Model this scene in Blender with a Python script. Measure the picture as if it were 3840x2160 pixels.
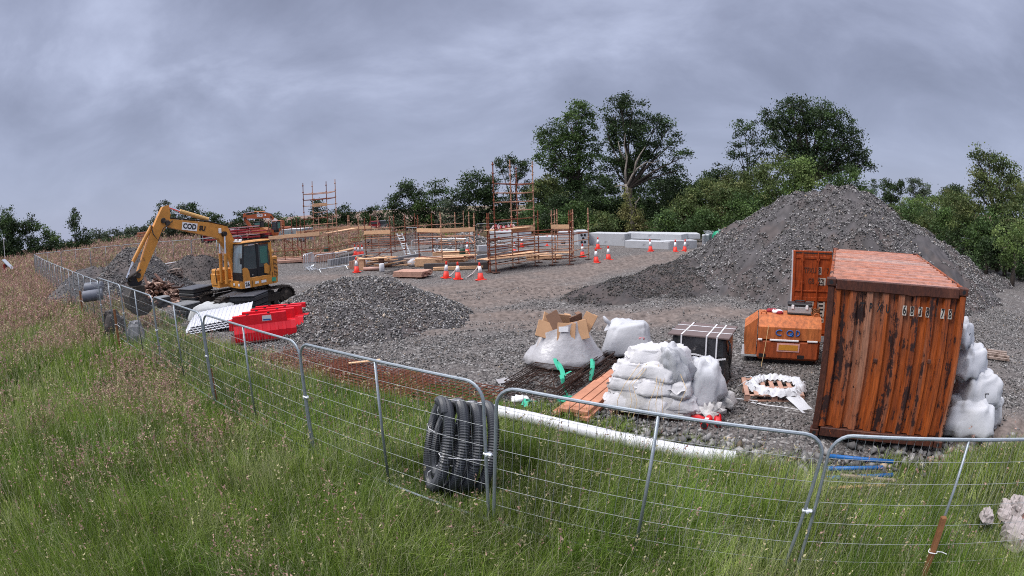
import bpy, math, random
import numpy as np
from mathutils import Vector, Matrix, noise

for o in list(bpy.data.objects): bpy.data.objects.remove(o)
SC = bpy.context.scene
COL = SC.collection
R = math.radians
random.seed(7)
RNG = np.random.default_rng(11)

# ------------------------------------------------------------------ camera
# The site camera is a wide fisheye on a 3.9 m mast: theta = r/f + B (r/f)^3
F_PX, PITCH, ROLL, H, B3 = 1994.0, R(9.167), R(-1.90), 3.868, 0.0526
cam = bpy.data.cameras.new("site_camera")
cam_o = bpy.data.objects.new("site_camera", cam)
COL.objects.link(cam_o)
cam.type = 'PANO'
cam.panorama_type = 'FISHEYE_LENS_POLYNOMIAL'
cam.sensor_fit = 'HORIZONTAL'
cam.sensor_width = 36.0
cam.sensor_height = 20.25
f_mm = F_PX * 36.0 / 3840.0
cam.fisheye_polynomial_k0 = 0.0
cam.fisheye_polynomial_k1 = -1.0 / f_mm
cam.fisheye_polynomial_k2 = 0.0
cam.fisheye_polynomial_k3 = -B3 / f_mm ** 3
cam.fisheye_polynomial_k4 = 0.0
cam.fisheye_fov = math.pi
cam.clip_start = 0.05
cam.clip_end = 3000
cam_o.location = (0, 0, H)
cam_o.rotation_mode = 'QUATERNION'
cam_o.rotation_quaternion = (Matrix.Rotation(math.pi / 2 - PITCH, 3, 'X') @ Matrix.Rotation(ROLL, 3, 'Z')).to_quaternion()
SC.camera = cam_o

# ------------------------------------------------------------------ light
SUN_EL, SUN_AZ = R(48), R(255)          # soft sun behind thick cloud, behind the camera's left shoulder
sun = bpy.data.lights.new("sun", 'SUN')
sun.energy = 1.5
sun.angle = R(24)
sun.color = (1.0, 0.97, 0.93)
sun_o = bpy.data.objects.new("sun", sun)
COL.objects.link(sun_o)
sd = Vector((math.sin(SUN_AZ) * math.cos(SUN_EL), math.cos(SUN_AZ) * math.cos(SUN_EL), math.sin(SUN_EL)))
sun_o.rotation_euler = (-sd).to_track_quat('-Z', 'Y').to_euler()
SC.view_settings.view_transform = 'Standard'
SC.view_settings.look = 'None'
SC.view_settings.exposure = 0.8
SC.view_settings.gamma = 1.0

def world():
    w = bpy.data.worlds.new("World")
    SC.world = w
    w.use_nodes = True
    nt = w.node_tree
    nt.nodes.clear()
    N = nt.nodes.new
    L = nt.links.new
    out = N('ShaderNodeOutputWorld')
    sky = N('ShaderNodeTexSky')
    sky.sky_type = 'NISHITA'
    sky.sun_disc = False
    sky.sun_elevation = SUN_EL
    sky.sun_rotation = SUN_AZ
    b1 = N('ShaderNodeBackground'); b1.inputs[1].default_value = 0.08
    L(sky.outputs[0], b1.inputs[0])
    tc = N('ShaderNodeTexCoord')
    sep = N('ShaderNodeSeparateXYZ'); L(tc.outputs['Generated'], sep.inputs[0])
    # project the view direction on a cloud deck
    zc = N('ShaderNodeMath'); zc.operation = 'MAXIMUM'; L(sep.outputs[2], zc.inputs[0]); zc.inputs[1].default_value = 0.0
    za = N('ShaderNodeMath'); za.operation = 'ADD'; L(zc.outputs[0], za.inputs[0]); za.inputs[1].default_value = 0.38
    dx = N('ShaderNodeMath'); dx.operation = 'DIVIDE'; L(sep.outputs[0], dx.inputs[0]); L(za.outputs[0], dx.inputs[1])
    dy = N('ShaderNodeMath'); dy.operation = 'DIVIDE'; L(sep.outputs[1], dy.inputs[0]); L(za.outputs[0], dy.inputs[1])
    cb = N('ShaderNodeCombineXYZ'); L(dx.outputs[0], cb.inputs[0]); L(dy.outputs[0], cb.inputs[1])
    mp = N('ShaderNodeMapping'); L(cb.outputs[0], mp.inputs[0])
    mp.inputs['Rotation'].default_value = (0, 0, R(18)); mp.inputs['Location'].default_value = (3.1, 1.7, 0)
    mp.inputs['Scale'].default_value = (1.5, 1.7, 1)
    n1 = N('ShaderNodeTexNoise'); n1.inputs['Scale'].default_value = 1.15; n1.inputs['Detail'].default_value = 9
    n1.inputs['Roughness'].default_value = 0.56; n1.inputs['Distortion'].default_value = 0.35
    L(mp.outputs[0], n1.inputs[0])
    n2 = N('ShaderNodeTexNoise'); n2.inputs['Scale'].default_value = 0.28; n2.inputs['Detail'].default_value = 3
    L(mp.outputs[0], n2.inputs[0])
    mx = N('ShaderNodeMath'); mx.operation = 'MULTIPLY_ADD'; L(n1.outputs[0], mx.inputs[0]); mx.inputs[1].default_value = 0.66
    m2 = N('ShaderNodeMath'); m2.operation = 'MULTIPLY'; L(n2.outputs[0], m2.inputs[0]); m2.inputs[1].default_value = 0.38
    L(m2.outputs[0], mx.inputs[2])
    cr = N('ShaderNodeValToRGB'); L(mx.outputs[0], cr.inputs[0])
    e = cr.color_ramp.elements
    e[0].position = 0.30; e[0].color = (0.120, 0.134, 0.192, 1)
    e[1].position = 0.70; e[1].color = (0.330, 0.362, 0.480, 1)
    k = cr.color_ramp.elements.new(0.47); k.color = (0.172, 0.191, 0.268, 1)
    k = cr.color_ramp.elements.new(0.56); k.color = (0.218, 0.241, 0.332, 1)
    # near the horizon the deck greys out to an even veil
    hz = N('ShaderNodeMapRange'); L(sep.outputs[2], hz.inputs[0])
    hz.inputs[1].default_value = 0.0; hz.inputs[2].default_value = 0.24; hz.inputs[3].default_value = 1.0; hz.inputs[4].default_value = 0.0
    mh = N('ShaderNodeMix'); mh.data_type = 'RGBA'
    L(hz.outputs[0], mh.inputs[0]); L(cr.outputs[0], mh.inputs[6]); mh.inputs[7].default_value = (0.226, 0.252, 0.350, 1)
    # an overcast sky is brightest overhead
    zen = N('ShaderNodeMapRange'); L(sep.outputs[2], zen.inputs[0])
    zen.inputs[1].default_value = 0.62; zen.inputs[2].default_value = 0.95; zen.inputs[3].default_value = 1.0; zen.inputs[4].default_value = 9.0
    zf = N('ShaderNodeMapRange'); L(sep.outputs[2], zf.inputs[0]); zf.inputs[1].default_value = 0.6; zf.inputs[2].default_value = 0.9
    mz = N('ShaderNodeMix'); mz.data_type = 'RGBA'; L(zf.outputs[0], mz.inputs[0]); L(mh.outputs[2], mz.inputs[6]); mz.inputs[7].default_value = (0.235, 0.232, 0.240, 1)
    b2 = N('ShaderNodeBackground'); L(mz.outputs[2], b2.inputs[0]); L(zen.outputs[0], b2.inputs[1])
    ms = N('ShaderNodeMixShader'); ms.inputs[0].default_value = 0.93
    L(b1.outputs[0], ms.inputs[1]); L(b2.outputs[0], ms.inputs[2])
    L(ms.outputs[0], out.inputs[0])
world()

# ------------------------------------------------------------------ pixel <-> place
def ray(px, py):
    x, y = px - 1920, py - 1080
    c, s = math.cos(-ROLL), math.sin(-ROLL)
    x, y = x * c - y * s, x * s + y * c
    r = math.hypot(x, y) / F_PX + 1e-9
    t = r + B3 * r ** 3
    u = x / (r * F_PX) * math.sin(t); v = -y / (r * F_PX) * math.sin(t); d = math.cos(t)
    c, s = math.cos(PITCH), math.sin(PITCH)
    return Vector((u, d * c + v * s, -d * s + v * c))

def at(px, py, D):                      # point on the pixel's ray at plan distance D
    d = ray(px, py); t = D / math.hypot(d.x, d.y)
    return Vector((d.x * t, d.y * t, H + d.z * t))

def sst(a, b, x):
    t = np.clip((x - a) / (b - a), 0, 1)
    return t * t * (3 - 2 * t)

AZK = np.array([-90, -48, -43, -15, 0, 22, 30, 38, 60, 90.])
AZV = np.array([0.7, 0.7, 1.0, 0.4, 0, 0, 1.2, 3.6, 4.0, 4.0])
def gz(x, y):                           # terrain height
    x = np.asarray(x, float); y = np.asarray(y, float)
    D = np.hypot(x, y); az = np.degrees(np.arctan2(x, np.maximum(y, 1e-3)))
    s = np.clip(-x - 3, 0, 70)
    z = 0.028 * s * s / (s + 2.0)
    z = z + np.interp(az, AZK, AZV) * sst(35, 95, D)
    z = z - 0.30 * (1 - sst(3.2, 6.2, y + 0.18 * np.maximum(x, 0)))
    z = z + 0.12 * sst(2, 6, x) * sst(5.4, 7, y)
    return z
def g1(x, y): return float(gz(x, y))

def gp(px, py):                         # where the pixel's ray meets the terrain
    z = 0.0
    d = ray(px, py)
    for _ in range(12):
        t = (z - H) / d.z
        z = 0.5 * z + 0.5 * g1(d.x * t, d.y * t)
    t = (z - H) / d.z
    return Vector((d.x * t, d.y * t, z))

def gd(px, py, D):                      # ground under the pixel's ray at plan distance D
    p = at(px, py, D); p.z = g1(p.x, p.y); return p

# ------------------------------------------------------------------ materials
MATS = {}
def mat(name, col, rough=0.7, metal=0.0, var=0.12, vs=6.0, bump=0.0, bs=40.0, col2=None, thr=None, attr=None, trans=0.0, spec=0.4, stretch=None):
    """procedural material: base colour with noise variation, optional second colour in patches, optional bump"""
    if name in MATS: return MATS[name]
    m = bpy.data.materials.new(name); m.use_nodes = True
    nt = m.node_tree; N = nt.nodes.new; L = nt.links.new
    bs_ = nt.nodes['Principled BSDF']
    bs_.inputs['Roughness'].default_value = rough
    bs_.inputs['Metallic'].default_value = metal
    bs_.inputs['Specular IOR Level'].default_value = spec
    tc = N('ShaderNodeTexCoord'); vec = tc.outputs['Object']
    if stretch:
        mp = N('ShaderNodeMapping'); L(vec, mp.inputs[0]); mp.inputs['Scale'].default_value = stretch; vec = mp.outputs[0]
    n = N('ShaderNodeTexNoise'); n.inputs['Scale'].default_value = vs; n.inputs['Detail'].default_value = 6; n.inputs['Roughness'].default_value = 0.65
    L(vec, n.inputs[0])
    if attr:
        a = N('ShaderNodeAttribute'); a.attribute_name = attr; c1 = a.outputs['Color']
    else:
        rgb = N('ShaderNodeRGB'); rgb.outputs[0].default_value = (*col, 1); c1 = rgb.outputs[0]
    mr = N('ShaderNodeMapRange'); L(n.outputs[0], mr.inputs[0]); mr.inputs[1].default_value = 0.25; mr.inputs[2].default_value = 0.75
    mr.inputs[3].default_value = 1 - var; mr.inputs[4].default_value = 1 + var
    mv = N('ShaderNodeVectorMath'); mv.operation = 'SCALE'; L(c1, mv.inputs[0]); L(mr.outputs[0], mv.inputs[3])
    c = mv.outputs[0]
    if col2:
        n2 = N('ShaderNodeTexNoise'); n2.inputs['Scale'].default_value = vs * 0.6; n2.inputs['Detail'].default_value = 8; n2.inputs['Roughness'].default_value = 0.7
        L(vec, n2.inputs[0])
        r2 = N('ShaderNodeMapRange'); L(n2.outputs[0], r2.inputs[0]); t = thr or 0.55
        r2.inputs[1].default_value = t; r2.inputs[2].default_value = t + 0.06
        mm = N('ShaderNodeMix'); mm.data_type = 'RGBA'; L(r2.outputs[0], mm.inputs[0]); L(c, mm.inputs[6]); mm.inputs[7].default_value = (*col2, 1)
        c = mm.outputs[2]
    L(c, bs_.inputs['Base Color'])
    if bump:
        nb = N('ShaderNodeTexNoise'); nb.inputs['Scale'].default_value = bs; nb.inputs['Detail'].default_value = 5
        L(vec, nb.inputs[0])
        bp = N('ShaderNodeBump'); bp.inputs['Strength'].default_value = bump; bp.inputs['Distance'].default_value = 0.02
        L(nb.outputs[0], bp.inputs['Height']); L(bp.outputs[0], bs_.inputs['Normal'])
    if trans:
        tr = N('ShaderNodeBsdfTranslucent'); L(c, tr.inputs[0])
        mx = N('ShaderNodeMixShader'); mx.inputs[0].default_value = trans
        L(bs_.outputs[0], mx.inputs[1]); L(tr.outputs[0], mx.inputs[2]); L(mx.outputs[0], nt.nodes['Material Output'].inputs[0])
    MATS[name] = m
    return m

GALV = mat('galvanised', (0.30, 0.335, 0.365), 0.45, 0.6, 0.18, 9, 0.1, 60)
WIRE = mat('galvanised_wire', (0.27, 0.285, 0.29), 0.55, 0.3, 0.1, 9)
YEL = mat('digger_yellow', (0.54, 0.235, 0.045), 0.42, 0, 0.22, 3.5, 0.05, 20, (0.13, 0.07, 0.035), 0.585)
YELP = mat('pale_yellow_paint', (0.62, 0.36, 0.12), 0.5, 0, 0.1, 3, 0.03, 20, (0.15, 0.08, 0.04), 0.70)
BLK = mat('black_paint', (0.014, 0.014, 0.016), 0.45, 0, 0.2, 8)
RUB = mat('black_rubber', (0.018, 0.018, 0.018), 0.7, 0, 0.3, 12, 0.2, 30)
STEEL = mat('track_steel', (0.050, 0.042, 0.036), 0.6, 0.5, 0.45, 7, 0.3, 25, (0.13, 0.105, 0.085), 0.56)
CHROME = mat('chrome_rod', (0.75, 0.76, 0.78), 0.18, 1.0, 0.05, 5)
GLASS = mat('cab_glass', (0.045, 0.065, 0.072), 0.06, 0, 0.15, 2, spec=1.0)
WHITE = mat('white_plastic', (0.66, 0.66, 0.68), 0.5, 0, 0.05, 4)
WHITEP = mat('white_paint', (0.76, 0.76, 0.77), 0.5, 0, 0.06, 4, 0, 40, (0.45, 0.43, 0.40), 0.68)
INK = mat('black_ink', (0.012, 0.012, 0.014), 0.6)
REDP = mat('red_barrier_plastic', (0.70, 0.010, 0.022), 0.38, 0, 0.10, 2.5, 0.03, 14, (0.45, 0.02, 0.03), 0.66)
REDC = mat('cone_red', (0.72, 0.035, 0.018), 0.45, 0, 0.1, 6, 0, 20, (0.42, 0.05, 0.03), 0.66)
CONEW = mat('cone_white', (0.74, 0.75, 0.78), 0.4, 0, 0.08, 8, 0, 20, (0.45, 0.42, 0.40), 0.66)
REDT = mat('trailer_red', (0.22, 0.008, 0.014), 0.45, 0, 0.2, 4, 0, 20, (0.09, 0.02, 0.02), 0.62)
ORANGE = mat('orange_paint', (0.33, 0.085, 0.025), 0.5, 0, 0.15, 3, 0.04, 20, (0.13, 0.04, 0.02), 0.65)
SCAF = mat('scaffold_rust', (0.20, 0.060, 0.030), 0.75, 0.25, 0.4, 9, 0.2, 60, (0.085, 0.035, 0.025), 0.55)
SCAFL = mat('scaffold_pale', (0.42, 0.23, 0.15), 0.7, 0.2, 0.3, 9, 0.2, 60, (0.20, 0.09, 0.06), 0.58)
TIMB = mat('sawn_timber', (0.62, 0.38, 0.22), 0.8, 0, 0.28, 5, 0.12, 40, (0.46, 0.25, 0.13), 0.60, stretch=(1, 1, 5))
TIMBR = mat('red_sawn_timber', (0.42, 0.185, 0.11), 0.75, 0, 0.25, 4, 0.12, 40, (0.30, 0.10, 0.05), 0.60, stretch=(1, 1, 5))
TIMBG = mat('weathered_timber', (0.26, 0.20, 0.17), 0.85, 0, 0.35, 6, 0.2, 40, (0.10, 0.065, 0.05), 0.55)
TIMBD = mat('dark_timber', (0.085, 0.040, 0.028), 0.85, 0, 0.4, 6, 0.2, 40, (0.20, 0.12, 0.085), 0.62)
CONC = mat('precast_concrete', (0.40, 0.41, 0.43), 0.85, 0, 0.10, 1.6, 0.08, 30, (0.27, 0.275, 0.29), 0.62)
CONCD = mat('stained_concrete', (0.20, 0.20, 0.21), 0.9, 0, 0.25, 3, 0.1, 30, (0.12, 0.12, 0.125), 0.55)
BAG = mat('white_woven_bag', (0.45, 0.455, 0.48), 0.6, 0, 0.10, 2.0, 0.6, 5)
FILM = mat('dusty_plastic_film', (0.55, 0.54, 0.56), 0.32, 0, 0.18, 3.0, 0.7, 9, (0.40, 0.37, 0.36), 0.60, trans=0.25, spec=0.7)
STRAW = mat('pale_string', (0.62, 0.44, 0.22), 0.7)
CARD = mat('cardboard', (0.46, 0.27, 0.15), 0.85, 0, 0.12, 4)
CARDD = mat('brown_cardboard', (0.18, 0.10, 0.065), 0.85, 0, 0.12, 4)
BFILM = mat('black_wrap', (0.010, 0.010, 0.012), 0.22, 0, 0.3, 5, 0.7, 8, spec=0.6)
GREYB = mat('grey_board', (0.13, 0.095, 0.092), 0.8, 0, 0.12, 3)
REBAR = mat('rebar_dark', (0.055, 0.028, 0.020), 0.7, 0.4, 0.4, 10)
REBARR = mat('rebar_rust', (0.15, 0.045, 0.024), 0.8, 0.2, 0.35, 10)
SLING = mat('green_sling', (0.025, 0.34, 0.21), 0.6, 0, 0.12, 9)
PIPEW = mat('white_pipe', (0.58, 0.58, 0.62), 0.4, 0, 0.05, 2, 0, 20, (0.5, 0.48, 0.46), 0.7)
COILB = mat('black_corrugated_plastic', (0.040, 0.043, 0.050), 0.36, 0, 0.25, 3, spec=0.5)
GREEN = mat('green_tank', (0.012, 0.25, 0.13), 0.35, 0, 0.12, 2)
BLUE = mat('blue_pipe', (0.012, 0.10, 0.30), 0.45, 0, 0.2, 5)
SILV = mat('silver_box', (0.45, 0.46, 0.47), 0.4, 0.4, 0.1, 5)
DARKP = mat('dark_plastic', (0.030, 0.032, 0.036), 0.5, 0, 0.2, 4, 0.05, 30)
SLATE = mat('dark_grey_board', (0.060, 0.063, 0.075), 0.6, 0, 0.2, 3)
STAKE = mat('stake_timber', (0.20, 0.085, 0.035), 0.85, 0, 0.3, 8, 0.2, 40)
SPRAY = mat('blue_spray', (0.02, 0.10, 0.33), 0.7, 0, 0.3, 12)
PANELW = mat('sheet_white', (0.55, 0.56, 0.60), 0.45, 0, 0.04, 2)
DARKB = mat('dark_red_board', (0.075, 0.022, 0.018), 0.8, 0, 0.25, 5)
GALVP = mat('pale_zinc', (0.62, 0.65, 0.68), 0.4, 0.5, 0.1, 6)

# ------------------------------------------------------------------ mesh building
class MB:
    def __init__(s): s.v = []; s.f = []; s.c = []
    def add(s, vs, fs):
        n = len(s.v); s.v += [tuple(p) for p in vs]; s.f += [tuple(i + n for i in f) for f in fs]
    def box(s, c, size, rot=None, bev=0.0):
        hx, hy, hz = [q / 2 for q in size]
        b = min(bev, hx * .9, hy * .9, hz * .9)
        if b <= 0:
            vs = [(x, y, z) for x in (-hx, hx) for y in (-hy, hy) for z in (-hz, hz)]
            fs = [(0, 1, 3, 2), (4, 6, 7, 5), (0, 4, 5, 1), (2, 3, 7, 6), (0, 2, 6, 4), (1, 5, 7, 3)]
        else:
            vs = []; idx = {}
            for sx in (-1, 1):
                for sy in (-1, 1):
                    for sz in (-1, 1):
                        for k, q in enumerate(((hx, hy - b, hz - b), (hx - b, hy, hz - b), (hx - b, hy - b, hz))):
                            idx[sx, sy, sz, k] = len(vs); vs.append((sx * q[0], sy * q[1], sz * q[2]))
            fs = []
            S = (-1, 1)
            for a in S:
                fs.append([idx[a, y, z, 0] for y, z in ((-1, -1), (1, -1), (1, 1), (-1, 1))])
                fs.append([idx[x, a, z, 1] for x, z in ((-1, -1), (1, -1), (1, 1), (-1, 1))])
                fs.append([idx[x, y, a, 2] for x, y in ((-1, -1), (1, -1), (1, 1), (-1, 1))])
                for c_ in S:
                    fs.append([idx[a, c_, -1, 0], idx[a, c_, 1, 0], idx[a, c_, 1, 1], idx[a, c_, -1, 1]])
                    fs.append([idx[a, -1, c_, 0], idx[a, 1, c_, 0], idx[a, 1, c_, 2], idx[a, -1, c_, 2]])
                    fs.append([idx[-1, a, c_, 1], idx[1, a, c_, 1], idx[1, a, c_, 2], idx[-1, a, c_, 2]])
                    for d in S: fs.append([idx[a, c_, d, 0], idx[a, c_, d, 1], idx[a, c_, d, 2]])
        M = rot if rot is not None else Matrix.Identity(3)
        c = Vector(c)
        s.add([M @ Vector(p) + c for p in vs], fs)
    def bar(s, a, b, w, h, up=(0, 0, 1), bev=0.0):      # rectangular bar from a to b
        a = Vector(a); b = Vector(b); d = b - a; z = d.normalized(); u = Vector(up)
        x = u.cross(z)
        if x.length < 1e-4: x = Vector((1, 0, 0)).cross(z)
        x.normalize(); y = z.cross(x)
        s.box((a + b) / 2, (w, h, d.length), Matrix((x, y, z)).transposed(), bev)
    def tube(s, path, r, n=8, caps=True, closed=False):
        P = [Vector(p) for p in path]; k = len(P)
        rr = r if isinstance(r, (list, tuple)) else [r] * k
        T = []
        for i in range(k):
            a = P[(i - 1) % k] if (closed or i > 0) else P[i]
            b = P[(i + 1) % k] if (closed or i < k - 1) else P[i]
            t = (b - a); T.append(t.normalized() if t.length > 1e-9 else Vector((0, 0, 1)))
        up = Vector((0, 0, 1)) if abs(T[0].z) < 0.9 else Vector((1, 0, 0))
        x = up.cross(T[0]).normalized(); vs = []
        for i in range(k):
            x = (x - T[i] * x.dot(T[i]))
            x = x.normalized() if x.length > 1e-6 else T[i].orthogonal().normalized()
            y = T[i].cross(x)
            for j in range(n):
                a = 2 * math.pi * j / n
                vs.append(P[i] + (x * math.cos(a) + y * math.sin(a)) * rr[i])
        fs = []
        for i in range(k if closed else k - 1):
            i2 = (i + 1) % k
            for j in range(n):
                j2 = (j + 1) % n
                fs.append((i * n + j, i * n + j2, i2 * n + j2, i2 * n + j))
        if caps and not closed:
            fs.append(tuple(range(n - 1, -1, -1))); fs.append(tuple((k - 1) * n + j for j in range(n)))
        s.add(vs, fs)
    def prism(s, poly, t, M=None, off=0.0):             # poly in local (x,z), thickness t along local y
        n = len(poly)
        vs = [Vector((p[0], off - t / 2, p[1])) for p in poly] + [Vector((p[0], off + t / 2, p[1])) for p in poly]
        if M is not None: vs = [M @ v for v in vs]
        fs = [tuple(range(n)), tuple(range(2 * n - 1, n - 1, -1))]
        for i in range(n):
            j = (i + 1) % n; fs.append((i, i + n, j + n, j))
        s.add(vs, fs)
    def lathe(s, prof, c=(0, 0, 0), n=16, M=None):      # prof: (r,z)
        c = Vector(c); vs = []; k = len(prof)
        for r, z in prof:
            for j in range(n):
                a = 2 * math.pi * j / n
                p = Vector((r * math.cos(a), r * math.sin(a), z))
                vs.append((M @ p if M is not None else p) + c)
        fs = []
        for i in range(k - 1):
            for j in range(n):
                j2 = (j + 1) % n; fs.append((i * n + j, i * n + j2, (i + 1) * n + j2, (i + 1) * n + j))
        fs.append(tuple(range(n - 1, -1, -1))); fs.append(tuple((k - 1) * n + j for j in range(n)))
        s.add(vs, fs)
    def grid(s, P):                                     # P[i][j] points
        a = len(P); b = len(P[0])
        s.add([p for row in P for p in row], [(i * b + j, i * b + j + 1, (i + 1) * b + j + 1, (i + 1) * b + j) for i in range(a - 1) for j in range(b - 1)])
    def blob(s, c, size, e=0.5, amp=0.1, fr=2.0, seed=0, M=None, n=26, flat=0.0, amp2=0.0, fr2=6.0):
        """rounded, creased sack-like body: superellipsoid pushed about by noise"""
        c = Vector(c); vs = []; m = n // 2
        sg = lambda v: math.copysign(abs(v) ** e, v)
        for i in range(m + 1):
            ph = -math.pi / 2 + math.pi * i / m
            for j in range(n):
                th = 2 * math.pi * j / n
                q = Vector((sg(math.cos(ph)) * sg(math.cos(th)), sg(math.cos(ph)) * sg(math.sin(th)), sg(math.sin(ph))))
                w = q * fr + Vector((seed * 3.7, seed * 1.3, seed * 7.1))
                d = noise.noise(w) * amp
                if amp2: d += (min(noise.voronoi(Vector((w.x, w.y, w.z * .6)) * fr2 / fr)[0][0], .9) - .45) * amp2 * 1.5 + (noise.voronoi(w * fr2 * 2.3 / fr)[0][0] - .45) * amp2 * .5
                p = Vector((q.x * size[0], q.y * size[1], q.z * size[2])) * 0.5
                p += q.normalized() * d
                if amp2: k_ = 1.08 - .20 * q.z; p.x *= k_; p.y *= k_
                if flat and q.z < 0: p.z = max(p.z, -size[2] * 0.5 * (1 - flat))
                vs.append((M @ p if M is not None else p) + c)
        fs = [(i * n + j, i * n + (j + 1) % n, (i + 1) * n + (j + 1) % n, (i + 1) * n + j) for i in range(m) for j in range(n)]
        s.add(vs, fs)
    def build(s, name, m, parent=None, smooth=False, col=None):
        me = bpy.data.meshes.new(name); me.from_pydata([tuple(p) for p in s.v], [], s.f); me.update()
        if m is not None:
            for q in (m if isinstance(m, (list, tuple)) else [m]): me.materials.append(q)
        if smooth: me.polygons.foreach_set('use_smooth', [True] * len(me.polygons))
        o = bpy.data.objects.new(name, me); COL.objects.link(o)
        if parent is not None: o.parent = parent
        return o

def smooth_by_angle(o, deg=40):
    me = o.data
    me.polygons.foreach_set('use_smooth', [True] * len(me.polygons))
    try: me.set_sharp_from_angle(angle=R(deg))
    except Exception: pass
    return o

def np_mesh(name, V, Fq, m, col=None, parent=None, k=4):
    """big mesh straight from arrays, all faces k-gons; col = per-vertex rgb"""
    me = bpy.data.meshes.new(name)
    V = np.ascontiguousarray(V, np.float32); Fq = np.ascontiguousarray(Fq, np.int32)
    me.vertices.add(len(V)); me.vertices.foreach_set('co', V.ravel())
    me.loops.add(Fq.size); me.loops.foreach_set('vertex_index', Fq.ravel())
    nf = len(Fq)
    me.polygons.add(nf); me.polygons.foreach_set('loop_start', np.arange(nf, dtype=np.int32) * k)
    me.polygons.foreach_set('loop_total', np.full(nf, k, np.int32))
    if m is not None: me.materials.append(m)
    if col is not None:
        a = me.attributes.new('Col', 'FLOAT_COLOR', 'POINT')
        cc = np.ones((len(V), 4), np.float32); cc[:, :3] = col
        a.data.foreach_set('color', cc.ravel())
    me.update(calc_edges=True); me.validate()
    o = bpy.data.objects.new(name, me); COL.objects.link(o)
    if parent is not None: o.parent = parent
    return o

def tag(o, label=None, cat=None, group=None, kind=None):
    if label: o['label'] = label
    if cat: o['category'] = cat
    if group: o['group'] = group
    if kind: o['kind'] = kind
    return o
def thing(name, label, cat, loc=(0, 0, 0), rz=0.0, group=None):
    o = bpy.data.objects.new(name, None); COL.objects.link(o); o.empty_display_size = 0.2
    o.location = loc; o.rotation_euler = (0, 0, rz)
    return tag(o, label, cat, group)
def copy_tree(o, parent=None):
    c = o.copy(); COL.objects.link(c)
    if parent is not None: c.parent = parent
    for ch in o.children: copy_tree(ch, c)
    return c
def dup(o, loc, rz, label=None, group=None):
    c = copy_tree(o); c.location = loc; c.rotation_euler = (0, 0, rz)
    if label: c['label'] = label
    if group: c['group'] = group
    return c

def text_obj(txt, size, m, parent, loc, rot, name='lettering', ext=0.004, bold=0.0, align='CENTER', sx=1.0):
    cu = bpy.data.curves.new('t', 'FONT'); cu.body = txt; cu.size = size; cu.extrude = ext; cu.offset = bold
    cu.align_x = align; cu.align_y = 'CENTER'; cu.resolution_u = 3
    t = bpy.data.objects.new('t', cu); COL.objects.link(t)
    me = bpy.data.meshes.new_from_object(t.evaluated_get(bpy.context.evaluated_depsgraph_get()))
    bpy.data.objects.remove(t); bpy.data.curves.remove(cu)
    me.materials.clear(); me.materials.append(m); me.name = name
    o = bpy.data.objects.new(name, me); COL.objects.link(o); o.parent = parent
    o.location = loc; o.rotation_euler = rot; o.scale = (sx, 1, 1)
    return o

# ------------------------------------------------------------------ noise on arrays
def vnoise(x, y, seed=0):
    xi = np.floor(x).astype(np.int64); yi = np.floor(y).astype(np.int64)
    fx = x - xi; fy = y - yi; fx = fx * fx * (3 - 2 * fx); fy = fy * fy * (3 - 2 * fy)
    def h(a, b):
        n = (a * 374761393 + b * 668265263 + seed * 974634777) & 0x7fffffff
        n = ((n ^ (n >> 13)) * 1274126177) & 0x7fffffff
        return ((n ^ (n >> 16)) & 0xffff) / 65535.0
    return (h(xi, yi) * (1 - fx) + h(xi + 1, yi) * fx) * (1 - fy) + (h(xi, yi + 1) * (1 - fx) + h(xi + 1, yi + 1) * fx) * fy
def fbm(x, y, seed=0, o=4):
    s = 0; a = 0.5; t = 0
    for i in range(o):
        s = s + a * vnoise(x, y, seed + i); t += a; a *= 0.5; x = x * 2.03 + 7.1; y = y * 2.03 + 3.3
    return s / t

def seg_dist(x, y, poly, closed=True):
    d = np.full(x.shape, 1e9); n = len(poly)
    for i in range(n if closed else n - 1):
        ax, ay = poly[i]; bx, by = poly[(i + 1) % n]
        ux, uy = bx - ax, by - ay; L2 = ux * ux + uy * uy + 1e-9
        t = np.clip(((x - ax) * ux + (y - ay) * uy) / L2, 0, 1)
        d = np.minimum(d, np.hypot(x - ax - t * ux, y - ay - t * uy))
    return d
def inside(x, y, poly):
    r = np.zeros(x.shape, bool); n = len(poly)
    for i in range(n):
        ax, ay = poly[i]; bx, by = poly[(i + 1) % n]
        if ay == by: continue
        c = ((ay > y) != (by > y)) & (x < (bx - ax) * (y - ay) / (by - ay) + ax)
        r ^= c
    return r

GPX = [(3839, 1668), (3600, 1715), (3300, 1745), (3100, 1752), (2900, 1735), (2740, 1700), (2500, 1645), (2300, 1590), (2100, 1540),
       (1900, 1500), (1800, 1470), (1700, 1440), (1500, 1405), (1300, 1372), (1130, 1345), (980, 1310), (870, 1290), (760, 1262), (640, 1200), (560, 1165),
       (470, 1135), (400, 1112), (345, 1075), (300, 1035), (310, 1008), (420, 1006), (620, 1012), (800, 985), (1000, 972), (1060, 970),
       (1250, 945), (1330, 932), (1380, 908), (1500, 902), (1560, 910), (1750, 900), (1850, 890), (2200, 885), (2700, 880)]
GPOLY = [tuple(gp(*p)[:2]) for p in GPX] + [(20, 48), (25, 36), (33, 25), (38, 12), (14, 5.5)]
def grav_sd(x, y):                      # >0 inside the stoned area
    d = seg_dist(x, y, GPOLY); s = np.where(inside(x, y, GPOLY), d, -d)
    D = np.hypot(x, y)
    return s + (fbm(x * 1.7, y * 1.7, 5) - 0.5) * np.clip(0.10 * D, 0.5, 2.0)

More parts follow.
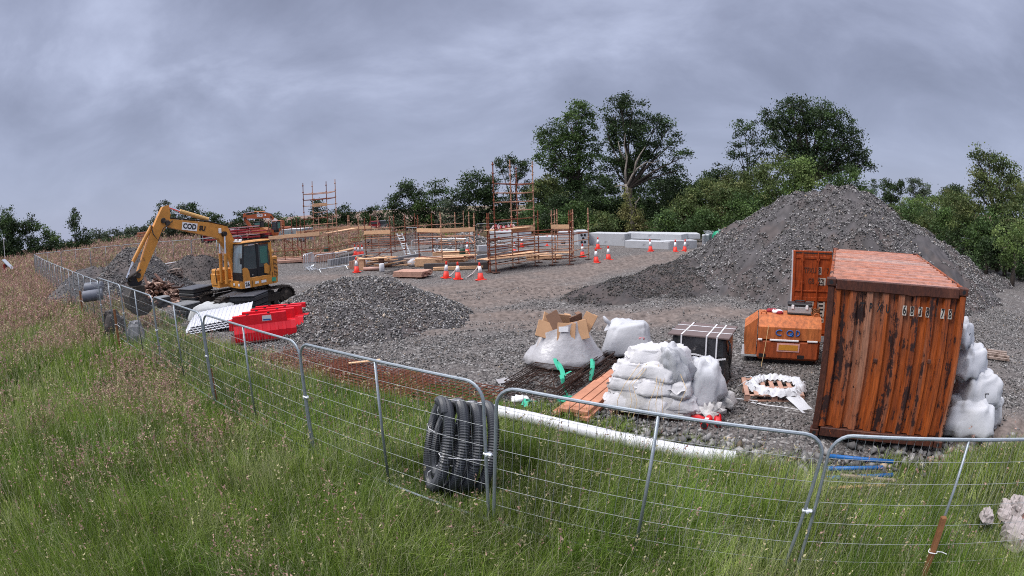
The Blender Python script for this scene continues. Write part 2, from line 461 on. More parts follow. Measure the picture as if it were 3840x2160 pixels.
MUD1 = [tuple(gp(*p)[:2]) for p in [(1500, 1110), (1700, 1095), (1950, 1060), (2150, 1025), (2350, 985), (2560, 955), (2750, 945)]]
MUD5 = [tuple(gp(*p)[:2]) for p in [(1600, 1240), (1800, 1215), (2050, 1225), (2250, 1215)]]
MUD2 = [tuple(gp(*p)[:2]) for p in [(1760, 1190), (1950, 1185), (2200, 1190), (2450, 1195), (2700, 1170)]]
MUD4 = [tuple(gp(*p)[:2]) for p in [(1150, 1040), (1300, 1045), (1420, 1060), (1500, 1100)]]
MUD3 = [tuple(gp(*p)[:2]) for p in [(1650, 1150), (1900, 1110), (2100, 1085)]]
SOIL = [tuple(gp(*p)[:2]) for p in [(3560, 1650), (3680, 1640), (3839, 1610)]]

def ground():
    az = np.radians(np.linspace(-84, 84, 480))
    r = np.concatenate([[0.3], np.geomspace(1.2, 7.9, 90), np.geomspace(8, 45, 600), np.geomspace(45.5, 60, 30), np.geomspace(62, 900, 40)])
    A, Rr = np.meshgrid(az, r)
    x = Rr * np.sin(A); y = Rr * np.cos(A)
    z = gz(x, y)
    g = grav_sd(x, y)
    gm = np.clip(0.5 + g / 0.5, 0, 1)
    m1 = 1 - sst(1.0, 3.6, seg_dist(x, y, MUD1, False)); m3 = 1 - sst(0.6, 2.4, seg_dist(x, y, MUD3, False))
    m2 = np.maximum(0.95 * (1 - sst(0.4, 1.9, seg_dist(x, y, MUD2, False))), .7 * (1 - sst(.2, 1.2, seg_dist(x, y, MUD5, False))))
    m4 = np.maximum(1 - sst(0.3, 1.1, seg_dist(x, y, SOIL, False)), .7 * (1 - sst(.5, 2.5, seg_dist(x, y, MUD4, False))))
    mud = np.clip(np.maximum(np.maximum(m1, m3), np.maximum(m2, m4)) * (0.45 + 1.1 * fbm(x * .8, y * .8, 9)), 0, 1)
    far = sst(36, 48, Rr) * gm                       # beyond the scaffold the stone is wet and muddy
    z = z + gm * ((fbm(x * 1.1, y * 1.1, 3) - .5) * 0.10 + mud * (np.sin(seg_dist(x, y, MUD1, False) * 7.0 + fbm(x, y, 93) * 3) * 0.055 + (fbm(x * 2.5, y * 2.5, 4) - .5) * 0.08))
    z = z + (1 - gm) * (fbm(x * .5, y * .5, 8) - .5) * 0.12
    nr, na = x.shape
    V = np.stack([x, y, z], -1).reshape(-1, 3)
    i = np.arange(nr - 1)[:, None] * na + np.arange(na - 1)[None, :]
    Fq = np.stack([i, i + na, i + na + 1, i + 1], -1).reshape(-1, 4)
    pink = np.clip(pinkness(x, y), 0, 1)
    col = np.stack([gm, np.maximum(mud, far * 0.35), pink], -1).reshape(-1, 3)
    m = bpy.data.materials.new('ground_mat'); m.use_nodes = True
    nt = m.node_tree; N = nt.nodes.new; L = nt.links.new
    P = nt.nodes['Principled BSDF']; P.inputs['Roughness'].default_value = 0.85; P.inputs['Specular IOR Level'].default_value = 0.3
    at_ = N('ShaderNodeAttribute'); at_.attribute_name = 'Col'
    sp = N('ShaderNodeSeparateColor'); L(at_.outputs['Color'], sp.inputs[0])
    tc = N('ShaderNodeTexCoord')
    def vor(sc):
        v = N('ShaderNodeTexVoronoi'); v.inputs['Scale'].default_value = sc; L(tc.outputs['Object'], v.inputs['Vector'])
        s = N('ShaderNodeSeparateColor'); L(v.outputs['Color'], s.inputs[0]); return v, s
    v1, s1 = vor(17); v2, s2 = vor(38)
    cr = N('ShaderNodeValToRGB'); L(s1.outputs[0], cr.inputs[0])
    e = cr.color_ramp.elements; e[0].position = 0; e[0].color = (.036, .031, .030, 1); e[1].position = 1; e[1].color = (.36, .345, .33, 1)
    k = cr.color_ramp.elements.new(.45); k.color = (.098, .089, .085, 1); k = cr.color_ramp.elements.new(.8); k.color = (.18, .168, .16, 1)
    cr2 = N('ShaderNodeValToRGB'); L(s2.outputs[0], cr2.inputs[0])
    e = cr2.color_ramp.elements; e[0].color = (.055, .047, .044, 1); e[1].color = (.20, .18, .17, 1)
    nz = N('ShaderNodeTexNoise'); nz.inputs['Scale'].default_value = 1.3; nz.inputs['Detail'].default_value = 5; L(tc.outputs['Object'], nz.inputs[0])
    mxa = N('ShaderNodeMix'); mxa.data_type = 'RGBA'; rr_ = N('ShaderNodeMapRange'); L(nz.outputs[0], rr_.inputs[0]); rr_.inputs[1].default_value = .4; rr_.inputs[2].default_value = .62
    L(rr_.outputs[0], mxa.inputs[0]); L(cr.outputs[0], mxa.inputs[6]); L(cr2.outputs[0], mxa.inputs[7])
    # mud
    nm = N('ShaderNodeTexNoise'); nm.inputs['Scale'].default_value = 5; nm.inputs['Detail'].default_value = 8; L(tc.outputs['Object'], nm.inputs[0])
    crm = N('ShaderNodeValToRGB'); L(nm.outputs[0], crm.inputs[0]); e = crm.color_ramp.elements
    e[0].position = .3; e[0].color = (.075, .058, .050, 1); e[1].position = .7; e[1].color = (.205, .165, .145, 1)
    mxb = N('ShaderNodeMix'); mxb.data_type = 'RGBA'; L(sp.outputs[1], mxb.inputs[0]); L(mxa.outputs[2], mxb.inputs[6]); L(crm.outputs[0], mxb.inputs[7])
    # turf soil
    ng = N('ShaderNodeTexNoise'); ng.inputs['Scale'].default_value = 3; ng.inputs['Detail'].default_value = 8; L(tc.outputs['Object'], ng.inputs[0])
    crg = N('ShaderNodeValToRGB'); L(ng.outputs[0], crg.inputs[0]); e = crg.color_ramp.elements
    e[0].position = .3; e[0].color = (.025, .045, .010, 1); e[1].position = .7; e[1].color = (.085, .11, .028, 1)
    crp = N('ShaderNodeValToRGB'); L(ng.outputs[0], crp.inputs[0]); e = crp.color_ramp.elements
    e[0].position = .3; e[0].color = (.16, .105, .08, 1); e[1].position = .7; e[1].color = (.28, .185, .155, 1)
    mxg = N('ShaderNodeMix'); mxg.data_type = 'RGBA'; L(sp.outputs[2], mxg.inputs[0]); L(crg.outputs[0], mxg.inputs[6]); L(crp.outputs[0], mxg.inputs[7])
    mxf = N('ShaderNodeMix'); mxf.data_type = 'RGBA'; L(sp.outputs[0], mxf.inputs[0]); L(mxg.outputs[2], mxf.inputs[6]); L(mxb.outputs[2], mxf.inputs[7])
    L(mxf.outputs[2], P.inputs['Base Color'])
    # relief of the stones
    ad = N('ShaderNodeMath'); ad.operation = 'MULTIPLY_ADD'; L(v1.outputs['Distance'], ad.inputs[0]); ad.inputs[1].default_value = -1.0; L(s1.outputs[1], ad.inputs[2])
    bp = N('ShaderNodeBump'); bp.inputs['Distance'].default_value = 0.05
    ml = N('ShaderNodeMath'); ml.operation = 'MULTIPLY_ADD'; L(sp.outputs[1], ml.inputs[0]); ml.inputs[1].default_value = -0.75; ml.inputs[2].default_value = 0.9
    L(ml.outputs[0], bp.inputs['Strength']); L(ad.outputs[0], bp.inputs['Height']); L(bp.outputs[0], P.inputs['Normal'])
    o = np_mesh('ground', V, Fq, m, col)
    o.data.polygons.foreach_set('use_smooth', [True] * len(o.data.polygons))
    tag(o, 'grey stoned yard running into rough grassland', 'ground', kind='structure')
    return o

def pinkness(x, y):
    D = np.hypot(x, y); az = np.degrees(np.arctan2(x, np.maximum(y, .01)))
    p = fbm(x * .75, y * .75, 21, 5)
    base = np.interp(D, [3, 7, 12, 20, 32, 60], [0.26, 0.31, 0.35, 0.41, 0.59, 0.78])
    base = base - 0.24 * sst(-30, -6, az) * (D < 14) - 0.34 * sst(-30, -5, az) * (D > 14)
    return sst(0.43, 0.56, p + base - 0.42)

# ------------------------------------------------------------------ stones
_oct = np.array([(1, 0, 0), (-1, 0, 0), (0, 1, 0), (0, -1, 0), (0, 0, 1), (0, 0, -1)], float)
_of = np.array([(0, 2, 4), (2, 1, 4), (1, 3, 4), (3, 0, 4), (2, 0, 5), (1, 2, 5), (3, 1, 5), (0, 3, 5)])
def rot_mats(n):
    q = RNG.normal(size=(n, 4)); q /= np.linalg.norm(q, axis=1)[:, None]
    w, x, y, z = q.T
    return np.stack([1 - 2 * (y * y + z * z), 2 * (x * y - z * w), 2 * (x * z + y * w), 2 * (x * y + z * w), 1 - 2 * (x * x + z * z), 2 * (y * z - x * w),
                     2 * (x * z - y * w), 2 * (y * z + x * w), 1 - 2 * (x * x + y * y)], 1).reshape(n, 3, 3)
def stones(P, size, tone=(0.05, 0.36), warm=0.12):
    n = len(P)
    v = _oct[None] * (1 + RNG.uniform(-.35, .35, (n, 6, 3))) + RNG.uniform(-.25, .25, (n, 6, 3))
    sc = np.stack([np.ones(n), RNG.uniform(.6, 1, n), RNG.uniform(.35, .7, n)], 1) * size[:, None] * .5
    v = np.einsum('nij,nkj->nki', rot_mats(n), v * sc[:, None, :]) + P[:, None, :]
    f = (_of[None] + (np.arange(n) * 6)[:, None, None]).reshape(-1, 3)
    t = tone[0] + (tone[1] - tone[0]) * RNG.random(n) ** 2.3
    w = (RNG.random(n) < warm) * RNG.random(n)
    c = np.stack([t * (1.04 + .25 * w), t * (1 - .02 * w), t * (.98 - .3 * w)], 1)
    return v.reshape(-1, 3), f, np.repeat(c, 6, 0)
STONE = mat('stone', (1, 1, 1), 0.75, 0, 0.25, 30, attr='Col', spec=0.45)

def cones_h(x, y, apex, slope):
    """height of tipped heaps: each apex (x,y,h[,slope])"""
    h = np.full(x.shape, -9.0)
    for a in apex:
        s = a[3] if len(a) > 3 else slope
        h = np.maximum(h, a[2] - s * np.sqrt((x - a[0]) ** 2 + (y - a[1]) ** 2 + .16) + .4 * s)
    return h
def pile(name, label, apex_px, slope, step, nst, ssz, tone, rough=0.25, warm=0.1, fines=None, cat='gravel pile', fcol=(.050, .044, .045)):
    ap = []
    for a in apex_px:
        p = at(a[0], a[1], a[2]); ap.append((p.x, p.y, p.z - g1(p.x, p.y)) + tuple(a[3:]))
    A = np.array([q[:3] for q in ap]); ext = A[:, 2].max() / slope * 1.15 + .6
    xs = np.arange(A[:, 0].min() - ext, A[:, 0].max() + ext, step); ys = np.arange(A[:, 1].min() - ext, A[:, 1].max() + ext, step)
    X, Y = np.meshgrid(xs, ys)
    hf = lambda x, y: cones_h(x, y, ap, slope) + (fbm(x * .9, y * .9, 31) - .5) * rough * 1.6 + (fbm(x * 3, y * 3, 37) - .5) * rough * .7 - rough * .25
    h = hf(X, Y); Z = gz(X, Y)
    cx, cy = A[:, 0].mean(), A[:, 1].mean(); cz = g1(cx, cy)
    keep = h > -.25
    idx = -np.ones(X.shape, int); idx[keep] = np.arange(keep.sum())
    V = np.stack([X[keep], Y[keep], Z[keep] + h[keep]], 1)
    q = np.stack([idx[:-1, :-1], idx[:-1, 1:], idx[1:, 1:], idx[1:, :-1]], -1).reshape(-1, 4); q = q[(q >= 0).all(1)]
    T = np.concatenate([q[:, [0, 1, 2]], q[:, [0, 2, 3]]])
    fn = fbm(V[:, 0] * 1.3, V[:, 1] * 1.3, 41)
    jt = RNG.uniform(.55, 1.45, len(V))
    br = sst(.50, .62, fn)[:, None]; C = (np.array(fcol)[None] * (1 - .6 * br) + np.array([.060, .043, .038]) * .6 * br) * jt[:, None]
    # loose stones over the surface
    px = RNG.uniform(xs[0], xs[-1], nst * 4); py = RNG.uniform(ys[0], ys[-1], nst * 4); hh = hf(px, py)
    ok = hh > -.12
    if fines is not None: ok &= fbm(px * .7, py * .7, 51) > fines * RNG.uniform(.75, 1.1, len(px))
    px, py, hh = px[ok][:nst], py[ok][:nst], hh[ok][:nst]
    P = np.stack([px, py, gz(px, py) + hh + .01], 1)
    sz = RNG.uniform(ssz[0], ssz[1], len(P)) * np.where(RNG.random(len(P)) < .02, 1.8, 1)
    sv, sf, sc = stones(P, sz, tone, warm)
    VV = np.concatenate([V, sv]) - np.array([cx, cy, cz]); FF = np.concatenate([T, sf + len(V)]); CC = np.concatenate([C, sc])
    o = np_mesh(name, VV, FF, STONE, CC, k=3); o.location = (cx, cy, cz)
    return tag(o, label, cat)

def piles():
    pile('stone_heap', 'large high heap of grey crushed stone behind the rusty container', [
        (2710, 972, 29), (2768, 905, 29), (2812, 860, 29), (2872, 848, 28.5), (2945, 735, 28), (3000, 718, 27.5), (3062, 716, 27.3), (3120, 697, 27), (3180, 690, 26.8), (3235, 712, 27),
        (3295, 757, 27.5), (3350, 800, 28), (3405, 828, 28.5), (3500, 888, 29.5), (3600, 948, 30.5), (3720, 1018, 32), (3838, 1088, 33), (2985, 880, 23.6), (2870, 960, 22.8), (3110, 830, 24.2), (3300, 900, 24.6), (3420, 960, 25)],
        .62, .22, 52000, (.05, .12), (.024, .36), .46, .08, .36)
    pile('stone_bank', 'low long bank of dark fine gravel beside the track, left of the large stone heap', [
        (2276, 1056, 21.3, .36), (2350, 1034, 22), (2423, 1028, 22.5), (2482, 1006, 23.5), (2541, 978, 24.5), (2600, 962, 25.5), (2650, 958, 26.3), (2700, 985, 25.5), (2640, 1030, 23.2), (2760, 1060, 22.5), (2700, 1100, 21), (2820, 1075, 21.8), (2560, 1085, 21.2), (2440, 1080, 21.2), (2790, 1010, 24.5)],
        .40, .16, 14000, (.04, .10), (.018, .13), .30, .3, .50, 'gravel bank', (.038, .031, .030))
    pile('stone_heap', 'low wide mound of brownish grey gravel right of the yellow excavator', [
        (1190, 1078, 18.8), (1240, 1056, 19), (1300, 1040, 19.2), (1370, 1033, 19.2), (1430, 1038, 19.1), (1485, 1068, 18.8), (1545, 1112, 18.2), (1600, 1152, 17.5), (1130, 1132, 18.4), (1250, 1130, 17.4), (1350, 1128, 17.4), (1430, 1150, 17.1), (1180, 1165, 17.3), (1310, 1205, 16.2), (1420, 1215, 16.1)],
        .50, .13, 19000, (.045, .105), (.030, .38), .16, .22, .22)
    pile('stone_heap', 'steep pointed heap of dark stone behind the arm of the yellow excavator', [
        (450, 962, 31.5), (485, 924, 32), (505, 922, 32), (545, 962, 32.2), (575, 992, 32.5), (425, 985, 31)], .80, .18, 7000, (.06, .15), (.02, .26), .25, .08, .35)
    pile('stone_heap', 'small low heap of dark stone beside the fence at the far left', [(315, 1004, 33), (345, 998, 33.5), (370, 1003, 33.3)], .55, .2, 2200, (.05, .13), (.02, .20), .2, .1)
    pile('fines_heap', 'dark brown heap of fine material between the pointed stone heap and the excavator cab', [
        (672, 972, 37), (705, 952, 37), (750, 950, 37), (775, 960, 37), (805, 985, 37), (640, 998, 36.5)], .62, .2, 2500, (.05, .12), (.018, .07), .22, .4, None, 'soil heap', (.034, .026, .024))
    pile('dug_heap', 'long brown bank of dug soil behind the scaffolding', [
        (1400, 889, 52), (1450, 882, 53), (1500, 872, 54), (1560, 864, 55), (1610, 868, 56), (1650, 880, 56), (1370, 897, 51)], .40, .3, 1500, (.08, .2), (.02, .10), .3, .6, None, 'soil bank', (.060, .036, .026))
    pile('rubble_heap', 'grey pile of broken stone behind the scaffold boards, below the small yellow machine', [
        (1742, 868, 51), (1770, 878, 50), (1715, 884, 50), (1690, 896, 48), (1800, 893, 48), (1840, 898, 47)], .50, .3, 2600, (.12, .35), (.04, .40), .25, .1, None, 'rubble pile')
    pile('small_heap', 'small brown mound of earth beside the low timber stack', [(1480, 1016, 31.3), (1510, 1006, 31.6), (1550, 1007, 32)], .45, .12, 900, (.04, .1), (.03, .12), .12, .5, None, 'earth mound', (.075, .055, .05))

def loose_stones():
    # loose gravel of the yard
    a = RNG.uniform(-.75, 1.05, 120000); r = np.sqrt(RNG.uniform(5.5 ** 2, 24 ** 2, 120000)); x = r * np.sin(a); y = r * np.cos(a)
    g = grav_sd(x, y)
    mud = np.minimum(seg_dist(x, y, MUD1, False), np.minimum(seg_dist(x, y, MUD3, False), seg_dist(x, y, MUD2, False)))
    ok = (g > .1) & (RNG.random(len(x)) < np.clip(mud / 3.2, .10, 1)) & (fbm(x * 1.1, y * 1.1, 61) > RNG.uniform(.25, .6, len(x)))
    x, y = x[ok][:42000], y[ok][:42000]
    P = np.stack([x, y, gz(x, y) + (fbm(x * 1.1, y * 1.1, 3) - .5) * .10 + .012], 1)
    v, f, c = stones(P, RNG.uniform(.028, .085, len(P)), (.04, .34), .08)
    tag(np_mesh('gravel', v, f, STONE, c, k=3), 'loose crushed stone lying over the yard', 'gravel', kind='stuff')
    # the coarse lumps at the yard edge along the fence
    xs, ys = [], []
    for (ax, ay), (bx, by) in zip(GPOLY[:17], GPOLY[1:18]):
        n = int(math.hypot(bx - ax, by - ay) * 46)
        t = RNG.random(n); xs.append(ax + (bx - ax) * t + RNG.normal(0, .22, n)); ys.append(ay + (by - ay) * t + RNG.normal(0.12, .25, n))
    x = np.concatenate(xs); y = np.concatenate(ys); k = (np.hypot(x, y) < 12.5) & (x > -4.5); x = x[k]; y = y[k]
    P = np.stack([x, y, gz(x, y) + .03], 1)
    v, f, c = stones(P, RNG.uniform(.07, .24, len(P)) * np.clip((x + 4) / 7, .45, 1.0), (.08, .34), .04)
    tag(np_mesh('edge_rocks', v, f, STONE, c, k=3), 'coarse angular rocks along the yard edge by the fence', 'rocks', kind='stuff')

# ------------------------------------------------------------------ grass
LOW = [(-6.0, 12.6, -.6, 9.8, 1.0, .42), (-.3, 8.95, 3.3, 6.65, .40, .32), (6.1, 3.5, 6.9, 2.8, .7, .25), (-1.2, 6.4, -.6, 6.5, .7, .35), (4.3, 5.9, 5.6, 5.0, .45, .40), (-12.5, 15.8, -9.0, 14.8, 1.0, .3), (-16.5, 17.5, -13, 15.3, .9, .4)]
def grass():
    LEAFM = mat('grass_blade', (1, 1, 1), 0.5, 0, 0.10, 3, attr='Col', trans=0.38, spec=0.35)
    Vs, Fs, Cs = [], [], []; off = 0
    SH = []
    for (r0, r1, dens, w0, w1, h0, h1, lv) in [(1.6, 7.5, 2000, .0055, .0105, .34, .74, 4), (7.5, 13, 900, .009, .015, .36, .66, 4), (13, 24, 330, .017, .026, .38, .66, 3), (24, 50, 85, .04, .06, .40, .66, 3), (50, 108, 14, .10, .16, .5, .75, 3)]:
        az0, az1 = R(-74), R(74)
        n = int((az1 - az0) * (r1 * r1 - r0 * r0) / 2 * dens)
        a = RNG.uniform(az0, az1, n); r = np.sqrt(RNG.uniform(r0 * r0, r1 * r1, n)); x = r * np.sin(a); y = r * np.cos(a)
        pre = (r > 3.3) & ~((x > 1) & (y > 9)) & ((a < R(20)) | (r < 14))
        x, y, r = x[pre], y[pre], r[pre]
        g = grav_sd(x, y)
        ok = g < RNG.uniform(-.10, .12, len(x))
        edge = np.clip(-g / .9, .12, 1)[ok]
        x, y, r = x[ok], y[ok], r[ok]; n = len(x)
        tuft = fbm(x * 2.6, y * 2.6, 71)
        ht = RNG.uniform(h0, h1, n) * (0.55 + 0.75 * tuft) * (.35 + .65 * edge)
        h2 = fbm(x * .45, y * .45, 75)
        ht *= .75 + .5 * h2
        w = RNG.uniform(w0, w1, n)
        low = np.ones(n)
        for (ax, ay, bx_, by_, rad, k) in LOW:
            dd = seg_dist(x, y, [(ax, ay), (bx_, by_)], False); low = np.minimum(low, k + (1 - k) * sst(rad * .7, rad * 1.4, dd))
        ht *= low
        z = gz(x, y) + (fbm(x * .5, y * .5, 8) - .5) * .12 - .02
        lean = RNG.normal(0, .75, n) + 0.6 + 2.0 * (fbm(x * .9, y * .9, 77) - .5); la = RNG.normal(.25, .9, n) + 5 * (fbm(x * .35, y * .35, 78) - .5)
        lx = np.cos(la) * lean * .55; ly = np.sin(la) * lean * .55
        wa = RNG.uniform(0, math.pi, n); wx = np.cos(wa); wy = np.sin(wa)
        pk = pinkness(x, y)
        # colours
        G = np.array([(0.105, 0.184, 0.024), (0.195, 0.286, 0.044), (0.276, 0.358, 0.071), (0.062, 0.118, 0.016), (0.36, 0.412, 0.152), (0.463, 0.451, 0.293)])
        u = np.clip(RNG.normal(.42, .22, n) + 1.7 * (fbm(x * .8, y * .8, 81) - .5), 0, .999)
        c = G[np.minimum((u * 5).astype(int), 4)] * (RNG.uniform(.5, 1.5, n) * (.30 + 1.1 * fbm(x * 1.9, y * 1.9, 91) + .55 * (fbm(x * .6, y * .6, 95) - .4)))[:, None]
        dry = RNG.random(n) < .09 + .10 * fbm(x * 1.3, y * 1.3, 83) + .05 * pk; c[dry] = G[5] * RNG.uniform(.7, 1.3, dry.sum())[:, None]
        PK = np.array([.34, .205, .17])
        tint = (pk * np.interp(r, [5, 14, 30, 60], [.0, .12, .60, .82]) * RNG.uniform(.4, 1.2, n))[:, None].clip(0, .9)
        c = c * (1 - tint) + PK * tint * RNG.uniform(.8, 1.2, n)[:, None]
        ts = np.linspace(0, 1, lv)
        vv = np.zeros((n, lv, 2, 3))
        for k, t in enumerate(ts):
            ww = w * (1 - t) ** .7 * .5 if t < 1 else w * .06
            cx = x + lx * ht * t * t; cy = y + ly * ht * t * t; cz = z + ht * t * (1 - .22 * t * np.minimum(lean * lean, 2.2))
            vv[:, k, 0] = np.stack([cx - wx * ww, cy - wy * ww, cz], 1); vv[:, k, 1] = np.stack([cx + wx * ww, cy + wy * ww, cz], 1)
        q = np.array([(2 * k, 2 * k + 1, 2 * k + 3, 2 * k + 2) for k in range(lv - 1)])
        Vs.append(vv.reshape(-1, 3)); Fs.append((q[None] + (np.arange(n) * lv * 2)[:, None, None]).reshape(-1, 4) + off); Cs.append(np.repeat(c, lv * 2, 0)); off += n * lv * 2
        # flowering stems: share of blades by patch
        s = RNG.random(n) < np.interp(r, [4, 8, 14, 30, 60], [.035, .055, .09, .14, .15]) * (.22 + 1.2 * pk)
        SH.append((x[s], y[s], z[s], ht[s], lx[s], ly[s], w[s], pk[s], r[s]))
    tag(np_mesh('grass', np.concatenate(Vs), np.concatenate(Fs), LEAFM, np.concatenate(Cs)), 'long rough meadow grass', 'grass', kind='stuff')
    x, y, z, ht, lx, ly, w, pk, r = [np.concatenate(q) for q in zip(*SH)]
    n = len(x)
    hh = ht * RNG.uniform(1.05, 1.5, n); t = .55
    bx, by = x, y; tx = x + lx * ht * .7; ty = y + ly * ht * .7; tz = z + hh
    d = np.stack([tx - bx, ty - by, tz - z], 1)
    Vs, Fs, Cs = [], [], []; off = 0
    base = np.stack([[.38, .235, .195]] * n) * RNG.uniform(.6, 1.35, n)[:, None]
    straw = RNG.random(n) < np.where(pk > .5, .22, .5); base[straw] = np.array([.42, .37, .21]) * RNG.uniform(.7, 1.3, straw.sum())[:, None]
    # stem
    wa = RNG.uniform(0, math.pi, n); sx = np.stack([np.cos(wa), np.sin(wa), 0 * wa], 1) * (w * .28)[:, None]
    B = np.stack([bx, by, z], 1); T = np.stack([tx, ty, tz], 1); M_ = B + d * .62
    vv = np.stack([B - sx, B + sx, M_ - sx, M_ + sx], 1)
    Vs.append(vv.reshape(-1, 3)); Fs.append(np.array([(0, 1, 3, 2)])[None] + (np.arange(n) * 4)[:, None, None]); Cs.append(np.repeat(base * [.6, .8, .6], 4, 0)); Fs[0] = Fs[0].reshape(-1, 4); off = n * 4
    # feathery head: five little slips around the top third
    for k in range(6):
        f = RNG.uniform(.60, .98, n)[:, None]; c0 = B + d * f
        dr = RNG.normal(size=(n, 3)) * .8 + np.array([0, 0, .5]); dr /= np.linalg.norm(dr, axis=1)[:, None]
        ln = (RNG.uniform(.025, .06, n) * np.interp(r, [4, 15, 40, 100], [.9, 1.2, 1.6, 2.2]))[:, None]
        sd_ = np.cross(dr, RNG.normal(size=(n, 3))); sd_ /= np.linalg.norm(sd_, axis=1)[:, None] + 1e-9
        sw = sd_ * (w * RNG.uniform(.7, 1.3, n) + .002)[:, None]
        vv = np.stack([c0 - sw * .4, c0 + dr * ln * .5 - sw, c0 + dr * ln, c0 + dr * ln * .5 + sw], 1)
        Vs.append(vv.reshape(-1, 3)); Fs.append((np.array([0, 1, 2, 3])[None] + (np.arange(n) * 4)[:, None]) + off); off += n * 4
        Cs.append(np.repeat(base * RNG.uniform(.8, 1.25, n)[:, None], 4, 0))
    tag(np_mesh('seed_heads', np.concatenate(Vs), np.concatenate(Fs), LEAFM, np.concatenate(Cs)), 'pinkish flowering grass heads over the meadow', 'grass heads', kind='stuff')
    print('grass', sum(len(q) for q in Vs), n)

# ------------------------------------------------------------------ trees
LEAF = mat('leaves', (1, 1, 1), 0.6, 0, 0.18, 1.2, attr='Col', trans=0.25, spec=0.25)
BARK = mat('bark', (0.075, 0.06, 0.05), 0.9, 0, 0.35, 4, 0.3, 12)
BARKP = mat('pale_bark', (0.22, 0.19, 0.16), 0.9, 0, 0.25, 4, 0.3, 12, (0.14, 0.11, 0.09), 0.58)
TREE_N = [0]
def leaf_cloud(E_, dens, leaf, cols, gap):
    """E_: list of (center Vector, rx, ry, rz, sparse) ellipsoids -> leaf quads gathered in clumps"""
    P = []; C = []; leaf = leaf * .80
    for (c, rx, ry, rz, sp) in E_:
        area = (rx * rz + ry * rz + rx * ry) * 1.5
        ncl = max(8, int(area * dens * 2.0 * (1 - sp)))
        d = RNG.normal(size=(ncl, 3)); d /= np.linalg.norm(d, axis=1)[:, None]
        rad = RNG.uniform(.30 if sp else .5, 1.0, ncl) ** .6 * RNG.uniform(.86, 1.14, ncl)
        q = np.array(c)[None] + d * rad[:, None] * np.array([rx, ry, rz])
        cr = RNG.uniform(.35, .85, ncl) * gap
        nl = np.maximum(5, (RNG.uniform(.6, 1.3, ncl) * 62 * (cr / .6) ** 1.6 * (.28 / leaf) ** 1.3).astype(int))
        idx = np.repeat(np.arange(ncl), nl)
        o = RNG.normal(size=(len(idx), 3)) * cr[idx][:, None] * .52 * np.array([1.15, 1.15, .7])
        P.append(q[idx] + o)
        cc = np.array(cols); ci = cc[RNG.integers(0, len(cc), ncl)] * RNG.uniform(.55, 1.5, ncl)[:, None]
        C.append(ci[idx] * RNG.uniform(.75, 1.25, len(idx))[:, None])
    P = np.concatenate(P); C = np.concatenate(C); n = len(P)
    M_ = rot_mats(n)
    s = RNG.uniform(.6, 1.25, n) * leaf * .5
    a = np.array([(-1, 0, 0), (0, -.62, .12), (1, 0, 0), (0, .62, .12)])
    V = np.einsum('nij,kj->nki', M_, a) * s[:, None, None] + P[:, None, :]
    return V.reshape(-1, 3), np.arange(n * 4).reshape(-1, 4), np.repeat(C, 4, 0)

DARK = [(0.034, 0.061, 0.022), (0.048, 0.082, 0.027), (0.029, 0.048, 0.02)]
MID = [(0.06, 0.105, 0.031), (0.082, 0.133, 0.037), (0.048, 0.085, 0.029)]
OLIVE = [(0.099, 0.128, 0.042), (0.077, 0.109, 0.035), (0.125, 0.141, 0.051), (0.058, 0.088, 0.029)]
LIGHT = [(0.115, 0.169, 0.047), (0.088, 0.142, 0.038), (0.142, 0.189, 0.061)]
GREYG = [(0.07, 0.095, 0.056), (0.087, 0.112, 0.07), (0.059, 0.081, 0.05)]
YELG = [(0.18, 0.18, 0.06), (0.132, 0.144, 0.048), (0.216, 0.204, 0.084)]
def tree(name, label, cat, D, base_px, els, cols, leaf=0.30, dens=1.1, gap=1.0, group=None, trunk_px=None, bark=None, tr=0.22, limbs=True):
    """els: (cx,cy,rx,ry[,sparse[,dD]]) outlines of the crown's masses in photo pixels, given real size at distance D"""
    b = gd(base_px[0], base_px[1], D)
    t = thing(name, label, cat, b, 0, group)
    E_ = []
    for e in els:
        sp = e[4] if len(e) > 4 else 0; dd = e[5] if len(e) > 5 else random.uniform(-.6, .6)
        c = at(e[0], e[1], D + dd); k = D / F_PX
        E_.append((c - b, e[2] * k, max(.7 * e[2] * k, .6), e[3] * k, sp))
    V, Fq, C = leaf_cloud(E_, dens, leaf, cols, gap)
    np_mesh('crown', V, Fq, LEAF, C, t)
    mb = MB()
    top = max(E_, key=lambda q: q[0].z)[0]
    bot = min(q[0].z - q[3] * .4 for q in E_)
    if limbs:
        cen = sum((q[0] for q in E_), Vector()) / len(E_)
        fork = Vector((cen.x * .35, cen.y * .35, max(bot * .8, top.z * .22)))
        mb.tube([(0, 0, -.3), fork * .5 + Vector((.08, 0, 0)), fork], [tr * 1.3, tr, tr * .8], 8)
        for q in E_:
            e = q[0]
            m1 = fork.lerp(e, .5) + Vector((random.uniform(-.4, .4), random.uniform(-.3, .3), .12 * q[3]))
            mb.tube([fork, m1, e], [tr * .40, tr * .22, tr * .07], 6)
            for _ in range(3):
                u = Vector((random.uniform(-1, 1) * q[1], random.uniform(-1, 1) * q[2], random.uniform(-.4, .95) * q[3])) * .85
                mb.tube([m1.lerp(e, .6), (m1.lerp(e, .7) + (e + u)) / 2 + Vector((0, 0, .2)), e + u], [tr * .11, tr * .07, .012], 5)
    else:
        mb.tube([(0, 0, -.3), (0, 0, max(top.z * .6, .5))], [tr, tr * .4], 6)
    mb.build('trunk', bark or BARK, t, True)
    return t

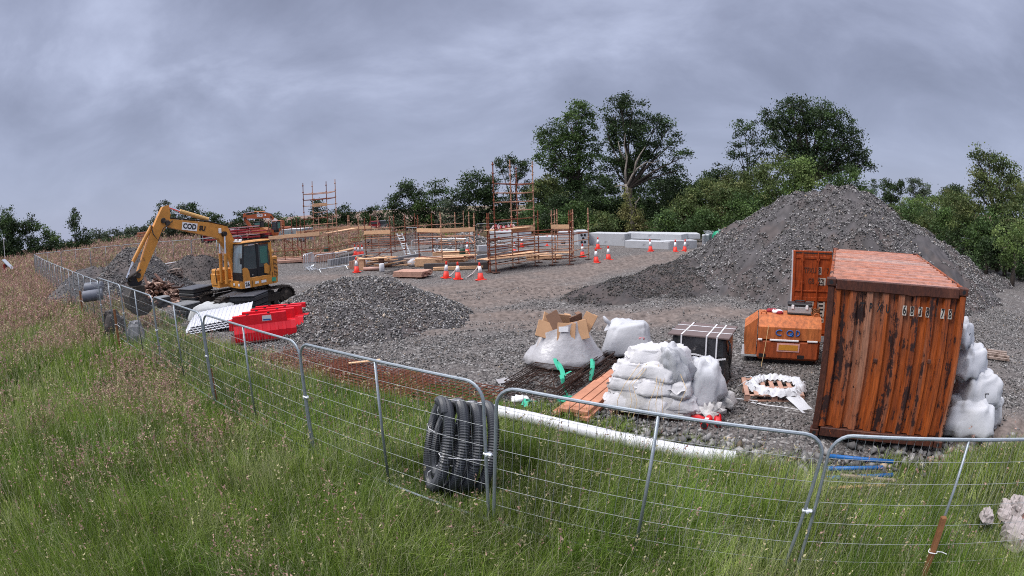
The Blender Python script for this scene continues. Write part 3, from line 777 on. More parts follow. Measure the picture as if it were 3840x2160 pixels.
def trees():
    G1 = 'trees along the far field edge'
    T = tree
    T('broadleaf_tree', 'dark dense tree at the far left edge, behind the white pole', 'tree', 88, (35, 962), [(25, 830, 50, 45), (10, 890, 60, 60), (60, 895, 40, 60), (30, 930, 55, 40)], DARK, .42, .9, 1.2, G1)
    T('broadleaf_tree', 'dark round topped tree right of the tree at the far left edge', 'tree', 88, (115, 955), [(108, 828, 28, 30), (120, 880, 40, 50), (85, 850, 18, 28, .4), (130, 925, 35, 30)], DARK, .42, .9, 1.1, G1)
    for i, (x0, x1, y, ry, D, s) in enumerate([(-20, 240, 940, 22, 86, 'at the far left under the tall trees'), (600, 900, 868, 26, 84, 'behind the yellow excavator boom'), (860, 1180, 858, 26, 88, 'behind the orange excavator'), (1160, 1480, 845, 26, 92, 'behind the lower scaffold tower')]):
        T('hedge', 'dark low hedgerow ' + s, 'hedge', D, ((x0 + x1) / 2, y + ry), [(x0 + (x1 - x0) * (k + .5) / 7, y - (k / 6 - .5) * 14 + random.uniform(-3, 3) - (6 if i else 12) * (k / 6 - .5), (x1 - x0) / 10, ry * random.uniform(.8, 1.15), 0, .1) for k in range(7)], DARK, .42, 1.0, 1.1, 'hedgerows along the far field', limbs=False)
    T('broadleaf_tree', 'low rounded green tree left of the lone conical tree', 'tree', 88, (195, 938), [(185, 885, 32, 32), (205, 905, 28, 30), (190, 922, 36, 22)], MID, .4, 1.0, 1.0, G1)
    T('conical_tree', 'narrow conical dark tree standing alone in the far left hedge', 'tree', 86, (283, 930), [(279, 803, 13, 17), (279, 835, 19, 28), (284, 870, 24, 32), (278, 905, 36, 25), (325, 875, 18, 30, .55), (322, 905, 28, 20, .3)], DARK, .36, 1.3, .9, G1)
    T('hedge', 'hazy grey green hedge left of the excavator boom', 'hedge', 100, (460, 905), [(365, 880, 20, 24), (395, 890, 30, 20), (440, 885, 34, 24), (485, 880, 34, 26), (525, 878, 34, 30), (560, 872, 30, 36), (480, 898, 110, 12)], GREYG, .45, 1.0, 1.1, limbs=False)
    T('hedge', 'low dark hedge right of the lone conical tree', 'hedge', 90, (400, 912), [(250, 922, 30, 14), (320, 918, 40, 14), (390, 908, 44, 13), (460, 902, 44, 12), (530, 897, 44, 12)], DARK, .4, 1.2, 1.0, limbs=False)
    T('broadleaf_tree', 'loose airy tree behind the top of the yellow excavator arm', 'tree', 82, (630, 895), [(622, 778, 36, 30, .5), (600, 812, 34, 34, .5), (660, 800, 34, 30, .45), (640, 845, 55, 34, .1), (690, 790, 16, 26, .3)], GREYG, .36, 1.1, .9, G1)
    T('conical_tree', 'dark tree behind the stick cylinder of the yellow excavator', 'tree', 82, (725, 890), [(722, 780, 16, 16), (725, 810, 28, 26), (720, 850, 40, 34)], DARK, .38, 1.1, 1, G1)
    T('broadleaf_tree', 'low wide tree over the knuckle of the yellow excavator boom', 'tree', 84, (800, 885), [(780, 820, 34, 22), (815, 826, 26, 24, .2), (795, 858, 55, 28)], DARK, .38, 1.1, 1, G1)
    T('broadleaf_tree', 'dark tree behind the orange excavator boom', 'tree', 86, (930, 880), [(893, 815, 22, 24), (925, 800, 26, 18), (965, 806, 26, 22), (900, 850, 45, 30), (960, 850, 45, 30)], DARK, .4, 1.0, 1, G1)
    T('broadleaf_tree', 'small rounded tree right of the orange excavator boom', 'tree', 86, (1038, 875), [(1038, 818, 24, 24), (1045, 850, 30, 28)], MID, .38, 1.0, 1, G1)
    T('broadleaf_tree', 'small dark tree left of the lower scaffold tower', 'tree', 88, (1100, 870), [(1098, 824, 28, 24), (1110, 850, 40, 26), (1080, 855, 30, 20)], DARK, .38, 1.0, 1, G1)
    T('conical_tree', 'pointed dark tree behind the lower scaffold tower', 'tree', 88, (1188, 868), [(1183, 772, 16, 18, .2), (1190, 810, 34, 30), (1200, 845, 50, 30), (1160, 845, 40, 24)], DARK, .38, 1.0, 1, G1)
    T('broadleaf_tree', 'dark tree right of the lower scaffold tower', 'tree', 90, (1290, 862), [(1285, 792, 34, 24), (1260, 815, 34, 30), (1315, 818, 36, 30), (1285, 845, 60, 26)], DARK, .38, 1.0, 1, G1)
    T('broadleaf_tree', 'dark ragged tree above the red car', 'tree', 90, (1400, 858), [(1370, 805, 20, 24, .1), (1400, 795, 22, 22), (1435, 815, 26, 26, .2), (1395, 835, 50, 26)], DARK, .38, 1.0, 1, G1)
    T('broadleaf_tree', 'broad dark tree left of the taller scaffold tower', 'tree', 72, (1560, 885), [(1535, 715, 52, 36), (1500, 755, 40, 45), (1580, 755, 55, 50), (1480, 800, 36, 50), (1540, 830, 70, 50), (1620, 820, 55, 50)], DARK, .36, 1.0, 1.1, G1)
    T('broadleaf_tree', 'grey green tree beside the broad dark tree, left of the taller scaffold tower', 'tree', 70, (1640, 885), [(1635, 698, 40, 30), (1650, 740, 40, 40), (1600, 790, 40, 50)], MID, .34, 1.0, 1, G1)
    T('round_bush', 'rounded grey green bush below the trees left of the taller scaffold tower', 'bush', 66, (1705, 880), [(1705, 770, 45, 48), (1690, 820, 50, 40), (1730, 820, 40, 40)], GREYG, .32, 1.2, .9)
    T('broadleaf_tree', 'dark full tree directly behind the taller scaffold tower', 'tree', 66, (1800, 885), [(1775, 680, 50, 36), (1740, 720, 40, 45), (1820, 700, 45, 50), (1790, 770, 75, 60), (1850, 770, 60, 60), (1800, 840, 90, 45), (1890, 830, 60, 50)], DARK, .34, 1.0, 1.1, G1)
    T('sparse_tree', 'thin half bare tree whose top rises above the taller scaffold tower', 'tree', 64, (1925, 885), [(1870, 612, 22, 22, .72), (1925, 600, 24, 26, .7), (1960, 615, 18, 20, .72), (1895, 640, 24, 22, .6), (1945, 650, 30, 26, .5), (1930, 700, 48, 45), (1950, 770, 55, 50), (1930, 840, 60, 45)], DARK, .28, 1.0, .8, G1, tr=.32)
    # the two big ashes behind the concrete units
    T('ash_tree', 'tall ash with a full rounded green crown, left of the pair behind the concrete units', 'tree', 60, (2190, 885), [
        (2165, 425, 60, 40), (2140, 460, 62, 45), (2195, 470, 52, 55), (2075, 520, 60, 42), (2120, 545, 75, 50), (2180, 560, 55, 60), (2035, 500, 32, 28, .2), (2050, 590, 55, 42, .2), (2110, 620, 70, 45, .1), (2170, 650, 60, 50),
        (2225, 600, 45, 90, .25, 1.5)], MID, .30, 1.25, .95, G1, tr=.5)
    T('ash_tree', 'tallest dark ash of the pair behind the concrete units, loose at its right side', 'tree', 58, (2330, 885), [
        (2325, 375, 48, 28, .25), (2370, 400, 55, 45), (2300, 430, 50, 50, .2), (2400, 455, 55, 55), (2340, 490, 75, 60), (2420, 520, 50, 60), (2360, 570, 80, 60), (2280, 520, 40, 70, .35), (2300, 620, 60, 70, .2), (2400, 620, 70, 60),
        (2470, 455, 30, 32, .55), (2505, 480, 36, 30, .6), (2530, 530, 32, 38, .62), (2480, 560, 50, 50, .5), (2560, 590, 36, 30, .62), (2540, 640, 45, 40, .5), (2470, 640, 55, 50, .3)], DARK, .28, 1.25, .9, G1, tr=.5)
    t = thing('dead_tree', 'pale bare trunk with forked limbs and ivy at its foot, in front of the ashes', 'tree', gd(2375, 880, 53)); b = t.location.copy()
    mb = MB(); q = lambda x, y, d=53: at(x, y, d) - b
    mb.tube([(0, 0, -.2), q(2370, 800), q(2355, 740), q(2347, 690)], [.30, .26, .21, .17], 8)
    mb.tube([q(2347, 695), q(2345, 640), q(2352, 590), q(2340, 545), q(2345, 500)], [.13, .10, .08, .05, .02], 6)
    mb.tube([q(2350, 700), q(2372, 655), q(2392, 630), q(2425, 608), q(2450, 612), q(2475, 600)], [.14, .11, .09, .06, .04, .02], 6)
    mb.tube([q(2378, 650), q(2385, 610), q(2400, 580), q(2420, 550)], [.12, .1, .07, .03], 6)
    mb.tube([q(2347, 600), q(2325, 565), q(2318, 530)], [.09, .06, .03], 5)
    mb.tube([q(2347, 700), q(2325, 695), q(2305, 700)], [.1, .07, .03], 5)
    mb.tube([q(2380, 800), q(2385, 760), q(2400, 740)], [.1, .08, .03], 5)
    mb.build('trunk', BARKP, t, True)
    k = 53 / F_PX; E_ = [(q(2348, 720), 13 * k, .5, 30 * k, .1), (q(2352, 770), 18 * k, .6, 40 * k, .1), (q(2365, 820), 36 * k, .9, 40 * k, .1), (q(2385, 860), 50 * k, 1.2, 26 * k, .2), (q(2400, 830), 20 * k, .6, 26 * k, .3)]
    V, Fq, C = leaf_cloud(E_, 2.2, .24, YELG, .7); np_mesh('ivy', V, Fq, LEAF, C, t)
    # the wood edge from the scaffold to the stone heap: each bush a thing
    B = 'bushes along the wood edge'
    bl = [
        (2010, 830, 55, 60, MID, 54), (2050, 720, 62, 60, OLIVE, 58), (2090, 800, 60, 75, DARK, 54), (2130, 730, 60, 60, DARK, 60), (2160, 820, 60, 60, MID, 53), (2225, 760, 60, 80, DARK, 57), (2250, 840, 60, 45, OLIVE, 52),
        (2310, 800, 55, 75, DARK, 58), (2470, 760, 62, 90, DARK, 57), (2500, 840, 60, 48, MID, 51), (2540, 720, 55, 55, DARK, 61), (2570, 800, 62, 75, OLIVE, 54), (2630, 740, 60, 75, OLIVE, 57),
        (2640, 830, 60, 50, MID, 50), (2700, 760, 62, 80, OLIVE, 53), (2760, 690, 60, 65, OLIVE, 57), (2770, 800, 60, 70, MID, 49), (2840, 690, 75, 75, OLIVE, 52), (2860, 790, 70, 70, MID, 48)]
    nm = ['left of the concrete units behind the scaffold corner', 'under the left ash, pale at its top', 'under the left ash, low and dark', 'under the left ash crown, behind', 'behind the concrete unit with round holes', 'between the two ashes, dark',
          'in front of the gap between the ashes', 'left of the pale dead trunk', 'right of the pale dead trunk, tall and dark', 'right of the pale dead trunk, low, over the long concrete units', 'under the loose side of the right ash', 'above the stacked concrete units, olive',
          'above the right end of the concrete units, tall', 'above the right end of the concrete units, low', 'above the stacked barriers, tall', 'highest of the bushes left of the big oak', 'above the green tank', 'under the left side of the big oak, olive', 'touching the left shoulder of the stone heap']
    sh = {id(MID): 'mid green', id(OLIVE): 'olive green', id(DARK): 'dark green'}
    for (x, y, rx, ry, cl, D), s in zip(bl, nm):
        T('bush', f'{sh[id(cl)]} leafy bush {s}', 'bush', D, (x, 888), [(x, y, rx, ry * .8), (x - rx * .45, y + ry * .35, rx * .7, ry * .7, 0, -1), (x + rx * .45, y + ry * .3, rx * .7, ry * .7, 0, -.6), (x + random.uniform(-20, 20), y - ry * .6, rx * .5, ry * .4, .2)], cl, .27, 1.25, .95, B, limbs=False)
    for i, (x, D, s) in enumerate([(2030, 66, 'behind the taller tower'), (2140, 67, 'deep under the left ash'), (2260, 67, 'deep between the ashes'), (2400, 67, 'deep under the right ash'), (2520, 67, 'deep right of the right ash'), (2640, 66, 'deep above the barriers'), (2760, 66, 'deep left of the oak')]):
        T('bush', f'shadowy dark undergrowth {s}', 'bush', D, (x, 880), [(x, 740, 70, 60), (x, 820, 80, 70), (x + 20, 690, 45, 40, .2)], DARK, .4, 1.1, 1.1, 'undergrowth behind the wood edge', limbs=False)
    T('broadleaf_tree', 'small dark tree top left of the big oak', 'tree', 66, (2690, 880), [(2690, 642, 40, 28), (2660, 680, 50, 40), (2720, 680, 45, 40), (2690, 720, 60, 40)], DARK, .32, 1.1, .9, G1)
    T('oak_tree', 'broad dark oak rising behind the large stone heap', 'tree', 56, (3010, 870), [
        (2960, 385, 45, 34, .15), (3010, 400, 40, 34, .1), (3080, 400, 45, 34, .15), (2905, 445, 60, 40), (2985, 450, 75, 55), (3070, 455, 70, 55), (3150, 450, 55, 45), (2935, 520, 70, 55), (3030, 530, 90, 65), (3120, 530, 80, 65), (3190, 520, 48, 55, .1),
        (3215, 575, 42, 38, .1), (3245, 615, 24, 34, .3), (3060, 610, 100, 55), (3160, 610, 70, 50), (2970, 600, 70, 50)], DARK, .30, 1.35, .95, G1, tr=.55)
    T('broadleaf_tree', 'loose tree at the left side of the broad dark oak', 'tree', 57, (2800, 880), [(2790, 475, 44, 34, .45), (2825, 500, 40, 40, .4), (2770, 530, 36, 36, .55), (2760, 580, 32, 30, .55), (2800, 600, 40, 36, .4), (2865, 560, 40, 60, .5), (2850, 630, 45, 40, .2)], DARK, .28, 1.25, .85, G1)
    T('bush', 'light green leafy bush above the shoulder of the stone heap', 'bush', 47, (2990, 860), [(2985, 640, 50, 36), (3010, 620, 36, 34), (3050, 665, 60, 36), (2960, 690, 60, 45), (3020, 710, 70, 50)], LIGHT, .26, 1.5, .85, B, limbs=False)
    T('bush', 'olive bush between the loose tree and the light green bush', 'bush', 48, (2910, 860), [(2900, 620, 50, 45, .1), (2920, 690, 60, 55), (2880, 760, 60, 60)], OLIVE, .26, 1.3, .9, B, limbs=False)
    T('bush', 'dark green bush right of the peak of the stone heap', 'bush', 50, (3230, 840), [(3170, 660, 50, 50), (3220, 690, 50, 50), (3250, 740, 40, 50), (3130, 700, 50, 50), (3180, 750, 60, 50)], MID, .27, 1.4, .9, B, limbs=False)
    # hill at the right
    T('broadleaf_tree', 'dark two topped tree on the hill right of the oak', 'tree', 95, (3340, 790), [(3322, 692, 26, 26), (3370, 695, 24, 20), (3345, 725, 42, 32), (3335, 755, 36, 26)], DARK, .42, 1.1, 1, 'trees on the right hill')
    T('broadleaf_tree', 'pale hazy tree on the hill, further right than the two topped tree', 'tree', 112, (3455, 770), [(3435, 690, 36, 22, .15), (3475, 708, 36, 22, .15), (3420, 718, 30, 22, .2), (3460, 735, 50, 20)], GREYG, .42, 1.0, 1, 'trees on the right hill')
    T('broadleaf_tree', 'low dark tree on the hill left of the large willow', 'tree', 85, (3575, 790), [(3578, 705, 40, 22), (3600, 722, 36, 26), (3555, 728, 26, 20), (3580, 760, 60, 30)], DARK, .38, 1.1, 1, 'trees on the right hill')
    T('bush', 'bright green bank of bushes below the hill trees', 'bush', 70, (3500, 815), [(3400, 765, 36, 22), (3450, 765, 50, 26), (3520, 770, 60, 36), (3470, 795, 60, 24), (3350, 775, 30, 18)], LIGHT, .32, 1.2, .9, B, limbs=False)
    T('bare_sapling', 'bare thin sapling left of the two topped hill tree', 'tree', 80, (3278, 790), [(3278, 690, 16, 30, .93), (3275, 730, 16, 30, .9)], DARK, .2, 1.0, .7, tr=.12)
    T('willow_tree', 'tall loose topped willow at the right edge', 'tree', 42, (3730, 960), [(3665, 590, 44, 30, .5), (3710, 585, 36, 28, .5), (3690, 630, 60, 36, .3), (3765, 610, 24, 22, .6), (3740, 670, 75, 50), (3660, 700, 60, 45), (3800, 650, 45, 36, .2), (3800, 720, 60, 55), (3720, 740, 70, 50)], OLIVE, .22, 1.7, .75, G1, tr=.35)
    for x, y, rx, ry, cl, D, s in [(3590, 760, 60, 40, OLIVE, 46, 'below the low dark hill tree'), (3640, 800, 75, 60, OLIVE, 42, 'below the left side of the willow'), (3560, 820, 60, 50, MID, 44, 'right of the stone heap flank'), (3740, 820, 75, 60, MID, 40, 'below the willow'), (3820, 800, 60, 70, OLIVE, 39, 'at the right edge under the willow'),
                                   (3680, 880, 75, 60, MID, 40, 'left of the pale green shrub'), (3610, 870, 60, 50, DARK, 42, 'behind the grey fence panel on the right'), (3770, 910, 70, 70, DARK, 38, 'behind the pale green shrub'), (3700, 950, 60, 55, DARK, 38, 'at the foot of the heap on the right'), (3830, 980, 50, 70, DARK, 37, 'low at the right edge')]:
        T('bush', f'{sh[id(cl)]} dense bush {s}', 'bush', D, (x, 985), [(x, y, rx, ry * .8), (x - rx * .45, y + ry * .4, rx * .7, ry * .7, 0, -.8), (x + rx * .45, y + ry * .3, rx * .7, ry * .7, 0, -.5), (x, y - ry * .55, rx * .55, ry * .4, .2)], cl, .21, 1.7, .75, B, limbs=False)
    for x, y, rx, ry, cl, D, s in [(3420, 800, 70, 40, MID, 58, 'beyond the top right flank of the stone heap'), (3490, 830, 60, 45, OLIVE, 52, 'beside the stone heap flank, olive'), (3545, 860, 50, 50, MID, 48, 'low beside the stone heap flank'), (3600, 800, 60, 55, OLIVE, 47, 'left of the willow, half way up'), (3560, 745, 50, 35, OLIVE, 55, 'in front of the low dark hill tree'), (3790, 720, 70, 60, OLIVE, 41, 'right of the willow stem'), (3830, 870, 50, 60, OLIVE, 38, 'right edge, half way up'), (3640, 930, 60, 50, DARK, 41, 'behind the lone fence panel')]:
        T('bush', f'{sh[id(cl)]} full bush {s}', 'bush', D, (x, 985 if x > 3580 else 930), [(x, y, rx, ry), (x - rx * .5, y + ry * .5, rx * .8, ry * .8, 0, -.8), (x + rx * .5, y + ry * .5, rx * .8, ry * .8, 0, -.5)], cl, .22, 1.6, .8, B, limbs=False)
    T('shrub', 'pale green broad leaved shrub at the right edge', 'shrub', 33, (3800, 1010), [(3770, 890, 45, 45), (3820, 930, 45, 60), (3830, 860, 40, 40), (3790, 950, 40, 40)], LIGHT, .19, 2.0, .7, limbs=False)

# ------------------------------------------------------------------ mesh fencing
def panel_proto():
    """round-topped site fence panel 3.5 x 2 m along local +x, base at z = 0"""
    t = thing('fence_panel', 'x', 'fence panel', (0, 0, 0), 0, 'round topped mesh fence panels round the site')
    L_, Hh, rr = 3.44, 2.0, .24
    P = [(0, 0, .02), (0, 0, Hh - rr)] + [(rr - rr * math.cos(a), 0, Hh - rr + rr * math.sin(a)) for a in np.linspace(0, math.pi / 2, 7)[1:]]
    P += [(L_ - q[0], 0, q[2]) for q in reversed(P)]
    mb = MB(); mb.tube(P, .021, 8); mb.tube([(0, 0, .16), (L_, 0, .16)], .015, 6); smooth_by_angle(mb.build('frame', GALV, t))
    mb = MB(); mb.tube([(L_ / 2, 0, .16), (L_ / 2, 0, Hh - .01)], .019, 8); mb.build('mid_post', GALV, t, True)
    mb = MB()
    for i in range(1, 7): mb.tube([(.015, .012, .16 + i * .262), (L_ - .015, .012, .16 + i * .262)], .0026, 4, False)
    mb.build('horizontal_wires', WIRE, t)
    mb = MB(); n = 34
    for i in range(1, n):
        x = L_ * i / n; e = min(x, L_ - x); top = Hh - (rr - math.sqrt(max(rr * rr - (rr - e) ** 2, 0)) if e < rr else 0)
        mb.tube([(x, .018, .16), (x, .018, top)], .0024, 4, False)
    mb.build('vertical_wires', WIRE, t)
    mb = MB(); mb.box((L_ + .03, 0, 1.12), (.12, .05, .035), None, .01); mb.tube([(L_ + .03, -.05, 1.12), (L_ + .03, .05, 1.12)], .014, 6); mb.build('clamp', GALVP, t)
    return t

def fences():
    pr = panel_proto(); used = [False]
    def place(a, b, za, zb, label, lean=0.0):
        o = pr if not used[0] else copy_tree(pr); used[0] = True
        d = Vector((b[0] - a[0], b[1] - a[1])); rz = math.atan2(d.y, d.x); s = d.length / 3.5
        o.location = (a[0], a[1], za); o.rotation_mode = 'XYZ'
        o.rotation_euler = (lean, -math.atan2(zb - za, d.length), rz); o.scale = (s, 1, 1); o['label'] = label
        return o
    # near run, corner posts solved from the photograph (x, y, base z)
    J = [(2.94, 4.0, -.33), (-.33, 5.5, -.07), (-3.25, 7.25, -.02), (-6.2, 8.95, .12), (-9.09, 10.81, .22), (-12.06, 12.66, .32), (-15.05, 14.47, .42)]
    lab = ['mesh fence panel in the foreground between the coiled black pipe and the rusty container', 'mesh fence panel directly in front of the rusty bar mats and the coiled black pipe', 'mesh fence panel in front of the red barriers and the white sheets',
           'mesh fence panel in front of the stack of black manhole frames', 'mesh fence panel in front of the digger bucket', 'mesh fence panel in front of the grey drums beside the digger bucket']
    for i in range(6):
        a, b = J[i + 1], J[i]
        place(a, b, a[2], b[2], lab[i])
    a = J[0]; e = (a[0] + 3.1, a[1] - 1.62)
    place((a[0] + .12, a[1] - .02), e, a[2], -.36, 'nearest mesh fence panel, at the right edge below the container')
    # run on to the far corner
    c = (-43.6, 32.3); p = Vector(J[6][:2]); d = Vector(c) - p; n = round(d.length / 3.5)
    for i in range(n):
        a = p + d * ((i + 1) / n); b = p + d * (i / n)
        place(a, b, g1(*a), g1(*b), 'mesh fence panel in the long receding row at the far left')
    q = [Vector((-43.6, 32.3)), Vector((-27.0, 38.5)), Vector((-22.6, 40.4))]
    for s, e in zip(q[:-1], q[1:]):
        n = max(1, round((e - s).length / 3.5))
        for i in range(n):
            a = s + (e - s) * (i / n); b = s + (e - s) * ((i + 1) / n)
            place(a, b, g1(*a), g1(*b), 'mesh fence panel in the thin back row across the pinkish field')
    for (x0, y0, x1, y1, D0, D1, l) in [(1428, 900, 1476, 899, 47, 46.5, 'fence panel in front of the brown soil bank, its left end free'), (1522, 902, 1574, 900, 46, 45.5, 'fence panel right of the leaning ladder, before the brown soil bank'),
                                     (1787, 908, 1868, 906, 50, 50, 'fence panel left of the red hose coil'), (1870, 907, 1945, 905, 50, 50, 'fence panel behind the red hose coil'),
                                     ]:
        a = gd(x0, y0, D0); b = gd(x1, y1, D1); place(a, b, a.z, b.z, 'mesh ' + l)
    a = gp(3600, 1000); b = gp(3665, 1005); place(a, b, a.z, b.z, 'lone mesh fence panel right of the stone heap, before the bushes')
    a2 = gp(3668, 1005); b2 = gp(3712, 1012); place(a2, b2, a2.z, b2.z, 'short lone mesh fence panel at the foot of the right bushes')
    # stakes that prop the fence
    def stake(p, h, label, lean=(0, 0), r=.035):
        t = thing('stake', label, 'stake', p, 0, 'timber stakes along the fence')
        mb = MB(); mb.bar((0, 0, -.2), (lean[0] * h, lean[1] * h, h), r * 2, r * 2, bev=.006); mb.build('post', STAKE, t)
        mb = MB(); k = h * .62; c = Vector((lean[0] * k, lean[1] * k, k))
        mb.tube([c + Vector((r * 1.7 * math.cos(u), r * 1.7 * math.sin(u), .01 * math.sin(2 * u))) for u in np.linspace(0, 5.8, 14)] + [c + Vector((.16, -.04, -.05)), c + Vector((.24, -.07, -.09))], .006, 5)
        mb.build('cable_tie', WHITE, t)
    stake((-6.25, 9.05, .12), .82, 'orange brown stake against the fence left of the black pipe coil')
    stake((-12.4, 12.55, .34), 1.25, 'orange brown stake against the fence below the digger bucket')
    stake((-19.1, 16.95, .5), 1.15, 'small stake at the fence near the far left corner')
    stake((4.42, 3.02, -.36), 1.12, 'pale brown stake at the right bottom edge with a white tie', (.05, .12))
    # rope of shade
def stick_bits():
    pass

# ------------------------------------------------------------------ shipping container
def rust_mat(name, base, worn, dark, pale, vs=1.5, t1=.55, t2=.58, stretch=(1, 1, .22), bump=.25):
    m = bpy.data.materials.new(name); m.use_nodes = True; nt = m.node_tree; N = nt.nodes.new; L = nt.links.new
    P = nt.nodes['Principled BSDF']; P.inputs['Roughness'].default_value = .62; P.inputs['Specular IOR Level'].default_value = .35
    tc = N('ShaderNodeTexCoord'); mp = N('ShaderNodeMapping'); mp.inputs['Scale'].default_value = stretch; L(tc.outputs['Object'], mp.inputs[0])
    def ns(sc, det, rough, vec): 
        n = N('ShaderNodeTexNoise'); n.inputs['Scale'].default_value = sc; n.inputs['Detail'].default_value = det; n.inputs['Roughness'].default_value = rough; L(vec, n.inputs[0]); return n.outputs[0]
    def ramp(v, a, b):
        r = N('ShaderNodeMapRange'); L(v, r.inputs[0]); r.inputs[1].default_value = a; r.inputs[2].default_value = b; return r.outputs[0]
    def mixc(f, a, b):
        x = N('ShaderNodeMix'); x.data_type = 'RGBA'; L(f, x.inputs[0])
        for s, q in ((6, a), (7, b)):
            if isinstance(q, tuple): x.inputs[s].default_value = (*q, 1)
            else: L(q, x.inputs[s])
        return x.outputs[2]
    st = ns(vs * 2.2, 9, .7, mp.outputs[0]); fl = ns(vs * 2.0, 12, .75, tc.outputs['Object']); big = ns(vs * .7, 4, .6, mp.outputs[0]); fine = ns(vs * 14, 6, .7, mp.outputs[0])
    c = mixc(ramp(st, .36, .64), base, worn)
    c = mixc(ramp(big, .50, .66), c, pale)
    sm = N('ShaderNodeMath'); sm.operation = 'MULTIPLY_ADD'; L(fl, sm.inputs[0]); sm.inputs[1].default_value = .42; 
    s2 = N('ShaderNodeMath'); s2.operation = 'MULTIPLY'; L(st, s2.inputs[0]); s2.inputs[1].default_value = .58; L(s2.outputs[0], sm.inputs[2])
    c = mixc(ramp(sm.outputs[0], t1, t1 + .025), c, dark)
    c2 = mixc(ramp(fine, .35, .7), (.55, .55, .55), (1.35, 1.3, 1.25))
    mu = N('ShaderNodeMix'); mu.data_type = 'RGBA'; mu.blend_type = 'MULTIPLY'; mu.inputs[0].default_value = 1; L(c, mu.inputs[6]); L(c2, mu.inputs[7])
    L(mu.outputs[2], P.inputs['Base Color'])
    bp = N('ShaderNodeBump'); bp.inputs['Strength'].default_value = bump; bp.inputs['Distance'].default_value = .01; L(sm.outputs[0], bp.inputs['Height']); L(bp.outputs[0], P.inputs['Normal'])
    MATS[name] = m
    return m
def container():
    RUST = rust_mat('rusty_orange_steel', (.38, .085, .013), (.13, .028, .010), (.030, .012, .011), (.31, .145, .09), 2.1, .522, stretch=(1.6, 1, .12), bump=.4)
    ROOF = rust_mat('rusty_roof_steel', (.40, .14, .075), (.48, .25, .19), (.15, .05, .03), (.42, .27, .23), 1.2, .60, stretch=(.35, 1.5, 1))
    ROOF.node_tree.nodes['Principled BSDF'].inputs['Roughness'].default_value = .34
    DARKR = rust_mat('dark_rusty_steel', (.085, .026, .014), (.045, .016, .012), (.26, .065, .02), (.14, .05, .03), 2.2, .60, stretch=(1, 1, .4))
    DOORM = rust_mat('door_orange_steel', (.36, .062, .008), (.27, .045, .008), (.06, .02, .015), (.30, .09, .04), 1.2, .66)
    PATCH = mat('white_decal', (.46, .42, .37), .6, 0, .15, 14, 0, 20, (.20, .09, .05), .54)
    w, h, L_ = 2.44, 2.59, 6.06
    ca = -.633
    t = thing('shipping_container', 'rusty orange corrugated shipping container standing on the stones', 'container', (4.796, 6.824, .17), ca)
    # corrugated end wall (local -y faces the camera)
    def corr(n, x0, x1, dep):
        pts = []; p = (x1 - x0) / n
        for i in range(n):
            a = x0 + p * i
            pts += [(a, 0), (a + p * .38, 0), (a + p * .50, dep), (a + p * .88, dep)]
        pts.append((x1, 0)); return pts
    pr = corr(8, .11, w - .11, .07)
    mb = MB(); mb.grid([[(x, .03 + d, z) for x, d in pr] for z in np.linspace(.17, h - .15, 14)]); mb.build('end_wall', RUST, t)
    mb = MB()
    pr2 = corr(22, .1, L_ - .1, .036)
    for x0, s in ((.025, 1), (w - .025, -1)):
        mb = MB(); mb.grid([[(x0 + s * d, y, z) for y, d in pr2] for z in (.17, h - .12)]); mb.build('side_wall', RUST, t)
    pr3 = corr(14, .12, L_ - .12, -.10)
    mb = MB(); mb.grid([[(x, y, h - .022 + d) for y, d in pr3] for x in np.linspace(.06, w - .06, 8)]); mb.build('roof', ROOF, t)
    for x in (.055, w - .055):
        mb = MB(); mb.box((x, .05, h / 2), (.11, .09, h - .24), None, .012); mb.build('corner_post', DARKR if x < 1 else RUST, t)
        mb = MB(); mb.box((x, L_ - .05, h / 2), (.11, .09, h - .24), None, .012); mb.build('corner_post', RUST, t)
        for y in (.08, L_ - .08):
            for z in (.059, h - .059):
                mb = MB(); mb.box((x + (-.003 if x < 1 else .003), y + (-.003 if y < 1 else .003), z), (.162, .178, .118), None, .012)
                c = mb.build('corner_casting', DARKR, t)
                k = MB(); k.tube([(x, y - .0925 if y < 1 else y + .0925, z), (x, y - .094 if y < 1 else y + .094, z)], [.034, .034], 10); k.build('lashing_hole', INK, c)
    # top and bottom rails, the top one bent and scorched
    mb = MB(); rows = []
    xs = np.linspace(.14, w - .14, 40)
    dz = [-.022 * math.exp(-((x - 1.45) / .08) ** 2) - .012 * math.exp(-((x - 1.62) / .05) ** 2) + .004 * math.sin(9 * x) for x in xs]
    rows = [[(x, .012, h - .01) for x in xs], [(x, .0, h - .02) for x in xs], [(x, .0, h - .16 + d) for x, d in zip(xs, dz)], [(x, .03, h - .175 + d) for x, d in zip(xs, dz)]]
    mb.grid(rows); mb.grid([[(x, .012, h - .01) for x in xs], [(x, .10, h - .012) for x in xs]]); mb.build('top_end_rail', DARKR, t)
    mb = MB(); mb.box((w / 2, .04, .085), (w - .3, .075, .16), None, .012); mb.build('bottom_end_rail', DARKR, t)
    for x in (.04, w - .04):
        mb = MB(); mb.box((x, L_ / 2, h - .04), (.06, L_ - .36, .06), None, .008); mb.build('top_side_rail', RUST, t)
        mb = MB(); mb.box((x, L_ / 2, .085), (.06, L_ - .36, .15), None, .008); mb.build('bottom_side_rail', DARKR, t)
    mb = MB(); mb.box((w / 2, L_ / 2, .12), (w - .12, L_ - .2, .06)); mb.build('floor', DARKR, t)
    mb = MB(); mb.box((w / 2, L_ - .06, h - .09), (w - .3, .08, .14), None, .01); mb.build('door_header', DARKR, t)
    # little ventilators
    for x, z in ((.93, 1.36), (1.90, 1.42)):
        mb = MB(); mb.box((x, .022, z), (.07, .03, .07), None, .01); mb.build('vent_plug', DARKR, t)
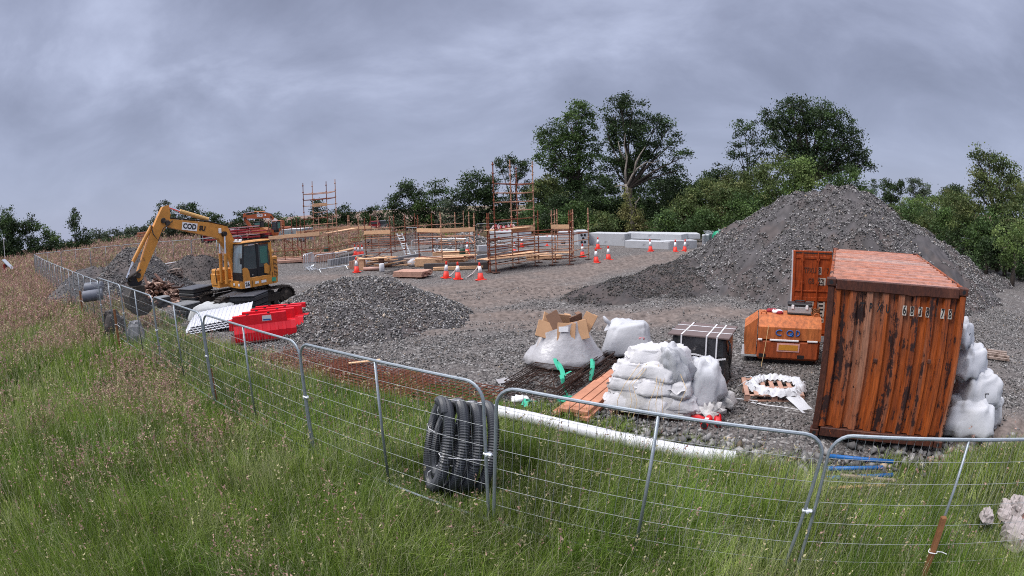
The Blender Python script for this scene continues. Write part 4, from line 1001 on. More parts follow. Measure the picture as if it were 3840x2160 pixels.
    # stencilled number: white decals with black figures, partly worn off
    for ch, x, wr in [('T', .60, 0), ('P', .75, 0), ('X', .90, 0), ('U', 1.05, 0), ('6', 1.34, 1), ('8', 1.475, 1), ('3', 1.62, 1), ('8', 1.755, 1), ('1', 1.905, 0), ('7', 2.03, 1), ('8', 2.17, 1)]:
        z = h - .41
        y = min((abs(a - x), d) for a, d in pr)[1]
        yy = .03 + (y if False else 0) - .008
        if wr:
            mb = MB(); mb.box((x, yy + .004, z), (.070, .004, .150)); mb.build('number_decal', PATCH, t)
        text_obj(ch, .185, INK, t, (x, yy, z), (R(90), 0, 0), 'stencil_letter', .002, .004, sx=.62)
    # the opened far door: hinged at the far left corner and swung right round
    dr = MB(); dw = 1.13

    dm = MB(); dm.box((-dw / 2 - .01, 0, (h - .17) / 2 + .15), (dw, .045, h - .34), None, .008)
    dm.box((-dw + .04, -.03, (h - .17) / 2 + .15), (.075, .035, h - .36), None, .008); dm.box((-dw / 2, -.028, h - .28), (dw - .16, .03, .07), None, .006)
    dm.box((-dw / 2, -.028, 1.22), (dw - .16, .03, .10), None, .006); dm.box((-dw / 2, -.028, 1.43), (dw - .16, .03, .04), None, .006); dm.box((-dw / 2, -.028, .32), (dw - .16, .03, .07), None, .006)
    door = dm.build('door', DOORM, t)
    door.location = (-.03, L_ - .03, 0); door.rotation_euler = (0, 0, R(12))
    m2 = MB(); m2.box((-dw - .012, 0, (h - .17) / 2 + .15), (.03, .06, h - .36)); m2.build('door_gasket', PANELW, door)
    m2 = MB(); m2.box((-dw / 2, .0, h - .165), (dw, .055, .03)); m2.build('top_gasket', RUB, door)
    for x in (-.42, -.86):
        b = MB(); b.tube([(x, -.065, .12), (x, -.065, h - .16)], .019, 8)
        for z in (.35, .9, 1.65, 2.25): b.box((x, -.05, z), (.09, .05, .06), None, .006)
        b.build('locking_bar', DOORM, door, False)
    for s, x, z, pt in (('TPXU', -.64, 1.97, 0), ('8', -.36, 1.97, 1), ('7', -.13, 1.97, 0), ('GB', -.60, 1.69, 0), ('22J', -.30, 1.69, 1)):
        if pt:
            q = MB(); q.box((x, -.0255, z), (.10 * len(s) * .75 + .02, .004, .19)); q.build('number_decal', PATCH, door)
        text_obj(s, .20, INK if pt else mat('worn_ink', (.09, .03, .015), .7), door, (x, -.030, z), (R(90), 0, 0), 'stencil_letter', .002, .003, sx=.68)
    for x, z, n in ((-.60, .86, 2), (-.27, .90, 2)):
        q = MB(); q.box((x, -.0255, z), (.22, .004, .60)); q.build('data_plate', PATCH, door)
        q = MB()
        for i in range(6): q.box((x + random.uniform(-.02, .02), -.029, z + .25 - i * .1), (.13, .003, .045))
        q.build('plate_print', INK, door)
    # faint spray line by the right post is left to the rust
    return t

# ------------------------------------------------------------------ excavators
def excavator(name, label, C, ang, paint, trim, boom, arm, acyl, bcyl, bkt, sign=None, number=None, sc=1.0):
    """local x forward, y to the machine's left, z up from the ground"""
    t = thing(name, label, 'excavator', C, ang); t.scale = (sc, sc, sc)
    for s in (1, -1):
        y = s * 1.02
        # track belt with shoes round idler and sprocket
        prof = []
        for a in np.linspace(math.pi / 2, 3 * math.pi / 2, 11): prof.append((-1.5 + .40 * math.cos(a), .43 + .40 * math.sin(a)))
        for a in np.linspace(-math.pi / 2, math.pi / 2, 11): prof.append((1.5 + .40 * math.cos(a), .43 + .40 * math.sin(a)))
        inner = [((x - (1.5 if x > 0 else -1.5)) * .86 + (1.5 if x > 0 else -1.5), .43 + (z - .43) * .86) for x, z in prof]
        mb = MB(); n = len(prof)
        for i in range(n):
            j = (i + 1) % n
            a, b, c, d = prof[i], prof[j], inner[j], inner[i]
            L_ = math.hypot(b[0] - a[0], b[1] - a[1]); k = max(1, int(L_ / .15))
            for q in range(k):
                p0 = Vector((a[0] + (b[0] - a[0]) * q / k, a[1] + (b[1] - a[1]) * q / k)); p1 = Vector((a[0] + (b[0] - a[0]) * (q + .86) / k, a[1] + (b[1] - a[1]) * (q + .86) / k))
                nrm = Vector((b[1] - a[1], -(b[0] - a[0]))).normalized()
                if nrm.dot(Vector((a[0] - (1.5 if a[0] > 0 else -1.5), a[1] - .43))) < 0: nrm = -nrm
                r0, r1 = p0 - nrm * .05, p1 - nrm * .05
                m1 = p0.lerp(p1, .2) + nrm * .035; m2 = p0.lerp(p1, .45) + nrm * .035; m0 = p0.lerp(p1, .05); m3 = p0.lerp(p1, .6)
                poly = [r0, m0, m1, m2, m3, p1, r1]
                if True: mb.prism([tuple(p) for p in poly], .5, off=y)
        belt = mb.build('track', STEEL, t)
        mb = MB(); mb.box((0, y, .44), (2.75, .30, .36), None, .04); mb.box((0, y, .66), (1.9, .20, .12), None, .02); mb.build('track_frame', STEEL, t)
        for x, rr, nm in ((-1.5, .33, 'sprocket'), (1.5, .32, 'idler')):
            mb = MB(); M = Matrix.Rotation(math.pi / 2, 3, 'X')
            mb.lathe([(.05, -.19), (rr, -.17), (rr, .17), (rr * .62, .18), (rr * .60, .21), (rr * .45, .215), (.05, .215)] if s < 0 else [(.05, -.215), (rr * .45, -.215), (rr * .60, -.21), (rr * .62, -.18), (rr, -.17), (rr, .17), (.05, .19)], (x, y, .43), 20, M); mb.build(nm, STEEL, t)
        mb = MB()
        for x in np.linspace(-.95, .95, 6): mb.lathe([(.02, -.18), (.11, -.17), (.11, .17), (.02, .18)], (x, y, .20), 12, Matrix.Rotation(math.pi / 2, 3, 'X'))
        mb.build('rollers', STEEL, t)
    mb = MB(); mb.box((0, 0, .55), (1.5, 1.6, .38), None, .06); mb.lathe([(.55, .7), (.55, .98), (.5, 1.0)], n=20); mb.build('undercarriage', STEEL, t)
    # upper structure
    mb = MB(); pl = [(-1.22, -1.0), (-1.0, -1.22), (.55, -1.22), (1.0, -1.12), (1.0, -.28), (.62, -.25), (.62, .32), (.66, .36), (.66, 1.18), (.56, 1.24), (-1.0, 1.24), (-1.22, 1.05)]
    vs = [(x, y, 1.02) for x, y in pl] + [(x, y, 1.30) for x, y in pl]; n = len(pl)
    mb.add(vs, [tuple(range(n - 1, -1, -1)), tuple(range(n, 2 * n))] + [(i, (i + 1) % n, (i + 1) % n + n, i + n) for i in range(n)])
    mb.build('turntable_deck', paint, t)
    mb = MB()
    for i, zz in enumerate(np.linspace(1.06, 1.95, 6)): pass
    ring = lambda k, z: [(-.86 - k * math.cos(a) * .56, 1.24 * math.sin(a) * (.97 + .03 * k), z) for a in np.linspace(-math.pi / 2, math.pi / 2, 15)]
    P = [ring(.80, 1.03), ring(.98, 1.12), ring(1.0, 1.35), ring(1.0, 1.86), ring(.9, 1.97), ring(.35, 2.0)]
    mb.grid(P); mb.box((-.82, 0, 1.5), (.10, 2.40, .9)); mb.build('counterweight', paint, t, True)
    mb = MB(); mb.box((-.45, -.42, 1.66), (.95, 1.5, .74), None, .06); mb.build('engine_cover', paint, t)
    mb = MB(); mb.box((-1.02, 1.10, 1.70), (.32, .26, .86), None, .05); mb.build('rear_side_cover', paint, t)
    mb = MB(); mb.box((-1.03, 1.232, 1.68), (.16, .012, .62))
    mb.build('vent_recess', BLK, t)
    mb = MB()
    for i in range(11): mb.box((-1.03, 1.242, 1.41 + i * .054), (.15, .014, .022), Matrix.Rotation(.4, 3, 'X'))
    mb.build('vent_slats', paint, t)
    mb = MB(); mb.lathe([(.05, 2.08), (.075, 2.08), (.075, 2.2), (.15, 2.2), (.17, 2.26), (.15, 2.34), (.05, 2.37)], (-.98, .95, .03), 14); mb.build('air_cleaner', trim, t, True)
    mb = MB(); mb.tube([(-.7, -.6, 1.9), (-.7, -.6, 2.45)], .05, 10); mb.build('exhaust', BLK, t)
    mb = MB(); mb.box((.62, -.80, 1.52), (.72, .62, .50), None, .05); mb.box((.92, -.80, 1.34), (.22, .66, .50), None, .04); mb.build('tool_box', paint, t)
    mb = MB(); mb.tube([(1.02, -1.12, 1.2), (1.05, -1.12, 1.72), (.85, -1.12, 2.02), (.3, -1.12, 2.04), (.25, -1.12, 1.8)], .02, 6); mb.build('handrail', BLK, t); mb = MB(); mb.tube([(1.02, -.5, 1.2), (1.05, -.5, 1.7), (.85, -.5, 1.98)], .02, 6); mb.build('handrail', BLK, t)
    # cab
    y0, y1 = .33, 1.20
    side = [(-.88, 1.28), (-.88, 2.55), (-.80, 2.80), (.30, 2.82), (.42, 2.74), (.98, 1.62), (1.0, 1.28)]
    mb = MB()
    def frame(y, th):
        # thick frame round the openings
        mb.bar((-.84, y, 1.28), (-.84, y, 2.72), th, .10, (1, 0, 0)); mb.bar((.43, y, 2.76), (.56, y, 1.60), th, .085, (0, 1, 0)); mb.bar((-.86, y, 2.74), (.42, y, 2.76), th, .12, (0, 1, 0))
        mb.bar((.56, y, 1.28), (.56, y, 1.62), th, .09, (1, 0, 0))
    cabm = MB(); cabm.box((-.19, (y0 + y1) / 2, 2.80), (1.38, y1 - y0 + .02, .10), None, .045); cabm.box((-.86, (y0 + y1) / 2, 2.02), (.10, y1 - y0, 1.5), None, .03)
    cabm.bar((-.84, y1, 1.28), (-.84, y1, 2.75), .06, .16, (1, 0, 0), .02); cabm.box((-.14, y1 - .01, 1.34), (1.46, .07, .13), None, .02)
    cabm.prism([(.22, 1.30), (.26, 1.66), (.34, 1.80), (.46, 1.84), (.565, 1.80), (.58, 1.30)], .03, off=y1 + .022)
    cabm.prism([(-.78, 1.42), (-.78, 1.72), (-.62, 1.88), (-.50, 1.86), (-.48, 1.50)], .03, off=y1 + .022)
    cab = cabm.build('cab', paint, t)
    mb = MB(); frame(y1 - .01, .05); frame(y0, .05)
    mb.bar((-.20, y1 - .005, 1.40), (-.20, y1 - .005, 2.70), .05, .11, (1, 0, 0)); mb.box((.18, y1 - .02, 1.55), (.70, .03, .34)); mb.box((-.5, y1 - .02, 1.56), (.6, .03, .36))
    mb.bar((.44, y0, 2.76), (.44, y1, 2.76), .06, .06); mb.bar((.565, y0, 1.60), (.565, y1, 1.60), .05, .05); mb.box((.585, (y0 + y1) / 2, 1.43), (.02, y1 - y0, .3))
    mb.build('door_frame', BLK, cab)
    mb = MB(); mb.add([(.455, y0 + .04, 2.72), (.455, y1 - .04, 2.72), (.575, y1 - .04, 1.63), (.575, y0 + .04, 1.63), (.44, y0 + .04, 2.71), (.44, y1 - .04, 2.71), (.56, y1 - .04, 1.625), (.56, y0 + .04, 1.625)], [(0, 1, 2, 3), (7, 6, 5, 4), (0, 4, 5, 1), (2, 6, 7, 3), (1, 5, 6, 2), (0, 3, 7, 4)]); mb.build('windscreen', mat('screen_glass', (.20, .26, .29), .1, 0, .2, 2, spec=.9), cab)
    mb = MB(); mb.prism([(-.14, 1.74), (-.14, 2.66), (.36, 2.68), (.41, 2.62), (.50, 1.74)], .012, off=y1 - .005); mb.prism([(-.76, 1.76), (-.76, 2.64), (-.26, 2.66), (-.26, 1.76)], .012, off=y1 - .005); mb.build('side_glass', GLASS, cab)
    mb = MB(); mb.prism([(-.70, 1.90), (-.70, 2.58), (-.34, 2.58), (-.34, 1.90)], .006, off=y1 + .004); mb.build('sliding_pane', mat('tinted_pane', (.05, .16, .13), .08, 0, .2, 2, spec=.9), cab)
    mb = MB(); mb.box((-.35, .78, 1.62), (.5, .5, .14), None, .05); mb.box((-.58, .78, 2.02), (.14, .48, .75), None, .06); mb.build('seat', BLK, cab)
    mb = MB(); mb.box((.10, 1.22, 1.50), (.05, .03, .05)); mb.build('door_lock', CHROME, cab)
    mb = MB(); mb.box((.42, .55, 2.90), (.10, .15, .10), None, .02); mb.box((.42, .95, 2.90), (.10, .15, .10), None, .02); mb.box((.47, .75, 2.86), (.06, .7, .03)); mb.build('roof_lamps', WHITEP, cab)
    for x0, z0_, w_, h_ in ((-.86, 1.26, .012, .46), (-.30, 1.16, .012, .26), (.16, 1.16, .012, .26)): q = MB(); q.box((x0, 1.245, z0_ + .0), (w_, .012, h_)); q.build('panel_gap', BLK, t)
    q = MB(); q.tube([(-.72, y1 + .05, 1.45), (-.74, y1 + .09, 1.6), (-.74, y1 + .09, 2.3), (-.72, y1 + .03, 2.42)], .016, 6); q.build('grab_rail', BLK, cab)
    q = MB(); q.tube([(.55, y1, 2.2), (.68, y1 + .16, 2.25), (.70, y1 + .20, 2.2)], .012, 5); q.box((.70, y1 + .20, 2.12), (.04, .14, .24), None, .02); q.build('mirror', BLK, cab)
    q = MB(); q.tube([(.48, y1 - .3, 1.66), (.50, y1 - .25, 2.1), (.47, y1 - .5, 2.45)], .012, 5); q.build('wiper', BLK, cab)
    for k_, (px_, pz_) in enumerate(((boom[0][0] - .08, boom[0][1] + .04), (boom[9][0] - .26, boom[9][1] + .14), (arm[4][0] - .10, arm[4][1] + .04), ((arm[2][0] + arm[8][0]) / 2, (arm[2][1] + arm[8][1]) / 2))):
        q = MB(); q.lathe([(.02, -.20), (.10, -.20), (.11, -.18), (.11, .18), (.10, .20), (.02, .20)], (px_, 0, pz_), 14, Matrix.Rotation(math.pi / 2, 3, 'X')); q.build('pivot_pin', STEEL, t)
    # boom, arm, rams
    mb = MB(); mb.prism(boom, .34); mb.box((boom[5][0] + .1, 0, 1.55), (.5, .46, .5), None, .06)
    b = mb.build('boom', paint, t)
    top = sorted(boom[1:5], key=lambda p: -p[0])
    for yy in (.06, -.06, .12):
        h_ = MB(); h_.tube([(p[0] + .02, yy, p[1] + .055) for p in top] + [(boom[5][0] - .12, yy, boom[5][1] + .2)], .022, 6); h_.build('hydraulic_hose', RUB, b)
    mid = boom[9]
    for s in (1, -1):
        e = Vector((mid[0] - .28, s * .27, mid[1] + .14)); f = Vector((.88, s * .27, 1.22)); m = f.lerp(e, .58)
        c = MB(); c.tube([f, m], .075, 10); c.tube([m, m + (e - m).normalized() * .05], .085, 10); c.build('boom_cylinder', paint, t)
        c = MB(); c.tube([m, e], .042, 8); c.build('cylinder_rod', CHROME, t); c = MB(); c.tube([e + Vector((0, -.06, 0)), e + Vector((0, .06, 0))], .10, 10); c.build('pin_boss', BLK, t)
    mb = MB(); mb.prism(arm, .28); a_ = mb.build('arm', paint, t)
    p, q, r = [Vector((x, 0, z)) for x, z in acyl]
    c = MB(); c.tube([p, q], .085, 10); c.build('arm_cylinder', trim, t); c = MB(); c.tube([q, r], .05, 8); c.build('cylinder_rod', CHROME, t)
    p, q, r = [Vector((x, 0, z)) for x, z in bcyl]
    c = MB(); c.tube([p, q], .08, 10); c.build('bucket_cylinder', paint, t); c = MB(); c.tube([q, r], .045, 8); c.build('cylinder_rod', CHROME, t)
    for s in (1, -1):
        h_ = MB(); a0 = Vector((arm[0][0], .17 * s, arm[-1][1])); mm = Vector((arm[3][0], .22 * s, arm[3][1]))
        h_.tube([Vector((boom[0][0] - .3, .2 * s, boom[0][1] + .1)), a0 + Vector((.35, .12 * s, -.5)), mm + Vector((-.30, .05 * s, -.25)), mm + Vector((-.12, 0, .02)), Vector(((mm.x + bcyl[0][0]) / 2, .1 * s, bcyl[0][1] + .05))], .022, 6); h_.build('hydraulic_hose', RUB, a_)
    # bucket on a dark hitch
    bx, bz = bkt
    mb = MB(); mb.prism([(bx - .18, bz + .10), (bx + .42, bz + .18), (bx + .50, bz - .02), (bx + .38, bz - .22), (bx - .10, bz - .20)], .26); mb.build('quick_hitch', BLK, t)
    out = [(bx - .12, bz - .22), (bx + .40, bz - .20), (bx + .62, bz - .55), (bx + .58, bz - 1.0), (bx + .30, bz - 1.28), (bx - .08, bz - 1.30), (bx - .42, bz - 1.05)]
    mb = MB()
    for s in (1, -1): mb.prism([(bx - .12, bz - .22)] + out[1:] + [(bx - .10, bz - .6)], .03, off=s * .5)
    pts = out; inn = [(x * .97 + bx * .03, z * .97 + (bz - .7) * .03) for x, z in pts]
    mb.grid([[(x, y, z) for x, z in pts] for y in (-.5, .5)]); mb.grid([[(x, y, z) for x, z in inn] for y in (-.5, .5)])
    for i in range(5): mb.box((bx - .48, -.42 + i * .21, bz - 1.03), (.20, .07, .06), Matrix.Rotation(.5, 3, 'Y'), .015)
    mb.build('bucket', STEEL, t)
    mb = MB(); mb.tube([(bcyl[2][0], .17, bcyl[2][1]), (bx + .36, .17, bz)], .04, 6); mb.build('bucket_link', STEEL, t); mb = MB(); mb.tube([(bcyl[2][0], -.17, bcyl[2][1]), (bx + .36, -.17, bz)], .04, 6); mb.build('bucket_link', STEEL, t); mb = MB(); mb.tube([(bcyl[2][0], .2, bcyl[2][1]), (arm[5][0] - .15, .2, arm[5][1] + .45)], .04, 6); mb.build('bucket_link', STEEL, t)
    if sign:
        for (txt, x, z, w_, h_, beta, ts, plate, yy) in sign:
            M = Matrix.Rotation(-beta, 3, 'Y')
            if plate:
                m2 = MB(); m2.box((x, yy, z), (w_, .012, h_), M, .003); m2.build('sign_plate', WHITEP, b)
            if txt: text_obj(txt, ts, INK, b, (x, yy + .009, z), (R(90), beta, R(180)), 'lettering', .002, .012)
    if number:
        m2 = MB(); m2.box((.40, 1.247, 1.16), (.24, .012, .26)); m2.build('number_plate', WHITEP, t)
        text_obj(number, .21, INK, t, (.40, 1.256, 1.16), (R(90), 0, R(180)), 'lettering', .002, .008)
        m2 = MB(); m2.box((-.06, 1.247, 1.18), (.18, .01, .09)); m2.build('warning_sticker', WHITEP, t); m2 = MB(); m2.box((-.40, 1.247, 1.18), (.24, .01, .10)); m2.build('warning_sticker', WHITEP, t)
        m2 = MB(); m2.box((-.90, 1.247, 1.19), (.20, .01, .16)); m2.build('green_sticker', mat('green_label', (.05, .32, .20), .5), t)
        m2 = MB(); m2.box((.06, y1 + .012, 2.70), (.26, .01, .05)); m2.build('cab_sticker', WHITEP, cab)
        
        for yy in (.55, 1.0): m2 = MB(); m2.box((.68, yy, 1.16), (.03, .12, .10), None, .02); m2.build('head_lamp', WHITEP, t)
        m2 = MB(); m2.box((.98, .185, 3.36), (.14, .03, .20), None, .02); m2.build('boom_lamp', WHITEP, b)
    return t

def machines():
    z0 = .18
    boom = [(3.44, 3.86), (3.26, 4.04), (1.5, 3.75), (.60, 3.50), (.28, 2.86), (-.08, 1.75), (.10, 1.42), (.36, 1.58), (.64, 2.54), (1.08, 3.08), (3.2, 3.70)]
    arm = [(3.26, 4.58), (3.52, 4.54), (3.78, 4.15), (4.16, 3.52), (4.92, 2.06), (4.86, 1.86), (4.68, 1.92), (3.62, 3.55), (3.30, 3.86), (3.20, 4.2)]
    excavator('excavator', 'yellow tracked excavator on the yard with its arm reaching to the fence', (-11.2, 19.7, z0), math.atan2(-.835, -.55), YEL, YELP, boom, arm,
              [(1.42, 3.86), (2.72, 4.30), (3.22, 4.50)], [(4.02, 3.86), (4.96, 2.62), (5.30, 2.06)], (4.82, 1.95),
              sign=[('COD', 2.38, 3.66, .70, .30, R(11), .27, True, .182), ('SU', 1.80, 3.53, 0, 0, R(11), .25, False, .175), ('', 2.80, 3.75, .05, .20, R(11), 0, False, .176)], number='26')
    # the far orange one: boom level, arm folded down
    p = gp(1052, 912); h = Vector((-.90, .02)).normalized()
    boom2 = [(5.1, 3.55), (4.95, 3.85), (1.9, 3.95), (1.05, 3.70), (.35, 2.86), (-.08, 1.75), (.10, 1.42), (.36, 1.58), (.80, 2.54), (1.35, 3.22), (4.9, 3.42)]
    arm2 = [(5.05, 4.15), (5.32, 4.10), (5.38, 3.7), (5.22, 3.2), (4.05, 1.75), (3.9, 1.6), (3.72, 1.75), (4.65, 3.15), (4.90, 3.4), (4.92, 3.8)]
    excavator('excavator', 'orange excavator far behind with its boom level above the red trailer', p, math.atan2(h.y, h.x), ORANGE, mat('orange_pale', (.42, .15, .05), .5), boom2, arm2,
              [(2.0, 4.08), (3.6, 4.22), (5.0, 4.14)], [(5.22, 3.55), (4.8, 2.6), (4.35, 1.9)], (3.8, 1.7),
              sc=.92, sign=[('COD', 2.75, 3.68, .85, .34, 0, .30, True, .182), ('', 1.9, 3.66, .22, .22, 0, 0, True, .184), ('', .55, 2.75, .6, .75, R(35), 0, True, .182)])
    # dumper between them
    p = gp(985, 914); t = thing('site_dumper', 'orange and cream site dumper behind the cab of the yellow excavator', 'dumper', p, R(8)); t.scale = (1.1,) * 3
    mb = MB(); mb.prism([(-.9, .75), (-.9, 1.55), (-.55, 1.75), (.35, 1.70), (.85, 1.45), (.85, .75)], 1.6); mb.build('body', mat('cream_orange', (.48, .20, .06), .5, 0, .12, 3), t)
    mb = MB(); mb.box((-.30, 0, 2.02), (.85, 1.1, .62), None, .06); mb.box((-.3, 0, 2.36), (.95, 1.2, .06), None, .02); mb.build('cab', BLK, t)
    mb = MB(); mb.box((-.30, -.57, 2.05), (.6, .02, .42)); mb.build('side_glass', mat('tinted_pane', (.05, .16, .13)), t)
    for x in (-.75, .75):
        for y in (-.75, .75):
            mb = MB(); mb.lathe([(.12, -.15), (.46, -.13), (.50, 0), (.46, .13), (.12, .15)], (x, y, .5), 18, Matrix.Rotation(math.pi / 2, 3, 'X')); mb.build('wheel', RUB, t, True)
    # red slatted trailer
    a = gp(760, 926); b = gp(985, 928); d = b - a; L_ = d.length
    t = thing('red_trailer', 'long red slatted trailer behind the boom of the yellow excavator', 'trailer', a, math.atan2(d.y, d.x)); t.scale = (1, 1.2, 1.36)
    mb = MB()
    for k in range(5): mb.box((L_ / 2, 0, .55 + k * .20), (L_ - .5, .06, .13), None, .01)
    mb.box((L_ / 2, 1.0, .95), (L_ - .5, 1.9, .06)); mb.build('slatted_side', REDT, t)
    for x in (.35, 1.1, L_ * .45, L_ * .62, L_ * .8): mb = MB(); mb.box((x, -.045, .95), (.06, .04, .95)); mb.build('stanchion', REDT, t)
    for k in (.745, 1.36): mb = MB(); mb.box((L_ / 2, -.05, k), (L_ - .5, .035, .028)); mb.build('edge_strip', GALVP, t)
    mb = MB(); mb.box((.13, .5, .78), (.10, 1.6, 1.3), None, .02); mb.build('tailboard', BLK, t)
    mb = MB(); mb.box((.20, -.07, .72), (.07, .03, 1.15)); mb.build('tail_post', WHITEP, t)
    mb = MB(); mb.bar((.2, -.08, .2), (L_ - .3, -.08, .42), .10, .06); mb.bar((.3, 1, .45), (L_ - .2, 1, .5), 1.5, .10); mb.build('chassis', BLK, t)
    for x in (.55, L_ * .55, L_ * .70):
        mb = MB(); mb.lathe([(.1, -.13), (.34, -.12), (.36, 0), (.34, .12), (.1, .13)], (x, .2, .36), 16, Matrix.Rotation(math.pi / 2, 3, 'X')); mb.build('wheel', RUB, t, True)
    mb = MB(); mb.box((-.05, .2, .85), (.12, .18, .22)); mb.build('tail_lamp', mat('lamp_red', (.12, .01, .01), .4), t)
    # brown skip body with a white name board
    a = gp(884, 916); t = thing('brown_skip', 'dark brown skip with a white board, behind the red trailer', 'skip', a, R(6)); t.scale = (1.12,) * 3
    mb = MB(); mb.prism([(-.95, .25), (-1.05, 1.75), (1.05, 1.75), (.95, .25)], 1.6); mb.build('body', mat('dark_brown_paint', (.07, .022, .016), .6, 0, .3, 4), t)
    mb = MB(); mb.box((.35, -.82, 1.55), (1.15, .02, .26)); mb.build('name_board', WHITEP, t); text_obj('COD', .24, INK, t, (.55, -.835, 1.55), (R(90), 0, 0), 'lettering', .002, .01)
    # red van rear between trailer and dumper
    a = gp(957, 924); t = thing('red_pickup', 'red pickup seen from behind over the cab roof of the yellow excavator', 'pickup', a, R(-6)); t.scale = (1.0,) * 3
    mb = MB(); mb.prism([(-.8, .42), (-.82, 1.05), (-.70, 1.32), (.70, 1.32), (.82, 1.05), (.8, .42)], 2.6, off=1.3); mb.build('body', REDT, t)
    mb = MB(); mb.box((0, -.012, 1.10), (1.1, .02, .30)); mb.build('tailgate', mat('lamp_red', (.12, .01, .01)), t)
    mb = MB(); mb.box((.05, -.03, .72), (.56, .02, .14)); mb.build('number_plate', WHITE, t)
    for x in (-.66, .66):
        mb = MB(); mb.box((x, -.012, .98), (.16, .02, .26)); mb.build('tail_lamp', mat('lamp_pink', (.55, .10, .08), .3), t)
        mb = MB(); mb.lathe([(.1, -.1), (.31, -.1), (.31, .1), (.1, .1)], (x, .5, .31), 16, Matrix.Rotation(math.pi / 2, 3, 'Y')); mb.build('wheel', RUB, t, True)
    # grey crew van and small tank wagon behind the scaffold
    a = gp(1045, 917); b = gd(1135, 915, 57); d = b - a; L_ = d.length
    t = thing('crew_van', 'grey van with a white roof line behind the left scaffold', 'van', a, math.atan2(d.y, d.x))
    mb = MB(); mb.prism([(0, .35), (0, .95), (.25, 1.35), (.5, 1.55), (L_, 1.6), (L_, .35)], 1.7, off=.85); mb.build('body', mat('van_grey', (.22, .24, .25), .4, 0, .1, 2), t)
    mb = MB(); mb.box((L_ / 2 + .25, .85, 1.615), (L_ - .5, 1.6, .03)); mb.build('roof', WHITEP, t)
    for i in range(3): mb = MB(); mb.box((.75 + i * .85, -.006, 1.2), (.62, .014, .42), None, .004); mb.build('window', mat('van_glass', (.20, .24, .26), .15, spec=.8), t)
    for x in (.55, L_ - .5): mb = MB(); mb.lathe([(.1, -.1), (.31, -.1), (.31, .1), (.1, .1)], (x, .1, .31), 16, Matrix.Rotation(math.pi / 2, 3, 'X')); mb.build('wheel', RUB, t, True)
    a = gp(1140, 918); t = thing('site_store', 'blue grey wheeled site store behind the left scaffold', 'site store', a, R(3))
    mb = MB(); mb.box((.5, .6, .92), (1.0, 1.2, 1.15), None, .03)
    for i in range(9): mb.box((.08 + i * .105, -.012, .92), (.03, .02, 1.05))
    mb.build('body', mat('store_blue', (.25, .28, .32), .5, 0, .1, 3), t)
    for x in (.15, .85): mb = MB(); mb.lathe([(.04, -.06), (.15, -.06), (.15, .06), (.04, .06)], (x, .05, .17), 12, Matrix.Rotation(math.pi / 2, 3, 'X')); mb.build('wheel', RUB, t, True)
    # red car and dark off-roader far behind
    def car(name, label, px, py, D, body, w=1.72):
        t = thing(name, label, 'car', gd(px, py, D), R(10))
        sec = [(-w / 2, .30), (-w / 2, .85), (-w * .44, .98), (-w * .36, 1.42), (w * .36, 1.42), (w * .44, .98), (w / 2, .85), (w / 2, .30)]
        mb = MB(); mb.prism(sec, 3.4, off=2.0); mb.prism([(-w / 2, .30), (-w / 2, .85), (w / 2, .85), (w / 2, .30)], .7, off=.1); mb.build('body', body, t)
        mb = MB(); mb.prism([(-w * .39, 1.02), (-w * .33, 1.36), (w * .33, 1.36), (w * .39, 1.02)], .02, off=.285); mb.build('rear_window', GLASS, t)
        for s in (-1, 1):
            mb = MB(); mb.box((s * w * .42, -.26, .78), (.22, .02, .16)); mb.build('tail_lamp', mat('lamp_pink', (.55, .10, .08)), t)
            for y in (.35, 2.9): mb = MB(); mb.lathe([(.1, -.1), (.31, -.1), (.31, .1), (.1, .1)], (s * w * .43, y, .31), 16, Matrix.Rotation(math.pi / 2, 3, 'Y')); mb.build('wheel', RUB, t, True)
        mb = MB(); mb.box((0, -.262, .62), (.5, .02, .12)); mb.build('number_plate', WHITE, t)
        return t
    car('red_car', 'small red car parked far behind on the grass', 1402, 856, 78, REDT)
    car('grey_car', 'grey off road car parked right of the small red car', 1436, 855, 80, mat('car_grey', (.10, .105, .11), .4))
    # small yellow machine
    t = thing('piling_rig', 'small yellow machine with a raised arm far behind, above the rubble pile', 'rig', gp(1722, 862), R(5))
    mb = MB(); mb.box((0, 0, .75), (1.9, 1.2, .42), None, .06); mb.box((-.2, 0, 1.08), (.9, .9, .28), None, .05); mb.build('body', YELP, t)
    mb = MB(); mb.bar((.05, 0, 1.1), (.12, 0, 2.1), .22, .22, bev=.03); mb.bar((.12, 0, 2.05), (-.75, 0, 2.6), .14, .16, bev=.03); mb.bar((-.75, 0, 2.6), (-.8, 0, 1.7), .09, .1); mb.build('arm', YELP, t)
    mb = MB(); mb.box((-.75, 0, 1.5), (.28, .5, .6), None, .04); mb.build('operator_frame', WHITEP, t)
    
    for y in (.42, -.42): mb = MB(); mb.box((0, y, .28), (1.9, .34, .52), None, .15); mb.build('track', STEEL, t)
    # green tank on the right
    t = thing('fuel_bowser', 'green water tank trailer half hidden by the large stone heap', 'tank', gd(2722, 935, 42), R(12))
    mb = MB(); prof = [(.02, -1.2), (.25, -1.17), (.45, -1.05), (.52, -.85), (.52, .85), (.45, 1.05), (.25, 1.17), (.02, 1.2)]
    mb.lathe(prof, (0, 0, .95), 24, Matrix.Rotation(math.pi / 2, 3, 'Y')); mb.build('tank', GREEN, t, True)
    mb = MB(); mb.tube([(-.6 + .05 * math.sin(a), .55 * math.cos(a), .95 + .55 * math.sin(a)) for a in np.linspace(-1.2, 4.2, 24)], .025, 6); mb.tube([(-.95, -.3, 1.62), (-.6, -.1, 1.5), (-.2, 0, 1.52), (.3, 0, 1.5)], .03, 6); mb.build('hose', WHITE, t)
